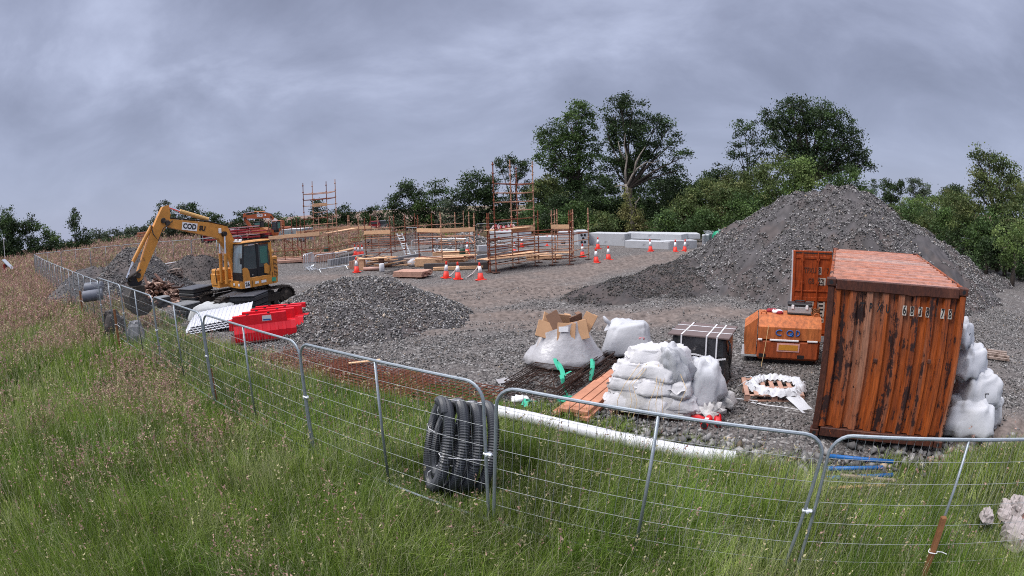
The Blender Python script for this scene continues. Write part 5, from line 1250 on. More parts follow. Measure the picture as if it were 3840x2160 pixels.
    mb = MB(); mb.box((.25, 0, 1.58), (.62, .3, .18), Matrix.Rotation(.18, 3, 'Y'), .03); mb.build('hose_box', mat('orange_plastic', (.6, .25, .06), .5), t)
    mb = MB(); mb.box((0, 0, .38), (2.2, .8, .10)); mb.build('chassis', BLK, t)
    mb = MB(); mb.lathe([(.1, -.1), (.3, -.1), (.3, .1), (.1, .1)], (-.9, -.4, .3), 16, Matrix.Rotation(math.pi / 2, 3, 'X')); mb.build('wheel', RUB, t, True)

def frame_between(a, b):
    """empty-location + rotation so that local x runs from a to b"""
    d = Vector(b) - Vector(a); return math.atan2(d.y, d.x), math.hypot(d.x, d.y)

def bowser():
    a = Vector((5.62, 10.82, .12)); b = Vector((7.02, 10.12, .12)); rz, L_ = frame_between(a, b)
    t = thing('compressor', 'orange canopied compressor with blue sprayed letters left of the container', 'compressor', a, rz)
    OR = rust_mat('orange_canopy', (.47, .145, .045), (.40, .115, .035), (.10, .04, .025), (.60, .20, .06), .9, .66, bump=.05)
    OD = rust_mat('orange_base', (.33, .070, .020), (.30, .062, .018), (.06, .025, .02), (.36, .09, .03), .9, .64, bump=.05)
    D_ = 1.15
    # lower box, lid with sloping front and left end
    poly = lambda y0, y1: None
    mb = MB(); z0, z1 = .14, .62
    mb.box((L_ / 2, D_ / 2, (z0 + z1) / 2), (L_, D_, z1 - z0), None, .06); mb.build('lower_case', OD, t)
    mb = MB(); z2, z3 = .92, 1.13
    v = [(0, .0, .635), (L_, .0, .635), (L_, D_, .635), (0, D_, .635), (0, .0, z2), (L_, .0, z2), (L_, D_, z2), (0, D_, z2), (.0, .26, z3), (L_, .26, z3), (L_, D_ - .2, z3), (.0, D_ - .2, z3)]
    mb.add(v, [(3, 2, 1, 0), (0, 1, 5, 4), (2, 3, 7, 6), (1, 2, 6, 10, 9, 5), (0, 4, 8, 11, 7, 3), (4, 5, 9, 8), (8, 9, 10, 11), (6, 7, 11, 10)]); mb.build('canopy', OR, t)
    mb = MB(); mb.prism([(-.34, .60), (-.34, .84), (-.02, 1.08), (-.02, .20), (-.30, .20)], D_ - .22, off=D_ / 2 + .08); mb.build('end_cowl', OR, t)
    mb = MB(); mb.box((-.18, D_ / 2 + .05, .17), (.40, D_ * .8, .04)); mb.build('step_plate', SILV, t)
    mb = MB(); mb.box((L_ * .42, -.012, .62), (L_ * .46, .03, .045), None, .01); mb.box((L_ * .87, -.012, .62), (L_ * .17, .03, .045), None, .01); mb.box((.06, -.012, .62), (.11, .03, .045), None, .01); mb.build('latch_bar', WHITE, t)
    mb = MB(); mb.box((L_ * .49, -.008, .455), (.56, .012, .20)); mb.build('sticker_border', mat('sticker_pink', (.62, .33, .30), .5), t)
    mb = MB(); mb.box((L_ * .49, -.016, .455), (.48, .012, .13)); mb.build('amber_sticker', mat('sticker_amber', (.50, .22, .03), .4, 0, .15, 20), t)
    for x in (.14, L_ * .70): mb = MB(); mb.box((x, -.006, .24), (.17, .02, .085)); mb.build('fork_pocket', INK, t)
    for x, w in ((L_ * .335, 0), (L_ * .50, 1), (L_ * .605, 2)):
        mb = MB()
        arc = {0: np.linspace(.9, 5.3, 16), 1: np.linspace(0, 2 * math.pi, 20), 2: np.linspace(-1.6, 1.7, 14)}[w]
        P = [(x + (.075 if w else .085) * math.cos(a), -.012, .80 + .062 * math.sin(a)) for a in arc]
        if w == 2: P = [P[0]] + P + [P[-1], (x - .01, -.012, .735), (x - .01, -.012, .86)]
        mb.tube(P, .014, 5); mb.build('spray_letter', SPRAY, t)
    mb = MB(); mb.lathe([(.01, 0), (.05, 0), (.05, .006), (.01, .006)], (L_ * .53, -.004, .76), 12, Matrix.Rotation(math.pi / 2, 3, 'X')); mb.build('spray_blot', SPRAY, t)
    for x in (.12, L_ - .1): mb = MB(); mb.tube([(x - .07, .42, z3 - .01), (x - .06, .42, z3 + .05), (x, .42, z3 + .075), (x + .06, .42, z3 + .05), (x + .07, .42, z3 - .01)], .018, 6); mb.build('lifting_eye', OR, t)
    mb = MB(); mb.box((L_ / 2, D_ / 2, .09), (L_ - .25, D_ - .3, .12)); mb.build('skid', BLK, t)
    mb = MB(); mb.tube([(.24, -.03, .95), (.22, -.05, .7), (.19, -.06, .4), (.15, -.10, .1), (.14, -.18, -.06)], .008, 5); mb.build('pull_cord', STRAW, t)
    # things lying on it
    M = Matrix.Translation(a) @ Matrix.Rotation(rz, 4, 'Z')
    b_ = thing('tool_box', 'silver and black tool box on top of the orange compressor', 'tool box', M @ Vector((L_ * .66, .62, z3 + .005)), rz - .05)
    mb = MB(); mb.box((0, 0, .115), (.60, .30, .17), None, .02); mb.build('body', SILV, b_); mb = MB(); mb.box((0, 0, .235), (.63, .32, .07), None, .02); mb.box((0, 0, .02), (.62, .31, .04), None, .01); mb.build('lid', BLK, b_)
    for x in (-.18, .18): mb = MB(); mb.box((x, -.16, .19), (.07, .03, .10), None, .01); mb.build('latch', WHITEP, b_)
    mb = MB(); mb.tube([(-.12, 0, .265), (-.11, 0, .32), (.11, 0, .32), (.12, 0, .265)], .016, 6); mb.build('handle', BLK, b_)
    r_ = thing('rags', 'heap of red and white rags on the orange compressor left of the tool box', 'rags', M @ Vector((.42, .62, z3)), rz)
    for i in range(7):
        mb = MB(); mb.blob((random.uniform(-.22, .22), random.uniform(-.16, .16), .03), (random.uniform(.14, .26), random.uniform(.1, .2), .09), .8, .03, 6, i, n=12); mb.build('rag', WHITE if i % 2 else mat('rag_red', (.25, .02, .03), .8), r_, True)
    c_ = thing('rope_coil', 'brown coil of rope on the right end of the orange compressor', 'rope', M @ Vector((L_ - .10, .55, z3)), 0)
    mb = MB(); mb.tube([((.09 + .02 * math.sin(3 * a)) * math.cos(a), (.09 + .02 * math.cos(2 * a)) * math.sin(a), .03 + .007 * a + .02 * math.sin(5 * a)) for a in np.linspace(0, 19, 110)], .014, 5); mb.build('rope', STAKE, c_, True)
    p = gd(2860, 1130, 17.2); p.z = 0

def pallet_parts(t, L_=1.2, W=1.0, m=None, rough=True):
    m = m or TIMBG
    for i in range(7):
        mb = MB(); x = -L_ / 2 + .05 + i * (L_ - .1) / 6; mb.box((x, random.uniform(-.01, .01), .133), (.095, W, .02), None, .003); mb.build('top_board', m, t)
    for y in (-W / 2 + .05, 0, W / 2 - .05):
        mb = MB()
        for x in (-L_ / 2 + .06, 0, L_ / 2 - .06): mb.box((x, y, .068), (.12, .09, .09))
        mb.box((0, y, .011), (L_, .09, .02)); mb.box((0, y, .1145), (L_ - .01, .085, .012)); mb.build('bearer', m, t)

def film_strip(mb, P, r=.02):
    mb.tube(P, r, 4)

def yard_stock():
    # flat pallet with torn film around it
    t = thing('pallet', 'flat timber pallet wrapped in torn white film, in front of the orange compressor', 'pallet', (5.15, 9.05, .10), R(-20)); pallet_parts(t, 1.25, 1.05, mat('pinkish_timber', (.40, .23, .17), .8, 0, .25, 5, .1, 30, (.22, .12, .09), .6)); pl = t
    f = MB()
    n = 90; rows = []                       # crumpled film round the rim
    for u in np.linspace(0, 1, 8):
        row = []
        for j in range(n):
            a = 2 * math.pi * j / (n - 1); w_ = .10 + .07 * noise.noise(Vector((math.cos(a) * 2, math.sin(a) * 2, 4)))
            k_ = .40 + (u - .3) * w_ * 2.2 + .05 * noise.noise(Vector((math.cos(a) * 3, math.sin(a) * 3, 1))) + .025 * noise.noise(Vector((math.cos(a) * 14, math.sin(a) * 14, u * 5)))
            row.append((.10 + 1.18 * k_ * math.cos(a), -.02 + k_ * math.sin(a), .165 + .10 * math.sin(math.pi * u) * (.6 + abs(noise.noise(Vector((math.cos(a) * 9, math.sin(a) * 9, u * 4))))) - .10 * max(0, u - .6) + .02 * math.sin(a * 23 + u * 9)))
        rows.append(row)
    f.grid(rows)
    for k in range(12):
        a = random.uniform(0, 6.28); p0 = Vector((.10 + .5 * math.cos(a), -.02 + .42 * math.sin(a), .18)); d = Vector((math.cos(a + random.uniform(-.8, .8)), math.sin(a + random.uniform(-.8, .8)), 0)) * random.uniform(.12, .35)
        f.tube([p0, p0 + d * .5 + Vector((0, 0, .06)), p0 + d + Vector((0, 0, random.uniform(-.1, .02)))], [.014, .01, .004], 4)
    w = [(.30, -.45, .15), (.42, -.62, .08), (.52, -.80, .03), (.60, -.98, 0), (.66, -1.12, -.02)]
    f.grid([[Vector(p) + Vector((s * q * .5, 0, abs(noise.noise(Vector((i * 1.7, s * 2.1, 3)))) * .10)) for s, q in zip((-1, -.5, 0, .5, 1), (.30,) * 5)] for i, p in enumerate(w)])
    o = f.build('torn_film', mat('torn_film', (.52, .53, .56), .4, 0, .08, 5, .3, 20), pl, True)
    for k, P in enumerate([[(-.5, -.62, .02), (-.2, -.72, .01), (.15, -.80, .0), (.5, -.95, .0)], [(-.9, -.35, .0), (-.6, -.5, .03), (-.35, -.55, .02)], [(-.6, .75, .0), (-.3, .95, .0), (0, .85, .05)]]):
        q = MB(); q.tube(P, .009, 5); q.build('loose_strap', WHITE, pl)
    # black wrapped load
    a = Vector((3.28, 11.0, .06)); b = Vector((4.20, 9.62, .06)); rz, L_ = frame_between(a, b); rz = math.atan2(-.55, .84)
    t = thing('wrapped_load', 'tall black wrapped pallet load with a grey lid and white straps', 'pallet load', (4.02, 10.32, .06), rz)
    w, d, h = 1.22, 1.05, 1.10
    mb = MB(); n = 40
    ringp = lambda z, k: [(w / 2 * k * math.copysign(abs(math.cos(a)) ** .35, math.cos(a)) + .012 * noise.noise(Vector((a * 3, z * 5, 1))), d / 2 * k * math.copysign(abs(math.sin(a)) ** .35, math.sin(a)) + .02 * noise.noise(Vector((a * 4, z * 6, 7))), z) for a in np.linspace(0, 2 * math.pi, n)]
    mb.grid([ringp(z, k) for z, k in ((.02, .98), (.12, 1.03), (.3, 1.01), (.5, 1.0), (.64, 1.015), (.70, 1.01))]); mb.build('black_wrap', BFILM, t, True)
    mb = MB(); mb.box((0, 0, .70), (w - .06, d - .06, .78), None, .05); mb.build('load_body', mat('black_drum', (.022, .024, .028), .5, 0, .2, 3), t)
    mb = MB(); mb.grid([[p for p in r] for r in [ringp(z, k) for z, k in ((.69, 1.012), (.82, 1.0), (.95, .99), (1.07, .985))]])
    mb.build('clear_film', mat('clear_film', (.028, .028, .032), .16, 0, .3, 4, .6, 9, (.16, .15, .15), .64, spec=.7), t, True)
    mb = MB(); mb.box((0, 0, h), (w + .10, d + .06, .035), None, .006); mb.build('lid', GREYB, t)
    s = MB()
    for x in (-.36, .18, .40):
        s.box((x, 0, h + .021), (.03, d + .07, .006)); s.box((x, -d / 2 - .035, h - .28), (.03, .006, .58)); s.box((x, d / 2 + .035, h - .28), (.03, .006, .58))
    for y in (-.20, .26): s.box((0, y, h + .024), (w + .11, .028, .006))
    for k in range(30):
        x0 = -w / 2 + w * k / 30; s.box((x0 + .02, -d / 2 - .028 - .004 * math.sin(k), h - .38 - .03 * math.sin(k * .35) - .002 * k), (.043, .006, .035))
    s.build('straps', WHITE, t)
    s = MB()
    for k in range(3): s.tube([(w / 2 + .02 + .04 * math.sin(i * .9 + k), -d / 2 + .1 + i * .12, 1.02 - .17 * i + .03 * math.sin(2 * i) - k * .05) for i in range(6)], .022, 5)
    s.build('film_folds', mat('clear_film', (.1, .1, .1)), t, True)
    s = MB(); s.box((0, 0, .0), (w + .05, d, .10)); s.build('pallet_base', TIMBD, t)
    for k in range(4):
        pass
    # bag of cardboard
    c = Vector((1.18, 12.15, .02))
    t = thing('rubbish_bag', 'clear plastic sack stuffed with cardboard on the stones', 'rubbish sack', c, R(-8))
    mb = MB(); n = 44; rows = []
    for i, (z, k) in enumerate([(0, 1.08), (.10, 1.12), (.25, 1.03), (.42, .90), (.58, .78), (.72, .68), (.84, .62), (.93, .585)]):
        row = []
        for j in range(n):
            a = 2 * math.pi * j / (n - 1); q = noise.noise(Vector((math.cos(a) * 2.2, math.sin(a) * 2.2, z * 2))) * .10 + abs(noise.noise(Vector((math.cos(a) * 6, math.sin(a) * 6, z * 1.5)))) * .07
            zz = z * (1 + .22 * math.cos(a + .4)) if z > .5 else z
            if i == 0: zz = .10 + .12 * noise.noise(Vector((math.cos(a) * 2, math.sin(a) * 2, 5)))
            row.append(((k + q) * .86 * math.cos(a), (k + q) * .60 * math.sin(a), max(zz, .01)))
        rows.append(row)
    mb.grid(rows); mb.build('plastic_film', mat('dusty_plastic_film', (.5, .5, .5)), t, True)
    mb = MB(); mb.blob((0, 0, .38), (1.25, .85, .75), .7, .08, 2, 3); mb.build('rubbish', mat('pale_rubbish', (.42, .38, .36), .8, 0, .3, 4, .3, 12), t, True)
    for (x, y, z, w_, h_, rx, ry, rz_, m_) in [(-.42, -.20, .90, .40, .40, -.5, .35, .2, CARD), (-.16, -.10, 1.02, .30, .58, -.35, -.45, .1, CARDD), (.08, -.36, .86, .42, .46, -.25, .05, 0, CARD), (.36, -.30, .90, .46, .44, -.2, -.25, -.2, CARD), (.55, .0, .98, .30, .55, -.2, .45, -.3, CARD),
                                          (-.30, .12, .98, .5, .4, -.6, .6, .5, CARD), (.30, .10, .95, .35, .5, .2, -.2, .6, CARDD), (-.05, .15, .98, .40, .42, .1, .2, .3, CARD)]:
        M = Matrix.Rotation(rz_, 3, 'Z') @ Matrix.Rotation(ry, 3, 'Y') @ Matrix.Rotation(rx, 3, 'X')
        mb = MB(); mb.box((x, y, z), (w_, .03, h_), M, .004); mb.box(Vector((x, y, z)) + M @ Vector((w_ * .3, .05, h_ * .5)), (w_ * .35, .12, .02), M, .003); mb.build('cardboard', m_, t)
    mb = MB(); mb.box((.02, -.405, .96), (.22, .006, .12), Matrix.Rotation(-.25, 3, 'X')); mb.build('paper_label', WHITE, t)
    mb = MB(); mb.box((-.2, -.5, .06), (.55, .12, .06)); mb.box((-.2, -.2, .06), (.9, .1, .08)); mb.build('pallet_base', TIMBD, t)
    # white bulk bag behind
    t = thing('bulk_bag', 'half full white bulk bag between the cardboard sack and the black wrapped load', 'bulk bag', (2.9, 12.75, .02), R(-14))
    mb = MB(); mb.blob((0, 0, .42), (1.05, .85, .86), .42, .09, 1.6, 12, n=40, amp2=.07, fr2=3.2); mb.build('bag', BAG, t, True)
    mb = MB(); mb.grid([[(-.62 + .06 * i, -.1 + .22 * j, .62 + .05 * i + .12 * math.sin(i * .8) * (j - .5)) for j in (0, .5, 1)] for i in range(4)]); mb.tube([(-.48, 0, .78), (-.58, 0, .86), (-.64, -.02, .97)], [.05, .06, .03], 6); mb.build('bag_flap', BAG, t, True)
    mb = MB(); mb.blob((.32, -.40, .50), (.20, .06, .10), .9, .02, 4, 2, n=10); mb.build('red_print', mat('faded_red_print', (.48, .22, .24), .7), t, True)
    # the big pile of sacks under film
    c = Vector((2.58, 9.05, .06)); 
    pl = thing('pallet', 'pallet under the heap of white sacks near the fence', 'pallet', c + Vector((0, 0, -.03)), R(-26)); pallet_parts(pl, 1.3, 1.05, TIMBD)
    rz = R(-24); M = Matrix.Translation(c) @ Matrix.Rotation(rz, 4, 'Z')
    SACK = mat('pale_sack', (.54, .53, .545), .6, 0, .16, 2.5, .5, 9, (.50, .42, .33), .66)
    protos = []
    for k in range(3):
        t = thing('sack', 'x', 'sack', (0, 0, 0), 0, 'white sacks stacked on the pallet'); mb = MB(); mb.blob((0, 0, .15), (.66, .50, .30), .45, .05, 3, 20 + k, n=30, amp2=.05, fr2=6); mb.build('sack_body', SACK, t, True)
        mb = MB(); mb.grid([[(-.38 - .05 * abs(math.sin(j)), -.2 + .05 * j, .14 + .05 * math.sin(j * 1.3 + k)) for j in range(9)], [(-.29, -.2 + .05 * j, .16) for j in range(9)]]); mb.build('sack_ear', SACK, t, True); protos.append(t)
    lay = [(-.48, -.30, 0, .1, 'bottom layer of the white sack heap, front left corner'), (.02, -.34, 0, -.1, 'bottom layer of the white sack heap, front middle'), (.52, -.28, 0, .15, 'bottom layer of the white sack heap, front right corner'), (-.40, .24, 0, 1.5, 'bottom layer of the white sack heap, back left'), (.25, .26, 0, 0, 'bottom layer of the white sack heap, back right'),
           (-.42, -.22, .27, -.05, 'second layer of the white sack heap, left end'), (.08, -.28, .27, .12, 'second layer of the white sack heap, middle'), (.50, -.16, .27, 1.4, 'second layer of the white sack heap, right end'), (-.1, .22, .27, .1, 'second layer of the white sack heap, at the back'),
           (-.36, -.12, .52, .1, 'third layer of the white sack heap, left'), (.10, -.18, .53, -.15, 'third layer of the white sack heap, front middle'), (.42, .12, .52, 1.2, 'third layer of the white sack heap, right'),
           (-.16, .04, .75, .3, 'sack on the very top of the white sack heap, left'), (.25, .06, .77, -.4, 'sack on the very top of the white sack heap, right')]
    for i, (x, y, z, r_, l) in enumerate(lay):
        p = M @ Vector((x, y, z + .12)); t = protos[i] if i < 3 else dup(protos[i % 3], p, rz + r_); t.location = p; t.rotation_euler = (0, 0, rz + r_); t['label'] = l
    fl = thing('film_cover', 'dusty film and strings tied over the heap of white sacks', 'film cover', c, rz)
    for zc, rr, sd in ((.22, .98, 1),):
        mb = MB(); n = 60; rows = []
        for i in range(7):
            z = zc - .16 + i * .06; row = []
            for j in range(n):
                a = 2 * math.pi * j / (n - 1); q = .06 * noise.noise(Vector((3 * math.cos(a), 3 * math.sin(a), z * 3 + sd))) + .05 * abs(noise.noise(Vector((8 * math.cos(a), 8 * math.sin(a), z * 2 + sd))))
                k = rr * (1 - .25 * (z - .1))
                row.append(((.86 * k + q) * math.copysign(abs(math.cos(a)) ** .6, math.cos(a)), (.62 * k + q) * math.copysign(abs(math.sin(a)) ** .6, math.sin(a)), z + .04 * math.sin(3 * a + sd)))
            rows.append(row)
        mb.grid(rows); mb.build('film', mat('thin_film', (.60, .58, .57), .3, 0, .12, 4, .6, 10, (.52, .44, .36), .6, trans=.2), fl, True)
    for k in range(7):
        x = -.55 + k * .18 + .05 * math.sin(k * 2.3); mb = MB(); mb.tube([(x, -.70 - .02 * (k % 3), .06), (x + .05 * math.sin(k), -.69, .35), (x + .1 * math.cos(k * 2), -.60, .62), (x * .6 + .1, -.35, .95)], .0045, 4); mb.build('string', STRAW, fl)
    t = thing('white_sheet', 'upright folded white sheet leaning on top of the sack heap', 'sheet', M @ Vector((.42, -.16, .70)), rz)
    mb = MB(); mb.blob((0, -.10, .22), (.42, .34, .80), .75, .05, 2.4, 51, n=32, amp2=.10, fr2=3.5, M=Matrix.Rotation(-.42, 3, 'Y') @ Matrix.Rotation(.25, 3, 'X')); mb.build('folded_sheet', BAG, t, True)
    t = thing('bulk_bag', 'slack white bag hanging over the right end of the sack heap', 'bulk bag', M @ Vector((.92, .06, .42)), rz + .3)
    mb = MB(); mb.blob((0, 0, .14), (.66, .72, .86), .62, .10, 2, 33, n=34, amp2=.07, fr2=3.4); mb.build('bag', BAG, t, True)
    t = thing('film_scrap', 'crumpled dirty film on the ground behind the three red pipe pieces', 'film scrap', M @ Vector((1.05, -.25, .0)), rz)
    mb = MB(); mb.blob((0, 0, .10), (.55, .45, .30), .9, .12, 3, 5, n=24, amp2=.2, fr2=7); mb.blob((.30, .25, .20), (.3, .2, .3), .9, .1, 3, 8, n=16, amp2=.15, fr2=7); mb.build('film', mat('thin_film', (.6, .6, .6)), t, True)
    # three short red pipes
    for i, (px, py, ang, ln, l) in enumerate([(2618, 1583, 1.95, .34, 'short red pipe piece nearest the white sack heap'), (2648, 1597, .95, .34, 'short red pipe piece in the middle with a white label'), (2690, 1590, 1.25, .36, 'short red pipe piece on the right, standing apart')]):
        p = gp(px, py); t = thing('red_pipe', l, 'pipe piece', (p.x, p.y, p.z + .075), ang, 'short red pipe pieces')
        mb = MB(); Mx = Matrix.Rotation(math.pi / 2, 3, 'Y')
        mb.lathe([(.055, 0), (.066, 0), (.066, ln * .72), (.076, ln * .74), (.076, ln), (.064, ln), (.055, ln - .02), (.05, 0.02)], (-ln / 2, 0, 0), 18, Mx); mb.build('pipe', mat('red_pipe_plastic', (.55, .008, .012), .3), t, True)
        mb = MB(); mb.lathe([(.002, 0), (.056, 0), (.056, .004), (.002, .004)], (-ln / 2 - .003, 0, 0), 16, Mx); mb.build('open_end', INK, t)
        if i == 1: mb = MB(); mb.box((.0, 0, .067), (.07, .07, .006)); mb.build('sticker', WHITE, t)
    # rebar cages with green slings
    def bundle(name, label, loc, rz, L_, W, n, hgt, grp, mode=0):
        t = thing(name, label, 'rebar bundle', loc, rz, grp)
        for i in range(n):
            z = .02 + hgt * i / n; e = random.uniform(-.03, .03); mb = MB()
            x0, x1, y0, y1 = -L_ / 2 + e, L_ / 2 + e, -W / 2 + random.uniform(-.03, .03), W / 2 + random.uniform(-.03, .03)
            mb.tube([(x0, y0, z), (x1, y0, z), (x1, y1, z), (x0, y1, z)], .008, 5, closed=True)
            mb.build('bar_loop', REBAR, t)
        return t
    G2 = 'dark rebar cages with green slings'
    t = bundle('rebar_cage', 'large square stack of dark rebar loops with green slings, nearest the fence', (.62, 10.45, .02), R(60), 1.35, 1.15, 15, .34, G2)
    s = MB(); random.seed(3)
    for i in range(16): s.tube([(random.uniform(-.6, -.1), random.uniform(-.4, .4), .12 + .012 * i), (random.uniform(.1, .6), random.uniform(-.4, .4), .12 + .012 * i)], .009, 5)
    s.build('loose_bars', REBAR, t)
    def ribbon(mb, P, w):
        P = [Vector(p) for p in P]; rows = []
        for i, p in enumerate(P):
            d = (P[min(i + 1, len(P) - 1)] - P[max(i - 1, 0)]).normalized(); q = d.cross(Vector((0, 0, 1)))
            q = q.normalized() if q.length > .2 else Vector((1, 0, 0)); rows.append([p - q * w / 2, p + Vector((0, 0, .006)), p + q * w / 2])
        mb.grid(rows)
    s = MB(); ribbon(s, [(-.22, -.62, .02), (-.24, -.54, .2), (-.22, -.50, .37), (-.12, -.44, .40), (.0, -.40, .37), (.05, -.42, .30)], .09); ribbon(s, [(.05, -.40, .33), (.2, -.30, .39), (.4, -.15, .44), (.55, 0, .46), (.66, .06, .42)], .10); ribbon(s, [(.3, -.2, .36), (.42, -.05, .48), (.6, .05, .5), (.72, .02, .36)], .08); ribbon(s, [(.1, -.45, .38), (.2, -.5, .40), (.25, -.45, .36), (.15, -.4, .34)], .05)
    s.build('green_sling', SLING, t); s.v = s.v
    t = bundle('rebar_cage', 'long narrow bundle of dark rebar running from the cardboard sack, with a hanging green sling', (1.72, 11.25, .02), R(57), 2.3, .22, 9, .26, G2)
    s = MB(); ribbon(s, [(-.35, -.16, .05), (-.25, -.14, .26), (-.05, -.05, .32), (.15, .04, .30), (.25, .14, .12)], .08); ribbon(s, [(-.45, -.18, .03), (-.2, -.1, .3), (.05, .02, .36), (.2, .0, .30)], .07); s.build('green_sling', SLING, t)
    t = bundle('rebar_cage', 'small bundle of dark rebar left of the upper end of the red planks', (1.98, 11.05, .02), R(58), 1.0, .16, 6, .16, G2)
    s = MB(); s.box((-.15, -.09, .10), (.16, .012, .10), Matrix.Rotation(1.0, 3, 'X')); s.build('paper_tag', WHITE, t)
    t = bundle('rebar_cage', 'dark rebar loops under the white bulk bag', (2.75, 12.1, .02), R(-12), 1.3, .7, 6, .12, G2)
    t = thing('green_sling', 'loose green sling lying on the stones by the planks', 'sling', gp(2125, 1510), R(20)); s = MB()
    for k in range(4): ribbon(s, [(.3 * math.cos(a) * (.5 + .2 * k) + .05 * k, .16 * math.sin(a) * (.6 + .15 * k), .05 + .05 * abs(math.sin(2 * a + k))) for a in np.linspace(k, k + 4.4, 14)], .07)
    s.build('sling_band', SLING, t)
    t = thing('green_sling', 'end of a green sling below the fence rail, left of the planks', 'sling', gp(1985, 1520), R(60)); s = MB(); ribbon(s, [(-.15, 0, .02), (0, .05, .08), (.12, .02, .05), (.2, -.05, .02)], .07); ribbon(s, [(-.1, .1, .02), (.05, .12, .1), (.2, .06, .03)], .06); s.build('sling_band', SLING, t)
    t = thing('cement_bag', 'torn white paper bag by the fence rail left of the planks', 'paper bag', gp(1950, 1505), R(10)); s = MB(); s.blob((0, 0, .05), (.36, .22, .10), .6, .04, 5, 3, n=16); s.build('paper', WHITEP, t, True)
    t = thing('paper_scrap', 'pale scrap of board on the stones left of the rebar cages', 'scrap', gp(1888, 1436), R(20)); s = MB(); s.box((0, 0, .05), (.28, .2, .015), Matrix.Rotation(.2, 3, 'X')); s.build('board', mat('grey_scrap', (.30, .29, .30), .8), t)
    # red sawn planks
    a = Vector((1.02, 8.93, 0)); b = Vector((2.30, 10.95, 0)); rz, L_ = frame_between(a, b); c = (a + b) / 2
    k = 0
    nm = ['left edge', 'second from the left edge', 'third from the left edge', 'right edge']
    for lay_ in range(2):
        for i in range(4 if lay_ == 0 else 3):
            off = -.30 + i * .19 + lay_ * .06; sh = random.uniform(-.10, .10)
            n_ = Vector((-math.sin(rz), math.cos(rz), 0))
            t = thing('plank', f'red sawn plank in the {"bottom" if lay_ == 0 else "top"} layer beside the sack heap, {["on the right edge", "second from the right edge", "third from the right edge", "on the left edge"][i] if lay_ == 0 else ["at its right", "in its middle", "at its left"][i]}', 'plank', c + n_ * off + Vector((math.cos(rz) * sh, math.sin(rz) * sh, .07 + lay_ * .078)), rz, 'red sawn planks')
            mb = MB(); mb.box((0, 0, 0), (L_ + .1, .17, .072), None, .005); mb.build('board', TIMBR, t)
    # white drain pipe along the fence
    P = [gp(1848, 1560), gp(2000, 1592), gp(2200, 1640), gp(2400, 1687), gp(2580, 1722), gp(2752, 1745)]
    t = thing('drain_pipe', 'long white drain pipe lying in the grass behind the fence', 'pipe', P[0]); mb = MB(); mb.tube([p - P[0] + Vector((0, 0, .12)) for p in P], .112, 18, False); mb.build('pipe_wall', PIPEW, t, True)
    mb = MB(); mb.tube([P[-1] - P[0] + Vector((-.06, .025, .12)), P[-1] - P[0] + Vector((.004, -.003, .12))], .116, 18, False); mb.tube([p - P[0] + Vector((0, 0, .12)) for p in P[-2:]], .098, 16, False); mb.build('pipe_mouth', PIPEW, t, True)
    # coil of black corrugated pipe, standing on edge
    t = thing('pipe_coil', 'upright coil of black corrugated pipe tied with white straps, at the fence', 'pipe coil', (-.93, 6.62, -.05), R(-74))
    mb = MB(); 
    def corrp(yc, rad, r0, t0, t1, tilt=0.0):
        n = int((t1 - t0) * rad / .017); P = []; rr = []
        for i in range(n):
            a = t0 + (t1 - t0) * i / n; P.append((rad * .92 * math.cos(a), yc + .03 * math.sin(a), .66 + rad * math.sin(a))); rr.append(r0 if i % 2 else r0 - .012)
        return P, rr
    for i, y in enumerate((-.30, -.10, .10, .30)):
        P, rr = corrp(y, .60 + .012 * (i % 2), .082, 0, 2 * math.pi); q = MB(); q.tube(P, rr, 12, closed=True); q.build('pipe_turn', COILB, t, False)
    for i, y in enumerate((-.24, .12)):
        P, rr = corrp(y, .42, .07, 0, 2 * math.pi); q = MB(); q.tube(P, rr, 10, closed=True); q.build('inner_turn', COILB, t, False)
    t.rotation_euler = (R(-13), 0, R(-74)); t.location.x -= .02
    P, rr = corrp(-.36, .62, .07, 1.1, 2.0); q = MB(); q.tube(P, rr, 10); q.build('loose_end', COILB, t)
    for a in (.15, 1.62, 3.05, 4.6):
        q = MB(); c_, s_ = math.cos(a), math.sin(a); prof = [(-.37, .48), (-.37, .64), (-.25, .67), (.24, .67), (.35, .64), (.35, .48), (.24, .34), (-.25, .34)]
        q.tube([(r_ * .94 * c_, y, .66 + r_ * s_) for y, r_ in prof], .006, 5, closed=True); q.build('tie', WHITE, t)
    # rusty bar mats along the fence
    mats = [((-5.2, 12.35), 0, R(-31), 2.9, 1.3), ((-3.4, 11.3), 0, R(-31), 3.4, 1.5), ((-1.75, 10.45), 0, R(-30), 3.0, 1.35), ((-4.3, 11.5), 0, R(-27), 3.0, 1.3)]
    lb = ['stack of rusty reinforcing mesh behind the fence, its left part under the mound', 'middle rusty reinforcing mesh behind the fence', 'rusty reinforcing mesh nearest the black pipe coil', 'rusty reinforcing mesh lying askew in the grass']
    for (c, _, rz, L_, W), l in zip(mats, lb):
        t = thing('rebar_mesh', l, 'rebar mesh', (c[0], c[1], g1(*c) + .05), rz, 'rusty reinforcing meshes')
        for lay_ in range(2):
            mb = MB(); dx, dy = random.uniform(-.1, .1), random.uniform(-.1, .1)
            for i in range(int(L_ / .15) + 1): x = -L_ / 2 + i * .15 + dx; mb.tube([(x, -W / 2 + dy, .03 + .05 * lay_), (x, W / 2 + dy, .03 + .05 * lay_)], .007, 4)
            for i in range(int(W / .15) + 1): y = -W / 2 + i * .15 + dy; mb.tube([(-L_ / 2 + dx, y, .045 + .05 * lay_), (L_ / 2 + dx, y, .045 + .05 * lay_)], .007, 4)
            mb.build('mesh_sheet', REBARR, t)
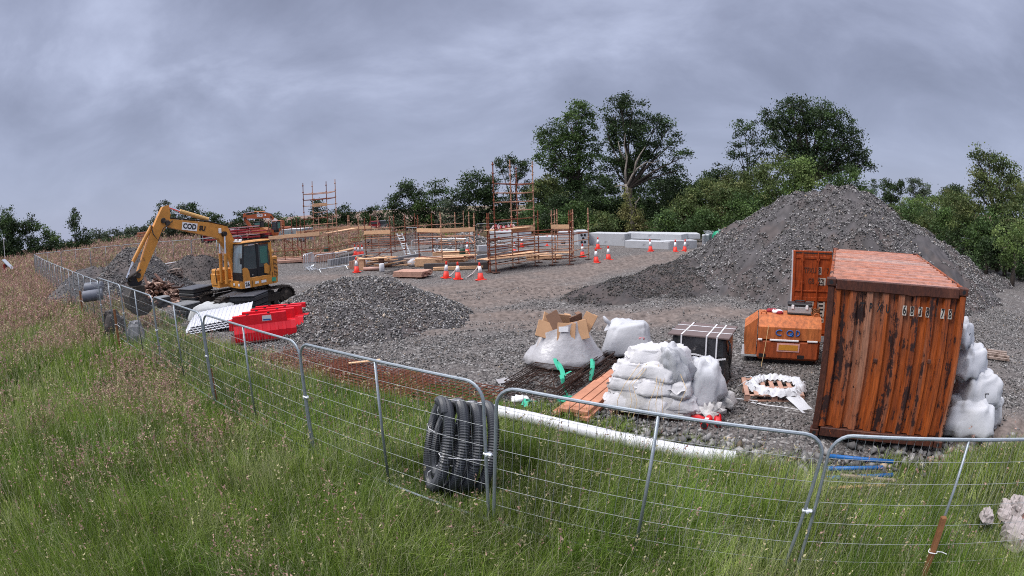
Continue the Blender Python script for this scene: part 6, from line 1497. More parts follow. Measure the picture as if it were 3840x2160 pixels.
    p = gp(1370, 1385); t = thing('plank', 'pale plank lying across the rusty reinforcing mesh', 'plank', p + Vector((0, 0, .2)), R(22)); mb = MB(); mb.box((0, 0, 0), (.8, .10, .03), None, .004); mb.build('board', TIMB, t)
    # bags at the right of the container
    for i, (px, py, D, sx, sy, sz, l, sd) in enumerate([(3630, 1610, 9.9, 1.0, .9, .62, 'lowest white bag in the heap right of the container', 41), (3665, 1470, 10.25, .85, .85, .62, 'middle white bag in the heap right of the container', 42), (3625, 1370, 10.2, .75, .7, .58, 'upper white bag in the heap right of the container', 43), (3595, 1265, 10.1, .55, .5, .50, 'topmost white bag in the heap right of the container', 44), (3708, 1560, 10.7, .50, .5, .62, 'slack white bag at the right foot of the heap by the container', 45)]):
        c = at(px, py - (20 if i else 60), D); t = thing('bulk_bag', l, 'bulk bag', c, R(-35 + 20 * i), 'white bags right of the container'); mb = MB(); mb.blob((0, 0, 0), (sx, sy, sz), .5, .10, 2.2, sd, n=36, amp2=.08, fr2=3.2); mb.build('bag', BAG, t, True)
        if i in (1, 3): mb = MB(); mb.tube([(-.1, -sy * .52, .02), (-.08, -sy * .54, -.06), (-.02, -sy * .54, -.06), (-.02, -sy * .53, .02)], .012, 5, closed=True); mb.build('buckle', BLK, t)
    for k in range(14):
        p = gp(random.uniform(3745, 3838), random.uniform(1905, 2085)); s = random.uniform(.12, .26); t = thing('rock', 'broken grey lump in the rubble at the right bottom edge', 'rock', p + Vector((0, 0, .06)), random.uniform(0, 6), 'rubble lumps at the right bottom edge'); mb = MB(); mb.blob((0, 0, s * .3), (s, s * .8, s * .6), .7, s * .2, 3, 70 + k, n=12, amp2=s * .15, fr2=4); mb.build('stone', mat('rubble_brown', (.22, .10, .075), .85, 0, .3, 8, .3, 20) if k % 5 == 0 else mat('rubble_grey', (.33, .29, .28), .85, 0, .3, 6, .4, 20, (.16, .13, .12), .58), t)
    # timber lying behind
    t = thing('timber_bundle', 'bundle of weathered battens on the stones behind the white bags, at the right', 'timber', gp(3690, 1335), R(-48)); 
    for i in range(6): mb = MB(); mb.box((random.uniform(-.1, .1), -.35 + i * .12, .07 + .05 * (i % 2)), (1.5, .09, .06), None, .006); mb.build('batten', TIMBG, t)
    # blue pipes and sticks in the grass at the right
    G3 = 'blue pipes in the grass'
    for i, (a, b, l) in enumerate([((3090, 1752), (3335, 1785), 'upper blue pipe in the grass below the container, slanting down'), ((3095, 1790), (3300, 1792), 'middle blue pipe in the grass below the container'), ((3095, 1815), (3340, 1808), 'lowest blue pipe in the grass below the container')]):
        p, q = gp(*a), gp(*b); t = thing('blue_pipe', l, 'pipe', p + Vector((0, 0, .20 - .05 * i)), math.atan2((q - p).y, (q - p).x), G3); mb = MB(); mb.tube([(0, 0, 0), ((q - p).length, 0, .02)], .034, 10); mb.build('pipe_wall', BLUE, t, True)
    for a, b, m_, l in [((3140, 1822), (3345, 1845), TIMBG, 'grey weathered batten below the blue pipes'), ((3105, 1872), (3305, 1862), TIMB, 'pale batten in the grass under the blue pipes')]:
        p, q = gp(*a), gp(*b); t = thing('batten', l, 'batten', p + Vector((0, 0, .18)), math.atan2((q - p).y, (q - p).x), 'battens in the grass'); mb = MB(); mb.box(((q - p).length / 2, 0, 0), ((q - p).length, .06, .035), None, .004); mb.build('board', m_, t)
    # lumps at the right
    for (px, py, s, l) in [(3685, 1975, .24, 'pale rounded boulder in the grass behind the leaning stake'), (3790, 2060, .5, 'broad flat grey rock in the heap at the right bottom edge'), (3815, 1965, .36, 'upper grey rock in the heap at the right bottom edge'), (3830, 2010, .30, 'reddish brick lump in the heap at the right bottom edge'), (3800, 1925, .26, 'small topmost stone in the heap at the right bottom edge')]:
        p = gp(px, py) + Vector((0, 0, .10)); t = thing('rock', l, 'rock', p, random.uniform(0, 6), 'rocks at the right'); mb = MB(); mb.blob((0, 0, s * .35), (s, s * .8, s * .7), .75, s * .16, 3.2 / s * .5, int(px), n=18, amp2=s * .12, fr2=4); mb.build('stone', mat('rubble_brown', (.22, .10, .075), .85, 0, .3, 8, .3, 20) if 'brick' in l else mat('rubble_grey', (.33, .29, .28), .85, 0, .3, 6, .4, 20, (.16, .13, .12), .58), t)

def barriers_and_stacks():
    # red water filled barriers
    t = thing('water_barrier', 'x', 'barrier', (0, 0, 0), 0, 'red plastic water barriers'); L_, hh = 2.05, .78
    prof = [(-.21, .10), (-.21, .26), (-.10, .48), (-.085, hh), (.085, hh), (.10, .48), (.21, .26), (.21, .10)]
    mb = MB(); rows = []
    xs = [0, .02, .06] + [x + d for x in np.linspace(.25, L_ - .25, 7) for d in (-.09, -.07, .07, .09)] + [L_ - .28, L_ - .26, L_]
    for i, x in enumerate(sorted(xs)):
        deep = any(abs(x - c) < .08 for c in np.linspace(.25, L_ - .25, 7)); row = []
        e = x > L_ - .27
        for y, z in prof:
            yy = y * (1.0 - (.10 if deep and z < .5 else 0)); zz = min(z, .50) if e and z > .5 else z; row.append((x, yy, zz))
        row = [(x, -.19, .0)] + row + [(x, .19, .0)]; rows.append(row)
    mb.grid(rows); mb.add(rows[0], [tuple(range(len(rows[0])))]); mb.add(rows[-1], [tuple(range(len(rows[-1]) - 1, -1, -1))])
    mb.box((-.07, 0, .52), (.14, .12, .36), None, .02); mb.build('shell', REDP, t)
    mb = MB(); mb.box((L_ * .55, -.093, .64), (.30, .012, .17)); mb.build('sticker', WHITE, t)
    mb = MB(); mb.box((L_ * .55, -.101, .595), (.25, .006, .045), Matrix.Rotation(.08, 3, 'Y')); mb.build('sticker_print', SPRAY, t)
    for x in (.5, 1.2): mb = MB(); mb.lathe([(.01, 0), (.05, 0), (.05, .03), (.01, .03)], (x, 0, hh - .002), 12); mb.build('filler_cap', BLK, t)
    a = gp(884, 1288); b = gp(1112, 1265); rz, _ = frame_between(a, b); n_ = Vector((-math.sin(rz), math.cos(rz), 0)); d = Vector((math.cos(rz), math.sin(rz), 0))
    bd = thing('dark_board', 'dark reddish board under the red water barriers', 'board', a + d * 1.15 - n_ * .12, rz + .02); mb = MB(); mb.box((.15, .45, .03), (2.9, 1.25, .05), None, .006); mb.build('sheet', DARKB, bd)
    z_ = Vector((0, 0, .06)); labs = ['front red water barrier with a white sticker', 'second red water barrier behind the front one, set to the right', 'third red water barrier, standing between the second and the rearmost', 'rearmost red water barrier against the gravel mound']
    for i, (o, k, dr) in enumerate([(0, 0, 0), (.62, .32, -.13), (1.05, .62, -.16), (1.45, .80, -.18)]):
        x = t if i == 0 else copy_tree(t); x.location = a + n_ * o + d * k + z_; x.rotation_euler = (0, 0, rz + dr); x['label'] = labs[i]
    # white profiled sheets
    c = gp(760, 1235)
    for k in range(4):
        t = thing('profiled_sheet', ['lowest', 'second', 'third', 'topmost'][k] + ' white profiled sheet of the slanting stack left of the red barriers', 'sheet', c + Vector((.05 * k + .45, .09 * k + .25, .20 + .075 * k)), rz - .25, 'white profiled sheets')
        t.rotation_euler = (R(10), R(-5), rz - .12); mb = MB()
        xs = []; 
        for i in range(14): xs += [(-1.15 + i * .17, 0), (-1.15 + i * .17 + .10, 0), (-1.15 + i * .17 + .115, .018), (-1.15 + i * .17 + .155, .018)]
        mb.grid([[(x, y, z) for x, z in xs] for y in (-.75, .75)]); o = mb.build('sheet', PANELW, t); o.modifiers.new('s', 'SOLIDIFY').thickness = .012
    t = thing('covered_stack', 'low stack under a pale grey cover behind the white profiled sheets', 'covered stack', gp(810, 1195), rz - .3); mb = MB(); mb.blob((0, 0, .30), (1.9, 1.1, .62), .4, .05, 2, 5, n=30, amp2=.08, fr2=7); mb.build('cover', mat('pale_cover', (.42, .43, .43), .7, 0, .12, 3, .5, 8), t, True)
    # black frame stacks
    def frames(label, p, rz, w, d, n, h, m=SLATE, pale=True):
        t = thing('frame_stack', label, 'frame stack', p, rz, 'stacks of black access frames')
        for i in range(n):
            z = h * i / n; mb = MB(); e = random.uniform(-.03, .03); mb.box((e, e, z + h / n * .5), (w, d, h / n * .86), None, .02); mb.build('frame', DARKP, t)
            if i % 2 == 0: mb = MB(); mb.box((e, e, z + h / n * .93), (w + .03, d + .03, h / n * .10)); mb.build('spacer', TIMBG if pale and i < n - 1 else DARKP, t)
        mb = MB(); mb.box((0, 0, h + .03), (w + .04, d + .04, .07), None, .03); mb.build('lid', m, t); return t
    z_ = Vector((0, 0, 0))
    frames('tall stack of black access frames left of the excavator track', gp(742, 1165), R(-18), 1.15, 1.15, 7, .98)
    frames('low wide stack of black boards in front of the excavator track', gp(922, 1180), R(0), 1.65, 1.2, 4, .80, SLATE, False)
    frames('short stack of black frames nearest the fence, left of the tall stack', gp(705, 1190), R(-20), .95, .8, 3, .55, mat('grey_lid', (.16, .165, .17), .6), False)
    frames('small dark frame box at the fence below the timber heap', gp(612, 1150), R(-30), .7, .6, 2, .42, mat('grey_lid', (.16, .165, .17)), False)
    # grey bits near the bucket
    G4 = 'grey drums by the digger bucket'
    for px, py, D, l, r_ in [(352, 1078, 22.6, 'upper grey drum lying at the fence left of the digger bucket', .3), (348, 1108, 21.9, 'lower grey drum lying at the fence left of the digger bucket', .65)]:
        p = at(px, py, D); t = thing('grey_drum', l, 'drum', p, r_, G4); mb = MB(); mb.lathe([(.05, -.45), (.21, -.45), (.22, -.42), (.22, .42), (.21, .45), (.05, .45)], (0, 0, 0), 20, Matrix.Rotation(math.pi / 2, 3, 'Y')); mb.build('drum', mat('drum_grey', (.13, .14, .17), .6, 0, .2, 3), t, True)
    for px, py, D, s, l in [(415, 1160, 19.8, (.55, .5, 1.05), 'dark upright slab by the fence left of the digger bucket'), (500, 1175, 18.2, (.5, .4, .8), 'grey concrete ring piece standing below the digger bucket'), (440, 1150, 20.2, (.7, .35, .7), 'dark broken slab left of the concrete ring piece')]:
        p = gd(px, py, D); t = thing('broken_slab', l, 'slab', p, random.uniform(0, 3), 'broken slabs by the digger bucket'); mb = MB(); mb.blob((0, 0, s[2] * .48), s, .35, .09, 2.5, int(px), n=20, amp2=.08); mb.build('slab', CONCD if 'grey' in l else mat('dark_slab', (.06, .052, .05), .8, 0, .3, 4, .3, 15), t)
    # pallets, timber heap
    t0 = thing('pallet', 'x', 'pallet', (0, 0, 0), 0, 'stacked pallets behind the timber heap'); pallet_parts(t0, 1.2, 1.0, TIMBG); p = gp(650, 1085); od = ['bottom', 'second', 'third', 'fourth', 'fifth', 'sixth', 'seventh', 'eighth']
    for i in range(8):
        x = t0 if i == 0 else copy_tree(t0); x.location = p + Vector((random.uniform(-.05, .05), random.uniform(-.05, .05), .145 * i)); x.rotation_euler = (0, 0, R(-22) + random.uniform(-.06, .06)); x['label'] = f'{od[i]} pallet from below in the pallet stack behind the timber heap'
    random.seed(21)
    base = gp(595, 1120); mb = MB(); heap = thing('timber_heap', 'jumbled heap of broken boards between the digger bucket and the pallet stack', 'timber heap', base, R(-30)); heap.scale = (1.15,) * 3
    A = MB(); B_ = MB()
    for i in range(260):
        x, y = max(-2.4, min(2.4, random.gauss(0, 1.3))), max(-1.2, min(1.2, random.gauss(0, .7))); z = max(.04, .85 * math.exp(-(x * x / 1.6 + y * y / .6)) * random.uniform(.3, 1.1)); M = Matrix.Rotation(random.gauss(0, .5), 3, 'Z') @ Matrix.Rotation(random.gauss(0, .25), 3, 'Y') @ Matrix.Rotation(random.gauss(0, .4), 3, 'X')
        (A if i % 3 else B_).box((x, y, z), (random.uniform(.5, 1.5), random.uniform(.06, .14), random.uniform(.02, .05)), M)
    A.build('dark_boards', TIMBD, heap); B_.build('pale_boards', mat('pale_broken_timber', (.40, .27, .21), .8, 0, .3, 6), heap)
    t = thing('blue_sheet', 'pale blue sheet standing in the jumbled timber heap', 'sheet', gp(615, 1115) + Vector((0, 0, .35)), R(-35)); mb = MB(); mb.box((0, 0, .25), (.55, .02, .62), Matrix.Rotation(-.5, 3, 'Y') @ Matrix.Rotation(-.4, 3, 'X'), .003); mb.build('sheet', mat('pale_blue_sheet', (.42, .50, .56), .5, 0, .12, 6), t)
    p = gp(470, 1095); t = thing('dark_crate_stack', 'stack of dark crates with a pale rock on top, behind the digger bucket', 'crate stack', p, R(-25))
    for i in range(5): mb = MB(); mb.box((random.uniform(-.05, .05), 0, .16 + i * .26), (.95, .85, .23), None, .02); mb.build('crate', TIMBD, t)
    mb = MB(); mb.blob((0, 0, 1.50), (1.0, .85, .40), .7, .06, 3, 8, n=18); mb.build('rock', mat('pale_rock', (.42, .40, .37), .85, 0, .2, 4, .3, 12), t)
    p = gp(425, 1080); t = thing('broken_blocks', 'heap of broken dark blocks left of the dark crates', 'block heap', p, 0)
    mb = MB(); random.seed(5)
    for i in range(46): mb.box((max(-1.3, min(1.3, random.gauss(0, .8))), max(-.7, min(.7, random.gauss(0, .4))), random.uniform(.05, .4)), (random.uniform(.2, .5), random.uniform(.15, .3), random.uniform(.1, .25)), Matrix.Rotation(random.uniform(0, 3), 3, 'Z') @ Matrix.Rotation(random.gauss(0, .4), 3, 'X'))
    mb.build('blocks', mat('purple_blocks', (.11, .085, .08), .85, 0, .4, 4, .2, 12), t)
    p = gp(545, 1075); t = thing('broken_blocks', 'grey boulders lying right of the excavator arm end', 'block heap', p, 0); mb = MB()
    for i in range(9): mb.blob((random.uniform(-1.1, 1.1), random.uniform(-.3, .3), random.uniform(.1, .5)), (random.uniform(.4, .8), .5, random.uniform(.3, .6)), .7, .08, 3, i, n=12)
    mb.build('boulders', mat('rubble_grey', (.3, .3, .3)), t)
    for a, b, D, l, g in [((362, 1000), (455, 985), 31, 'pale boards stacked beside the pointed stone heap at the left', 1), ((595, 960), (770, 946), 40, 'long pale poles on trestles behind the dark soil heap', 0)]:
        p, q = gd(*a, D), gd(*b, D + (2 if g == 0 else 0)); rz_, L_ = frame_between(p, q); t = thing('board_stack', l, 'boards', p, rz_)
        for i in range(5): mb = MB(); mb.box((L_ / 2 + random.uniform(-.2, .2), random.uniform(-.2, .2), .15 + i * .07 + (.35 if g == 0 else 0)), (L_, .2, .05)); mb.build('board', mat('pale_broken_timber', (.4, .3, .2)) if i % 2 else WHITEP, t)
        
        for x in (.2, L_ - .3): mb = MB(); mb.box((x, 0, .2), (.1, .5, .4)); mb.build('trestle', TIMBD, t)
    p = gp(560, 905); t = thing('orange_stack', 'low orange stack behind the excavator arm on the far field', 'stack', p, R(5)); t.scale = (1.4,) * 3; mb = MB()
    for i in range(4): mb.box((-.6, 0, .15 + i * .28), (1.8, .8, .22), None, .02)
    mb.build('orange_units', mat('faded_orange', (.34, .12, .06), .6), t)
    # white pole and tilted sign at far left
    p = gp(20, 985); t = thing('white_pole', 'thin white pole with a small lamp head at the far left', 'pole', p); mb = MB(); zt = at(18, 897, p.xy.length).z - p.z; mb.tube([(0, 0, 0), (0, 0, zt)], .05, 8); mb.build('pole', WHITE, t); mb = MB(); mb.box((.14, 0, zt + .05), (.38, .18, .18), None, .04); mb.build('lamp_head', WHITE, t)
    p = gp(32, 1025); t = thing('solar_panel', 'tilted solar panel on a red box at the far left of the meadow', 'solar panel', p, R(35)); t.scale = (1.5,) * 3; mb = MB(); mb.box((.05, 0, .62), (1.15, .8, .05), Matrix.Rotation(.75, 3, 'Y'), .01); mb.build('panel', mat('panel_grey', (.42, .45, .50), .3), t)
    mb = MB(); mb.box((-.28, 0, .45), (.16, .5, .5), None, .02); mb.build('battery_box', mat('box_red', (.35, .03, .02), .5), t); mb = MB(); mb.tube([(-.1, 0, 0), (-.1, 0, .75)], .04, 6); mb.build('leg', BLK, t); mb = MB(); mb.tube([(.3, 0, 0), (.3, 0, .45)], .04, 6); mb.build('leg', BLK, t)

def cones():
    t = thing('traffic_cone', 'x', 'traffic cone', (0, 0, 0), 0, 'red and white traffic cones')
    mb = MB(); mb.box((0, 0, .02), (.46, .46, .04), None, .015); mb.build('base', REDC, t)
    mb = MB(); mb.lathe([(.175, .04), (.165, .08), (.118, .38)], n=20); mb.build('lower_band', REDC, t, True)
    mb = MB(); mb.lathe([(.119, .38), (.066, .72)], n=20); mb.build('white_sleeve', CONEW, t, True)
    mb = MB(); mb.lathe([(.066, .72), (.05, .83), (.042, .90), (.03, .91)], n=20); mb.build('tip', REDC, t, True)
    L_ = [(1803, 1050, 'right cone of the three standing in front of the scaffold'), (1718, 1047, 'middle cone of the three standing in front of the scaffold'), (1673, 1042, 'left cone of the three standing in front of the scaffold'), (1338, 1021, 'cone at the right end of the steel pedestrian barrier'),
          (1333, 959, 'left cone of the tight group of three behind the steel pedestrian barrier'), (1345, 961, 'middle cone of the tight group of three behind the steel pedestrian barrier'), (1358, 960, 'right cone of the tight group of three behind the steel pedestrian barrier'),
          (1716, 922, 'cone at the foot of the grey rubble pile, left of the others there'), (1754, 908, 'farthest cone, on the slope of the grey rubble pile'), (1752, 951, 'cone between two scaffold poles, in front of the rubble pile'), (1794, 914, 'cone right of the rubble pile, left of the red hose coil'), (1874, 926, 'cone in front of the concrete unit with the red hose'),
          (1930, 952, 'cone inside the taller tower, near its right legs'), (1957, 927, 'cone right behind the taller tower, before the low concrete units'), (2052, 922, 'cone left of the concrete unit with round holes'), (2184, 964, 'cone between the right end scaffold poles'),
          (2242, 932, 'far cone in front of the long concrete units'), (2236, 985, 'near left cone of the pair right of the scaffold'), (2282, 975, 'near right cone of the pair right of the scaffold'), (2440, 942, 'left cone in front of the stacked concrete units'), (2532, 945, 'middle cone at the corner of the stacked concrete units'), (2567, 943, 'right cone at the end of the stacked concrete units')]
    for i, (px, py, l) in enumerate(L_):
        p = gp(px, py); o = t if i == 0 else copy_tree(t); o.location = p; o.rotation_euler = (random.gauss(0, .035), random.gauss(0, .035), random.uniform(0, 1.5)); o['label'] = l

def concrete():
    G5 = 'precast concrete units along the wood edge'
    def unit(label, xl, xr, yt, yb, D0, D1, dep, holes=None, lift=0.0):
        a = gd(xl, yb, D0); b = gd(xr, yb, D1); rz, L_ = frame_between(a, b); h = at((xl + xr) / 2, yt, (D0 + D1) / 2).z
        z0 = at((xl + xr) / 2, yb, (D0 + D1) / 2).z if lift else max((a.z + b.z) / 2, 0) - .02
        t = thing('concrete_unit', label, 'concrete unit', (a.x, a.y, z0), rz, G5)
        mb = MB(); mb.box((L_ / 2, dep / 2, (h - z0) / 2), (L_, dep, h - z0), None, .025); mb.build('body', CONC, t)
        if holes:
            for u, w in holes:
                mb = MB(); mb.lathe([(.005, 0), (.105, 0), (.105, .012), (.005, .012)], (u * L_, -.004, w * (h - z0)), 16, Matrix.Rotation(math.pi / 2, 3, 'X')); mb.build('pipe_hole', INK, t)
        return t
    unit('long lower concrete unit at the right, carrying the stacked slabs', 2344, 2508, 904, 940, 42.6, 41.0, 1.6)
    unit('lower right end block under the stacked concrete slabs', 2512, 2614, 902, 940, 41.0, 42.4, 1.5)
    unit('top concrete slab stacked on the right units, left one', 2366, 2556, 876, 898, 43.6, 41.9, 2.0, lift=1)
    unit('top concrete slab stacked on the right units, right one', 2562, 2626, 877, 896, 43.2, 43.4, 2.0, lift=1)
    unit('upper rear concrete slab behind the two stacked slabs', 2352, 2600, 872, 880, 46.2, 45.4, 1.0, lift=1)
    unit('long plain concrete unit left of the stacked ones', 2206, 2343, 875, 930, 45.6, 44.0, 1.8)
    unit('concrete unit with five round holes facing the yard', 2168, 2207, 866, 921, 44.8, 44.9, 2.2, [(.35, .72), (.66, .72), (.50, .50), (.35, .25), (.66, .25)])
    unit('concrete unit with a dark recess, left of the one with round holes', 2148, 2168, 868, 919, 45.8, 45.6, 2.0)
    unit('pale concrete unit at the left end of the long row', 2092, 2148, 869, 917, 46.2, 46.0, 2.0, [(.28, .20), (.42, .20)])
    unit('large concrete unit under the red hose coil', 1838, 1940, 868, 906, 49, 47.5, 2.2)
    unit('smaller concrete unit right of the one with the red hose', 1940, 1993, 866, 886, 48.6, 48.6, 2.0, lift=1)
    unit('low concrete slab at the left, before the row', 1934, 2094, 888, 917, 46.5, 46.2, 1.8)
    unit('low concrete kerb unit behind the right scaffold', 2000, 2090, 883, 900, 48.5, 48.0, 1.0, lift=1)
    p = at(1890, 862, 49); t = thing('hose_coil', 'large coil of red and white hose on the concrete unit behind the taller tower', 'hose coil', p + Vector((0, .9, -.25)), R(8))
    for i in range(9):
        x = -.95 + i * .24; r_ = .50 + .08 * math.sin(i * 1.1); mb = MB(); mb.tube([(x + .10 * math.cos(a), .55 * math.sin(a + .4), .12 + r_ * (math.sin(a) * .5 + .5)) for a in np.linspace(0, 2 * math.pi, 22)], .045, 6, closed=True); mb.build('hose_turn', mat('hose_red', (.36, .012, .022), .5) if i % 2 else mat('hose_pale', (.58, .42, .42), .5), t, True)
    mb = MB(); mb.tube([(-1.0, -.3, .6), (-1.35, -.5, .3), (-1.5, -.6, -.3), (-1.45, -.6, -.9)], .045, 6); mb.build('hose_tail', mat('hose_pale', (.58, .42, .42)), t, True)
    # stack of folded steel barriers
    p = gd(2642, 945, 41.5)
    t0 = thing('steel_barrier', 'x', 'steel barrier', (0, 0, 0), 0, 'folded steel barriers'); mb = MB()
    mb.tube([(0, -.55, .16), (0, .55, .16), (0, .60, .22), (0, .60, 1.12), (0, .55, 1.18), (0, -.55, 1.18), (0, -.60, 1.12), (0, -.60, .22)], .022, 6, closed=True); mb.build('frame', GALVP, t0)
    mb = MB()
    for k in range(9): mb.tube([(0, -.5 + k * .125, .16), (0, -.5 + k * .125, 1.18)], .010, 5)
    mb.build('bars', GALV, t0)
    mb = MB(); mb.tube([(-.2, -.45, 0), (0, -.45, .16), (.2, -.45, 0)], .018, 5); mb.build('foot', GALVP, t0); mb = MB(); mb.tube([(-.22, .4, 1.45), (0, .4, 1.18), (.16, .4, 1.42)], .018, 5); mb.build('foot', GALVP, t0)
    od = ['first', 'second', 'third', 'fourth', 'fifth', 'sixth']
    for i in range(6):
        x = t0 if i == 0 else copy_tree(t0); x.location = p + Vector((.13 * i, .06 * i, 0)); x.rotation_euler = (0, 0, R(-38)); x['label'] = f'{od[i]} folded steel barrier from the left in the stack by the green tank'
    t = thing('dark_barrel', 'dark barrel between the folded barriers and the green tank', 'barrel', gd(2704, 945, 41)); mb = MB(); mb.lathe([(.2, 0), (.24, .02), (.24, .55), (.2, .58), (.05, .58)], n=16); mb.build('drum', BLK, t, True)
    # rails standing by the cone row
    # steel pedestrian barriers in front of the scaffold
    def ped(label, a, b, W=None):
        rz, L_ = frame_between(a, b); t = thing('pedestrian_barrier', label, 'pedestrian barrier', a, rz, 'steel pedestrian barriers'); mb = MB()
        mb.tube([(.1, 0, .2), (0, 0, .3), (0, 0, 1.0), (.1, 0, 1.1), (L_ - .1, 0, 1.1), (L_, 0, 1.0), (L_, 0, .3), (L_ - .1, 0, .2)], .024, 6, closed=True); mb.build('frame', GALVP, t); mb = MB()
        n = max(4, int(L_ / .12))
        for k in range(1, n): mb.tube([(L_ * k / n, 0, .2), (L_ * k / n, 0, 1.1)], .008, 4)
        mb.build('bars', GALVP, t)
        for x in (.25, L_ - .25): mb = MB(); mb.tube([(x, -.28, 0), (x, 0, .22), (x, .28, 0)], .02, 5); mb.build('foot', GALVP, t)
        return t
    p = gd(1185, 1024, 33.4); q = gd(1311, 1015, 34.4); ped('steel pedestrian barrier in front of the left scaffold, long one', p, q)
    for i, (xa, xb) in enumerate([(1143, 1172), (1150, 1176), (1157, 1180)]): a = gd(xa, 1022, 34.6 + .25 * i); b = gd(xb, 1020, 35.2 + .25 * i); ped(['front', 'middle', 'rear'][i] + ' of the three short steel barriers left of the long pedestrian barrier', a, b)
    a = gp(1545, 952); b = gp(1640, 946); ped('steel pedestrian barrier behind the front scaffold, by the ladder', a, b); a = gp(1642, 946); b = gd(1755, 944, 42); ped('steel pedestrian barrier behind the front scaffold, before the rubble pile', a, b)
    # crowd of low foundation walls and stacked timber inside the scaffolds
    def wall(label, a, b, h, th, m, cat='foundation wall', z0=0):
        rz, L_ = frame_between(a, b); t = thing('foundation_wall', label, cat, a + Vector((0, 0, z0)), rz, 'low foundation walls'); mb = MB(); mb.box((L_ / 2, th / 2, h / 2), (L_, th, h), None, .012); mb.build('wall', m, t)
    wall('low grey foundation wall behind the steel barrier', gd(1240, 990, 37), gd(1378, 966, 39.5), .42, .35, CONCD); wall('grey foundation wall under the ladder foot', gd(1470, 1000, 34.5), gd(1580, 972, 37), .55, .35, CONCD)
    wall('dark foundation wall along the right scaffold boards', gd(1790, 985, 34.8), gd(1990, 958, 38), .5, .35, CONCD); wall('long grey foundation wall at the back of the right scaffold', gp(1795, 945), gp(1905, 938), .5, .4, CONC); wall('dark foundation wall behind the three front cones', gd(1590, 1018, 31.8), gd(1830, 1015, 31.2), .40, .35, mat('dark_slab', (.06, .05, .05)))
    def tstack(label, px, py, D, rz, L_, W, n, layers, m, th=.05):
        p = gd(px, py, D); t = thing('timber_stack', label, 'timber stack', p, rz, 'stacks of sawn timber')
        for j in range(layers):
            for i in range(n): mb = MB(); mb.box((random.uniform(-.06, .06), -W / 2 + W * (i + .5) / n, .06 + th * (j + .5)), (L_ * random.uniform(.96, 1.0), W / n * .94, th * .92), None, .004); mb.build('board', m, t)
        mb = MB(); mb.box((-L_ * .3, 0, .03), (.1, W, .06)); mb.build('bearer', TIMBD, t); mb = MB(); mb.box((L_ * .3, 0, .03), (.1, W, .06)); mb.build('bearer', TIMBD, t)
    tstack('low wide stack of grey edged planks before the front scaffold', 1550, 1045, 29.3, R(-20), 1.9, 1.2, 6, 4, mat('pinkish_timber', (.4, .23, .17)), .075)
    tstack('large stack of orange boards inside the front scaffold', 1650, 988, 34, R(-4), 3.2, 1.0, 4, 7, TIMB, .07)
    tstack('upper stack of fresh boards behind the large orange stack', 1690, 965, 36.5, R(-2), 2.4, .8, 3, 9, TIMB, .07)
    tstack('stack of long boards behind the steel barrier in the left scaffold', 1195, 975, 40, R(6), 2.4, .9, 4, 7, mat('pinkish_timber', (.4, .23, .17)), .09)
    t = thing('green_wrap', 'dark green wrapped bale beside the boards in the left scaffold', 'bale', gp(1228, 968), 0); mb = MB(); mb.blob((0, 0, .45), (.5, .5, .9), .5, .04, 3, 3, n=14); mb.build('bale', mat('dark_green_wrap', (.012, .05, .03), .6), t, True)
    t = thing('green_wrap', 'green wrapped post head beside the large orange timber stack', 'bale', gp(1736, 985), 0); mb = MB(); mb.blob((0, 0, .5), (.42, .4, .95), .5, .05, 3, 4, n=14); mb.build('bale', mat('dark_green_wrap', (.01, .05, .03)), t, True)
    tstack('long low stack of boards on the dark foundation between the front cones and the scaffold', 1720, 1012, 31.6, R(3), 3.0, .7, 3, 3, TIMB, .06)
    tstack('stack of weathered boards deep in the front scaffold', 1585, 985, 35.2, R(12), 2.6, .8, 3, 6, TIMBG, .07)
    tstack('low stack of pinkish boards at the foot of the left scaffold', 1100, 1000, 40.5, R(6), 3.6, .6, 3, 3, mat('pinkish_timber', (.4, .23, .17)), .06)
    tstack('pale boards by the right scaffold corner', 2040, 965, 35.5, R(-8), 2.4, .7, 3, 4, TIMB, .06)
    for (px, py, D, L_, rz, l) in [(1850, 950, 38, 3.5, .1, 'dark blue black pump hose heap inside the right scaffold')]:
        t = thing('dark_heap', l, 'heap', gd(px, py, D), rz); mb = MB(); mb.blob((0, 0, .2), (L_, 1.0, .5), .7, .15, 2, 4, n=20, amp2=.1); mb.build('heap', mat('dark_slab', (.06, .05, .05)), t)
    # formwork clutter
    random.seed(9); t = thing('formwork_heap', 'jumble of formwork boards and props left of the ladder', 'formwork heap', gd(1420, 1000, 34.5), R(10)); A = MB(); B_ = MB()
    for i in range(34): M = Matrix.Rotation(random.gauss(0, .35), 3, 'Z') @ Matrix.Rotation(random.gauss(0, .12), 3, 'Y'); (A if i % 3 else B_).box((random.uniform(-1.6, 1.6), random.uniform(-.7, .7), random.uniform(.05, .75)), (random.uniform(.6, 2.2), .12, .05), M)
    A.build('boards', TIMB, t); B_.build('dark_boards', TIMBD, t)
    t = thing('work_bench', 'timber work bench on two box legs beside the formwork jumble', 'bench', gd(1400, 1010, 33.4), R(5)); mb = MB(); mb.box((0, 0, .72), (1.9, .5, .05), None, .006); mb.build('top', TIMB, t)
    for x in (-.7, .55): mb = MB(); mb.box((x, 0, .35), (.3, .42, .69), None, .01); mb.build('leg', TIMB if x < 0 else TIMBD, t)
    t = thing('shuttering_box', 'row of short upright shutter boards behind the cone by the steel barrier', 'shuttering', gd(1338, 1012, 34.2), R(-5))
    for i in range(9): mb = MB(); mb.box((-.45 + i * .13, 0, .26), (.115, .05, .52 + .03 * (i % 3)), None, .004); mb.build('board', mat('pinkish_timber', (.4, .23, .17)), t)
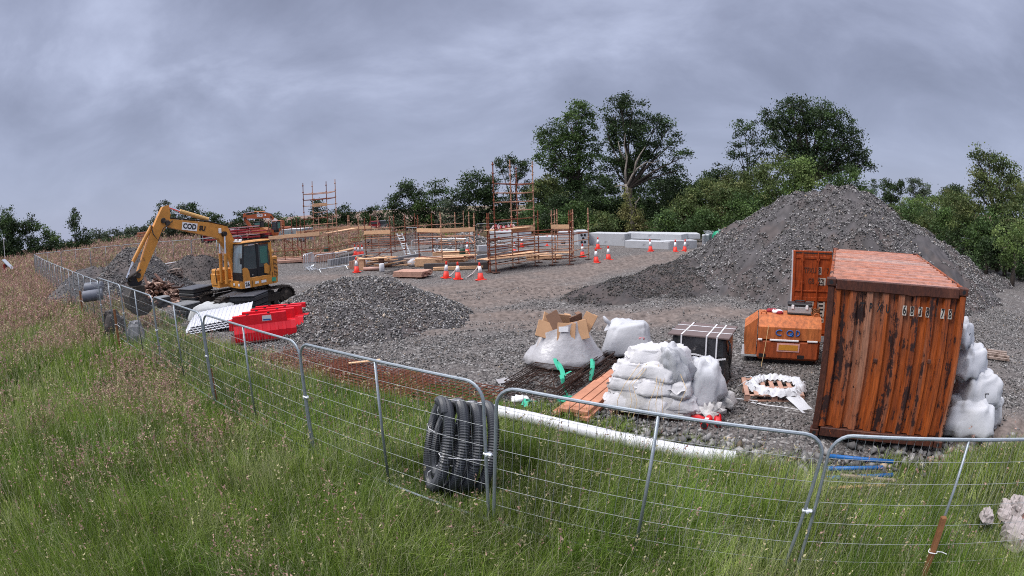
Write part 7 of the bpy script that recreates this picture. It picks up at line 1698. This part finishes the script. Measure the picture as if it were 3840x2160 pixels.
    p = gd(1365, 1022, 33); q = gd(1430, 1022, 32.6); t = thing('pinkish_pipe', 'pinkish pipe lying before the work bench', 'pipe', p + Vector((0, 0, .12)), frame_between(p, q)[0]); mb = MB(); mb.tube([(0, 0, 0), ((q - p).length, 0, 0)], .12, 14); mb.build('pipe', mat('pinkish_plastic', (.42, .25, .20), .5), t, True)
    t = thing('white_drum', 'small white drum beside the pinkish pipe', 'drum', gd(1433, 1024, 32.3)); mb = MB(); mb.lathe([(.14, 0), (.16, .02), (.16, .45), (.14, .48), (.02, .48)], n=16); mb.build('drum', WHITE, t, True)
    for px, py, D, l in [(1352, 986, 36, 'torn white sheet behind the cone by the steel barrier'), (1990, 940, 36.5, 'pale rubble bags beside the right scaffold boards'), (1560, 1000, 34.6, 'white torn wrap on the dark foundation under the ladder')]:
        t = thing('torn_sheet', l, 'sheet', gd(px, py, D), 0); mb = MB(); mb.blob((0, 0, .22), (.95, .5, .5), .7, .1, 3, px, n=18, amp2=.1); mb.build('sheet', FILM, t, True)
    # white cables from the cones
    for P, l in [([(1675, 1042), (1690, 1035), (1706, 1018), (1712, 1005)], 'white cable by the middle of the three front cones'), ([(1755, 1040), (1770, 1030), (1788, 1010), (1798, 990)], 'white cable rising to the scaffold beside the right front cone')]:
        Q = [gp(x, y) for x, y in P[:2]]; D = Q[1].xy.length; Q += [at(x, y, D) for x, y in P[2:]]
        t = thing('cable', l, 'cable', Q[0]); mb = MB(); mb.tube([q - Q[0] + Vector((0, 0, .03)) for q in Q], .03, 6); mb.build('cable', mat('pinkish_cable', (.62, .50, .48), .5), t, True)
    # ladder
    a = at(1497, 875, 39); b = gp(1537, 976); b.z += .1
    t = thing('ladder', 'aluminium ladder leaning against the front scaffold', 'ladder', b); d = a - b; s = Vector((d.y, -d.x, 0)).normalized() if False else Vector((.95, -.2, 0)).normalized()
    for k in (-.2, .2): mb = MB(); mb.bar(s * k, s * k + d, .05, .07); mb.build('stile', GALVP, t)
    for i in range(1, 10): mb = MB(); p = d * (i / 10); mb.tube([p - s * .2, p + s * .2], .022, 6); mb.build('rung', GALVP, t)

# ------------------------------------------------------------------ scaffolding
def scaffolds():
    def scaffold(label, poles, ledgers, boards, braces=()):
        """poles: {key:(px,py,D,top z)}; ledgers: (k1,k2,z); boards: (k1,k2,z,pale)"""
        pos = {}
        o = Vector((0, 0, 0)); ks = list(poles)
        for k in ks: p = gd(*poles[k][:3]); pos[k] = p; o += p
        o /= len(ks); o.z = 0
        t = thing('scaffold', label, 'scaffold', o)
        for k in ks:
            p = pos[k] - o; top = poles[k][3]; mb = MB()
            mb.tube([p + Vector((0, 0, .02)), Vector((p.x + .01, p.y, top))], .033, 8)
            z = .55
            while z < top - .1:
                mb.tube([(p.x, p.y, z - .05), (p.x, p.y, z - .03), (p.x, p.y, z), (p.x, p.y, z + .03), (p.x, p.y, z + .05)], [.036, .062, .066, .062, .036], 8); z += .5
            mb.build('standard', SCAF if hash(k) % 3 else SCAFL, t)
            mb = MB(); mb.box((p.x, p.y, p.z + .03), (.42, .26, .045), Matrix.Rotation(.4, 3, 'Z'), .004); mb.build('sole_board', TIMBD, t)
        for a, b, z in ledgers:
            pa, pb = pos[a] - o, pos[b] - o; e = (pb - pa).normalized() * .10
            mb = MB(); mb.tube([(pa.x, pa.y, z), (pb.x, pb.y, z + .03)], .029, 8); mb.build('ledger', SCAFL if (z * 7 + len(a)) % 2 < 1.0 else SCAF, t)
        for a, b, z, kind in boards:
            pa, pb = pos[a] - o, pos[b] - o; d = pb - pa; d.z = 0; n = Vector((d.y, -d.x, 0)).normalized()
            if n.dot(Vector((0, -1, 0))) < 0: n = -n
            if kind == 'edge':                    # board on edge (toe / guard board)
                A = Vector((pa.x, pa.y, z)) + n * .05 - d * .02; B_ = Vector((pb.x, pb.y, z)) + n * .05 + d * .02; mb = MB(); mb.bar(A, B_, .24, .04, n, .004) if False else mb.box((A + B_) / 2, ((B_ - A).length, .045, .25), Matrix.Rotation(math.atan2(d.y, d.x), 3, 'Z'), .004); mb.build('guard_board', TIMB, t)
            else:
                for q in range(3):
                    A = Vector((pa.x, pa.y, z)) - n * (.14 + .24 * q) - d * .03; B_ = Vector((pb.x, pb.y, z)) - n * (.14 + .24 * q) + d * .03; mb = MB(); mb.box((A + B_) / 2, ((B_ - A).length, .225, .04), Matrix.Rotation(math.atan2(d.y, d.x), 3, 'Z'), .004); mb.build('deck_board', mat('pinkish_timber', (.4, .23, .17)) if kind == 'pink' else TIMB, t)
        for a, za, b, zb in braces:
            pa, pb = pos[a] - o, pos[b] - o; mb = MB(); mb.tube([(pa.x, pa.y + .05, za), (pb.x, pb.y + .05, zb)], .027, 6); mb.build('brace', SCAF, t)
        return t
    H1 = 3.35
    # left scaffold with the lower tower
    P = dict(a=(1018, 1004, 41.6, H1 + .3), b=(1072, 1000, 41.0, H1 + .3), c=(1136, 998, 40.2, H1 + .3), d=(1205, 996, 39.6, H1 + .3), e=(1256, 990, 39.6, H1 + .3), f=(1064, 985, 44.6, H1 + .3), g=(1102, 982, 44.2, H1 + .3), h=(1121, 982, 44, H1 + .3), i=(1316, 962, 47.5, H1 + .2), j=(1350, 960, 45.5, H1 + .2))
    led = [(x, y, z) for x, y in (('a', 'b'), ('b', 'c'), ('c', 'd'), ('d', 'e')) for z in (.75, 1.25, 2.20)] + [('f', 'g', 1.2), ('g', 'h', 1.2), ('f', 'g', 2.9), ('e', 'j', 2.2), ('e', 'j', 1.25), ('d', 'i', 1.3), ('d', 'i', 2.25), ('a', 'f', 2.2), ('b', 'g', 1.2), ('c', 'h', 1.2), ('c', 'h', 2.2), ('f', 'g', .55), ('i', 'j', 2.2), ('i', 'j', 1.2), ('e', 'j', .7)]
    scaffold('left scaffold run with upright guard boards behind the yellow excavator', P, led, [('a', 'b', 2.34, 'edge'), ('b', 'c', 2.38, 'edge'), ('c', 'd', 2.38, 'edge'), ('h', 'i', 2.45, 'edge'), ('e', 'j', 2.40, 'flat'), ('a', 'b', .62, 'pink'), ('b', 'c', .62, 'pink'), ('d', 'j', .72, 'flat')], [('b', 2.2, 'd', .4), ('f', 2.2, 'h', .5)])
    Z = 6.25
    T1 = dict(p=(1151, 988, 40.4, Z), q=(1185, 980, 42.2, Z + .2), r=(1237, 978, 42.0, Z + .1), s=(1271, 984, 40.0, Z + .1))
    led = [(x, y, z) for x, y in (('p', 's'), ('q', 'r'), ('p', 'q'), ('r', 's')) for z in (4.95, 5.40)] + [('p', 's', 3.05), ('p', 'r', 3.5), ('q', 'r', 3.95), ('p', 's', 2.6), ('q', 's', 3.52)]
    t = scaffold('lower scaffold tower rising from the left scaffold', T1, led, [('q', 'r', 4.55, 'edge'), ('p', 's', 4.50, 'flat')], [('p', 2.4, 'q', 3.3)])
    # front scaffold
    P = dict(a=(1376, 1000, 36.4, H1), b=(1470, 1001, 35.3, H1), c=(1574, 996, 35.2, H1), d=(1660, 1008, 32.9, H1), e=(1784, 1004, 32.6, H1), f=(1423, 966, 40.4, H1), g=(1525, 986, 37.2, H1), h=(1624, 960, 39.8, H1), i=(1711, 956, 39.4, H1), j=(1763, 954, 39, H1))
    led = [(x, y, z) for x, y in (('a', 'b'), ('b', 'g'), ('c', 'd'), ('d', 'e')) for z in (.48, .95, 1.45, 1.92)] + [('f', 'g', 1.5), ('h', 'i', 1.6), ('i', 'j', 1.6), ('h', 'i', 1.1), ('b', 'g', 2.3), ('d', 'e', 2.2), ('c', 'd', 2.2), ('a', 'b', 2.2), ('a', 'b', .5), ('c', 'd', .6), ('d', 'e', .6), ('a', 'f', 2.2), ('e', 'j', 2.2), ('e', 'j', 1.4)]
    scaffold('front scaffold run behind the three standing cones', P, led, [('a', 'b', 2.34, 'edge'), ('c', 'd', 2.34, 'edge'), ('d', 'e', 2.34, 'edge'), ('d', 'e', .72, 'flat')], [('a', .4, 'b', 1.3)])
    P = dict(a=(1395, 940, 47, H1), b=(1482, 938, 46.5, H1), c=(1560, 935, 47, H1), d=(1655, 930, 47.5, H1), e=(1742, 928, 47.5, H1), f=(1310, 944, 48, H1 + .2))
    led = [(x, y, z) for x, y in (('f', 'a'), ('a', 'b'), ('b', 'c'), ('c', 'd'), ('d', 'e')) for z in (.5, .9, 1.5, 2.2)]
    scaffold('rear scaffold run, farthest back, seen through the front one', P, led, [('c', 'd', .7, 'pink'), ('d', 'e', .7, 'flat'), ('f', 'a', 2.35, 'edge')], [])
    # right scaffold and tall tower
    P = dict(a=(1833, 1026, 30.0, H1), a2=(1839, 1028, 29.6, H1), c=(2021, 982, 33.8, H1), d=(2072, 995, 32.2, H1), e=(2083, 983, 33.6, H1), f=(2092, 965, 37, H1), g=(2137, 997, 31.9, H1), h=(2145, 980, 33.8, H1), i=(2151, 966, 36.4, H1), j=(2208, 980, 34.2, H1 + .1))
    led = [(x, y, z) for x, y in (('a2', 'd'), ('d', 'g'), ('c', 'e'), ('e', 'h'), ('h', 'i'), ('g', 'j'), ('f', 'i'), ('a', 'c')) for z in (.42, .85, 1.40, 1.85)] + [('a2', 'd', 2.15), ('d', 'g', 2.15), ('e', 'h', 2.15), ('g', 'j', .45), ('h', 'j', 1.85), ('a', 'c', 1.2), ('a', 'c', 1.75), ('d', 'e', .9), ('g', 'h', .9)]
    scaffold('right scaffold run with a doubled corner of poles beside the yard track', P, led, [('a2', 'd', .72, 'flat'), ('d', 'g', .76, 'flat'), ('d', 'g', 2.36, 'edge'), ('a', 'c', .70, 'flat')], [])
    Z = 6.2
    T2 = dict(p=(1861, 1022, 29.4, Z), q=(1924, 1004, 31.4, Z + .25), r=(1946, 990, 33.6, Z), s=(2007, 994, 32.0, Z + .15))
    led = [(x, y, z) for x, y in (('p', 'q'), ('q', 's'), ('p', 'r'), ('r', 's')) for z in (4.98, 4.45, 3.92)] + [('q', 's', 3.42), ('p', 's', 2.92), ('p', 'q', 2.42), ('q', 's', 2.45), ('p', 'q', 1.6), ('q', 's', 1.55), ('r', 's', 1.65), ('p', 'q', 1.05), ('q', 's', .95)]
    scaffold('taller scaffold tower standing in the right scaffold', T2, led, [('q', 's', 2.25, 'edge'), ('p', 's', 2.38, 'flat'), ('q', 's', .72, 'flat')], [])

# ------------------------------------------------------------------ build
ground(); piles(); loose_stones(); grass(); trees(); fences(); container(); bowser(); machines(); yard_stock(); barriers_and_stacks(); cones(); concrete(); scaffolds()
SC.cycles.max_bounces = 5
SC.cycles.diffuse_bounces = 3
SC.cycles.transparent_max_bounces = 6
SC.cycles.filter_width = 1.05
SC.cycles.use_denoising = False
